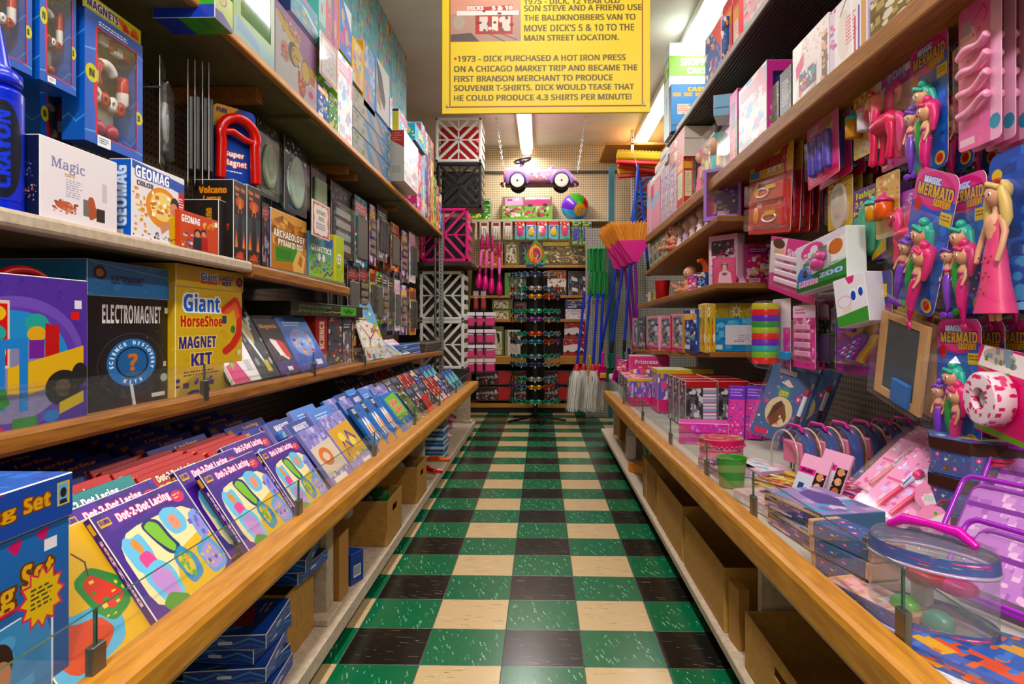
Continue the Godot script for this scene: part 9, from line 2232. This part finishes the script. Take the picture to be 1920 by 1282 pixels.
func art(id:String,rough:=0.35)->Array:
	if not arts.has(id):
		if id.begins_with("#"):return[mt(id.substr(1),rough),Rect2(0,0,1,1)]
		var d:Array=ART[id]
		var im:=paint(d[0],d[1],d[2])
		var r:=room_for(d[0],d[1])
		var p:=pages[shelf[0]]
		for e in[Vector2i(-1,0),Vector2i(1,0),Vector2i(0,-1),Vector2i(0,1)]:p.blit_rect(im,Rect2i(0,0,d[0],d[1]),r.position+e)
		p.blit_rect(im,Rect2i(0,0,d[0],d[1]),r.position)
		arts[id]=[shelf[0],Rect2(Vector2(r.position)/PAGE,Vector2(r.size)/PAGE)]
	return[pm(arts[id][0],rough),arts[id][1]]
func words_mask(text:String,f:String,px:int)->Image:
	var ts:=TextServerManager.get_primary_interface()
	var rid:RID=font(f).get_rids()[0]
	var size:=Vector2i(px,0)
	ts.font_render_range(rid,size,32,126)
	var w:=0.0
	for ch in text:w+=ts.font_get_glyph_advance(rid,px,ts.font_get_glyph_index(rid,px,ch.unicode_at(0),0)).x
	var im:=Image.create(int(w)+px,px*2,false,Image.FORMAT_RGBA8)
	var pen:=px*0.3
	for ch in text:
		var gl:=ts.font_get_glyph_index(rid,px,ch.unicode_at(0),0)
		var r:=ts.font_get_glyph_uv_rect(rid,size,gl)
		if r.size.x>0:
			var src:Image=ts.font_get_texture_image(rid,size,ts.font_get_glyph_texture_idx(rid,size,gl)).get_region(Rect2i(r))
			src.convert(Image.FORMAT_RGBA8)
			im.blend_rect(src,Rect2i(Vector2i.ZERO,src.get_size()),Vector2i(Vector2(pen,px*1.4)+ts.font_get_glyph_offset(rid,size,gl)))
		pen+=ts.font_get_glyph_advance(rid,px,gl).x
	var used:=im.get_used_rect()
	return im.get_region(used)if used.size.x>0 else im
func poly_fill(im:Image,P:Array,c:Color):
	var lo:=1e9
	var hi:=-1e9
	for p in P:lo=minf(lo,p.y); hi=maxf(hi,p.y)
	for y in range(maxi(0,int(lo)),mini(im.get_height(),int(hi)+1)):
		var xs:=[]
		var yc:=y+0.5
		for j in P.size():
			var a:Vector2=P[j]
			var b:Vector2=P[(j+1)%P.size()]
			if(a.y<=yc)!=(b.y<=yc):xs.append(a.x+(yc - a.y)/(b.y - a.y)*(b.x - a.x))
		xs.sort()
		for j in range(0,xs.size()- 1,2):
			var x0:=roundi(xs[j])
			im.fill_rect(Rect2i(x0,y,maxi(1,roundi(xs[j+1])- x0),1),c)
func ellipse(im:Image,c:Vector2,q:Vector2,k:Color):
	for y in range(maxi(0,int(c.y - q.y)),mini(im.get_height(),int(c.y+q.y)+1)):
		var t:=(y+0.5 - c.y)/q.y
		if absf(t)<1:
			var w:=q.x*sqrt(1 - t*t)
			im.fill_rect(Rect2i(roundi(c.x - w),y,maxi(1,roundi(2*w)),1),k)
func soft(P:Array)->Array:
	for k in 2:
		var q:=[]
		for j in P.size():
			var b:Vector2=P[(j+1)%P.size()]
			q.append(P[j].lerp(b,0.17)); q.append(P[j].lerp(b,0.83))
		P=q
	return P
func stroke(im:Image,P:Array,w:float,c:Color):
	for j in P.size()- 1:
		var d:Vector2=(P[j+1]- P[j]).normalized().orthogonal()*w/2
		poly_fill(im,[P[j]+d,P[j+1]+d,P[j+1]- d,P[j]- d],c)
	for p in P:ellipse(im,p,Vector2(w,w)/2,c)
func paint(w:int,h:int,text:String)->Image:
	var im:=Image.create(w,h,false,Image.FORMAT_RGBA8)
	im.fill(Color.WHITE)
	prnd.seed=hash(text)
	tone=1.0
	for line in text.split(";"):
		var a:=line.strip_edges().split(" ",false)
		if a.is_empty():continue
		var N:=func(i:int)->float:return float(a[i])
		var X:=func(i:int)->float:return float(a[i])*w/100
		var Y:=func(i:int)->float:return float(a[i])*h/100
		var PTS:=func(i:int)->Array:
			var q:=[]
			for j in range(i,a.size()- 1,2):q.append(Vector2(float(a[j])*w/100,float(a[j+1])*h/100))
			return q
		match a[0]:
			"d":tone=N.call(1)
			"f":im.fill(ink(a[1]))
			"g":
				for y in h:im.fill_rect(Rect2i(0,y,w,1),ink(a[1]).lerp(ink(a[2]),float(y)/h))
			"r":im.fill_rect(Rect2i(roundi(X.call(1)),roundi(Y.call(2)),maxi(1,roundi(X.call(3))),maxi(1,roundi(Y.call(4)))),ink(a[5]))
			"e":ellipse(im,Vector2(X.call(1),Y.call(2)),Vector2(X.call(3),Y.call(4)),ink(a[5]))
			"o":
				var P:=[]
				for j in 41:P.append(Vector2(X.call(1)+cos(j*TAU/40)*X.call(3),Y.call(2)+sin(j*TAU/40)*Y.call(4)))
				stroke(im,P,X.call(5),ink(a[6]))
			"p":poly_fill(im,PTS.call(2),ink(a[1]))
			"q":poly_fill(im,soft(PTS.call(2)),ink(a[1]))
			"s":stroke(im,PTS.call(3),X.call(1),ink(a[2]))
			"k":
				var P:=[]
				var n:=int(a[6])
				for j in n*2:P.append(Vector2(X.call(1)+sin(j*PI/n)*X.call(3)*(1.0 if j%2==0 else N.call(7)),Y.call(2)- cos(j*PI/n)*Y.call(4)*(1.0 if j%2==0 else N.call(7))))
				poly_fill(im,P,ink(a[5]))
			"t","T","v":
				var at:=8 if a[0]=="T" else 7
				var said:=" ".join(a.slice(at))
				var bw:=maxi(2,roundi(X.call(3)))
				var bh:=maxi(2,roundi(Y.call(4)))
				var m:=words_mask(said,a[6],clampi(bw if a[0]=="v" else bh,10,90))
				if a[0]=="v":m.rotate_90(COUNTERCLOCKWISE)
				m.resize(bw,bh,Image.INTERPOLATE_LANCZOS if m.get_width()<bw else Image.INTERPOLATE_TRILINEAR)
				var at_px:=Vector2i(roundi(X.call(1)),roundi(Y.call(2)))
				var full:=Rect2i(0,0,bw,bh)
				var dye:=Image.create(bw,bh,false,Image.FORMAT_RGBA8)
				if a[0]=="T":
					dye.fill(ink(a[7]))
					var q:=maxi(1,roundi(bh*0.07))
					for e in[Vector2i(-q,0),Vector2i(q,0),Vector2i(0,-q),Vector2i(0,q),Vector2i(q,q),Vector2i(-q,q),Vector2i(q,-q),Vector2i(-q,-q)]:im.blend_rect_mask(dye,m,full,at_px+e)
				dye.fill(ink(a[5]))
				im.blend_rect_mask(dye,m,full,at_px)
			"n":
				for j in int(a[1]):
					var c:=ink(a[8+prnd.randi()%(a.size()- 8)])
					var q:=Vector2(prnd.randf_range(N.call(6),N.call(7))*w/100,prnd.randf_range(N.call(6),N.call(7))*w/100)
					var p:=Vector2(X.call(2)+prnd.randf()*X.call(4),Y.call(3)+prnd.randf()*Y.call(5))
					if prnd.randf()<0.5:ellipse(im,p,q/2,c)
					else:im.fill_rect(Rect2i(Vector2i(p - q/2),Vector2i(q.max(Vector2.ONE))),c)
			"b":
				var n:=int(a[5])
				for j in n:
					var y:float=Y.call(2)+Y.call(4)*j/n
					var x0:float=X.call(1)
					var x1:float=x0+X.call(3)*prnd.randf_range(0.7,1.0)
					while x0<x1:
						var l:=prnd.randf_range(0.02,0.06)*w
						im.fill_rect(Rect2i(roundi(x0),roundi(y),maxi(1,roundi(minf(l,x1 - x0))),maxi(1,roundi(Y.call(4)/n*0.45))),ink(a[6]))
						x0+=l+0.012*w
			"a":
				var th:=roundi(Y.call(4))
				var deg:=N.call(7)
				for ch in " ".join(a.slice(9)):
					if ch !=" ":
						var g:=words_mask(ch,a[6],th)
						var u:=Vector2.from_angle(deg_to_rad(deg))
						var up:=u if N.call(8)>0 else -u
						var o:=Vector2(X.call(1)+u.x*X.call(3),Y.call(2)+u.y*X.call(3))
						for gy in g.get_height():
							for gx in g.get_width():
								if g.get_pixel(gx,gy).a>0.4:
									var d:=Vector2(gx - g.get_width()/2.0,gy - g.get_height()/2.0)
									var p:=o+up.orthogonal()*-d.x - up*d.y
									im.fill_rect(Rect2i(Vector2i(p),Vector2i(2,2)),ink(a[5]))
					deg+=N.call(8)
			"c":
				for j in int(a[1]):
					im.fill_rect(Rect2i(roundi(X.call(2)+X.call(4)*j/N.call(1)),roundi(Y.call(3)),ceili(X.call(4)/N.call(1)),roundi(Y.call(5))),ink(a[6+j%(a.size()- 6)]))
			"h":
				for j in int(a[1]):
					im.fill_rect(Rect2i(roundi(X.call(2)),roundi(Y.call(3)+Y.call(5)*j/N.call(1)),roundi(X.call(4)),ceili(Y.call(5)/N.call(1))),ink(a[6+j%(a.size()- 6)]))
	tone=1.0
	return im
func box_mesh(sz:Vector3,looks:String,rough:=0.35,q:=0.0015)->MB:
	var l:=looks.split("|")
	var F:=art(l[0],rough)
	var S:=art(l[1]if l.size()>1 else l[0],rough)
	var T:=art(l[2]if l.size()>2 else(l[1]if l.size()>1 else l[0]),rough)
	var B:=art(l[3],rough)if l.size()>3 else S
	var mb:=MB.new()
	var em=S[0]if not S[0].has_meta("page")else mt("d8d4cc",0.6)
	mb.rbox(em,Vector3(0,sz.y/2,0),sz,q,{"f":F,"b":B,"l":S,"r":S,"t":T,"d":T})
	return mb
func price(parent:Node3D,at:Vector3,sz:=Vector2(0.016,0.01),look:="sticker"):
	var mb:=MB.new()
	mb.rbox(mt("f2f2ee",0.6),at,Vector3(sz.x,sz.y,0.0012),0.0003,{"f":art(look,0.6)})
	obj("price_sticker",mb,parent)
func B(n:String,label:String,cat:String,group:String,at:Vector3,yaw:float,sz:Vector3,looks:String,lean:=0.0,roll:=0.0,rough:=0.35)->MeshInstance3D:
	var o:=obj(n,box_mesh(sz,looks,rough))
	place(o,at,yaw,lean,roll)
	tag(o,label,cat,group)
	return o
func window_box(n:String,label:String,cat:String,group:String,at:Vector3,yaw:float,sz:Vector3,looks:String,win:Rect2,inside:String,lean:=0.0,wrap:=false)->Node3D:
	var o:=thing(n,label,cat,group,at,yaw,lean)
	var l:=looks.split("|")
	var F:=art(l[0])
	var S:=art(l[1]if l.size()>1 else l[0])
	var mb:=MB.new()
	var h:=sz/2
	var f:=h.z
	var x0:=-h.x+win.position.x*sz.x
	var x1:=x0+win.size.x*sz.x
	var y1:=sz.y - win.position.y*sz.y
	var y0:=y1 - win.size.y*sz.y
	var U=func(ax,ay,bx,by):return Rect2(F[1].position.x+F[1].size.x*(ax+h.x)/sz.x,F[1].position.y+F[1].size.y*(1 - by/sz.y),F[1].size.x*(bx - ax)/sz.x,F[1].size.y*(by - ay)/sz.y)
	for q in[[-h.x,0.0,h.x,y0],[-h.x,y1,h.x,sz.y],[-h.x,y0,x0,y1],[x1,y0,h.x,y1]]:
		if q[2]- q[0]>1e-4 and q[3]- q[1]>1e-4:
			mb.quad(F[0],Vector3(q[0],q[1],f),Vector3(q[2],q[1],f),Vector3(q[2],q[3],f),Vector3(q[0],q[3],f),U.call(q[0],q[1],q[2],q[3]))
	mb.quad(S[0],Vector3(-h.x,0,-f),Vector3(-h.x,0,f),Vector3(-h.x,sz.y,f),Vector3(-h.x,sz.y,-f),S[1])
	mb.quad(S[0],Vector3(h.x,0,f),Vector3(h.x,0,-f),Vector3(h.x,sz.y,-f),Vector3(h.x,sz.y,f),S[1])
	mb.quad(S[0],Vector3(-h.x,sz.y,f),Vector3(h.x,sz.y,f),Vector3(h.x,sz.y,-f),Vector3(-h.x,sz.y,-f),S[1])
	mb.quad(S[0],Vector3(-h.x,0,-f),Vector3(h.x,0,-f),Vector3(h.x,0,f),Vector3(-h.x,0,f),S[1])
	var I:=art(inside)
	mb.quad(S[0],Vector3(h.x,0,-f),Vector3(-h.x,0,-f),Vector3(-h.x,sz.y,-f),Vector3(h.x,sz.y,-f),S[1])
	obj("box_body",mb,o)
	var tr:=MB.new()
	tr.rbox(I[0],Vector3((x0+x1)/2,(y0+y1)/2,-f+0.004),Vector3(x1 - x0,y1 - y0,0.005),0.001,{"f":I})
	obj("inner_tray",tr,o)
	var pn:=MB.new()
	pn.rbox(clear("ffffff",0.05),Vector3((x0+x1)/2,(y0+y1)/2,f - 0.0012),Vector3(x1 - x0,y1 - y0,0.0008),0.0002)
	obj("clear_window",pn,o)
	return o
func round_rect(w:float,h:float,q:float,n:=4)->PackedVector2Array:
	var P:=PackedVector2Array()
	for k in 4:
		var c:=Vector2((w/2 - q)*(1 if k in[0,3]else -1),(h/2 - q)*(1 if k<2 else -1))
		for j in n+1:
			var t:=(k+float(j)/n)*PI/2
			P.append(c+Vector2(cos(t),sin(t))*q)
	return P
func card(o:Node3D,w:float,h:float,look:String,q:=0.008,up:=0.02,thick:=0.0014)->MeshInstance3D:
	var A:=art(look)
	var mb:=MB.new()
	mb.x=Transform3D(Basis.IDENTITY,Vector3(0,up - h/2,0))
	mb.ext(mt("e9e4dc",0.6),round_rect(w,h,q),-thick/2,thick/2,A[0],A[1])
	return obj("card",mb,o)
func blister(o:Node3D,c:Vector3,sz:Vector3,tint:="ffffff",a:=0.05,n:="blister")->MeshInstance3D:
	var mb:=MB.new()
	mb.rbox(clear(tint,a,0.05),c+Vector3(0,0,sz.z/2),sz,minf(sz.z*0.45,minf(sz.x,sz.y)*0.2))
	return obj(n,mb,o)
func hook(label:String,at:Vector3,reach:Vector3):
	var mb:=MB.new()
	var m:=mt("a8a8a4",0.3,0.9)
	mb.tube(m,[at,at+reach*0.96,at+reach+Vector3(0,0.012,0)],0.0025,6)
	mb.rbox(m,at+reach.normalized()*0.002,Vector3(0.012,0.03,0.012),0.002)
	tag(obj("peg_hook",mb),label,"peg hook","wire peg hooks")
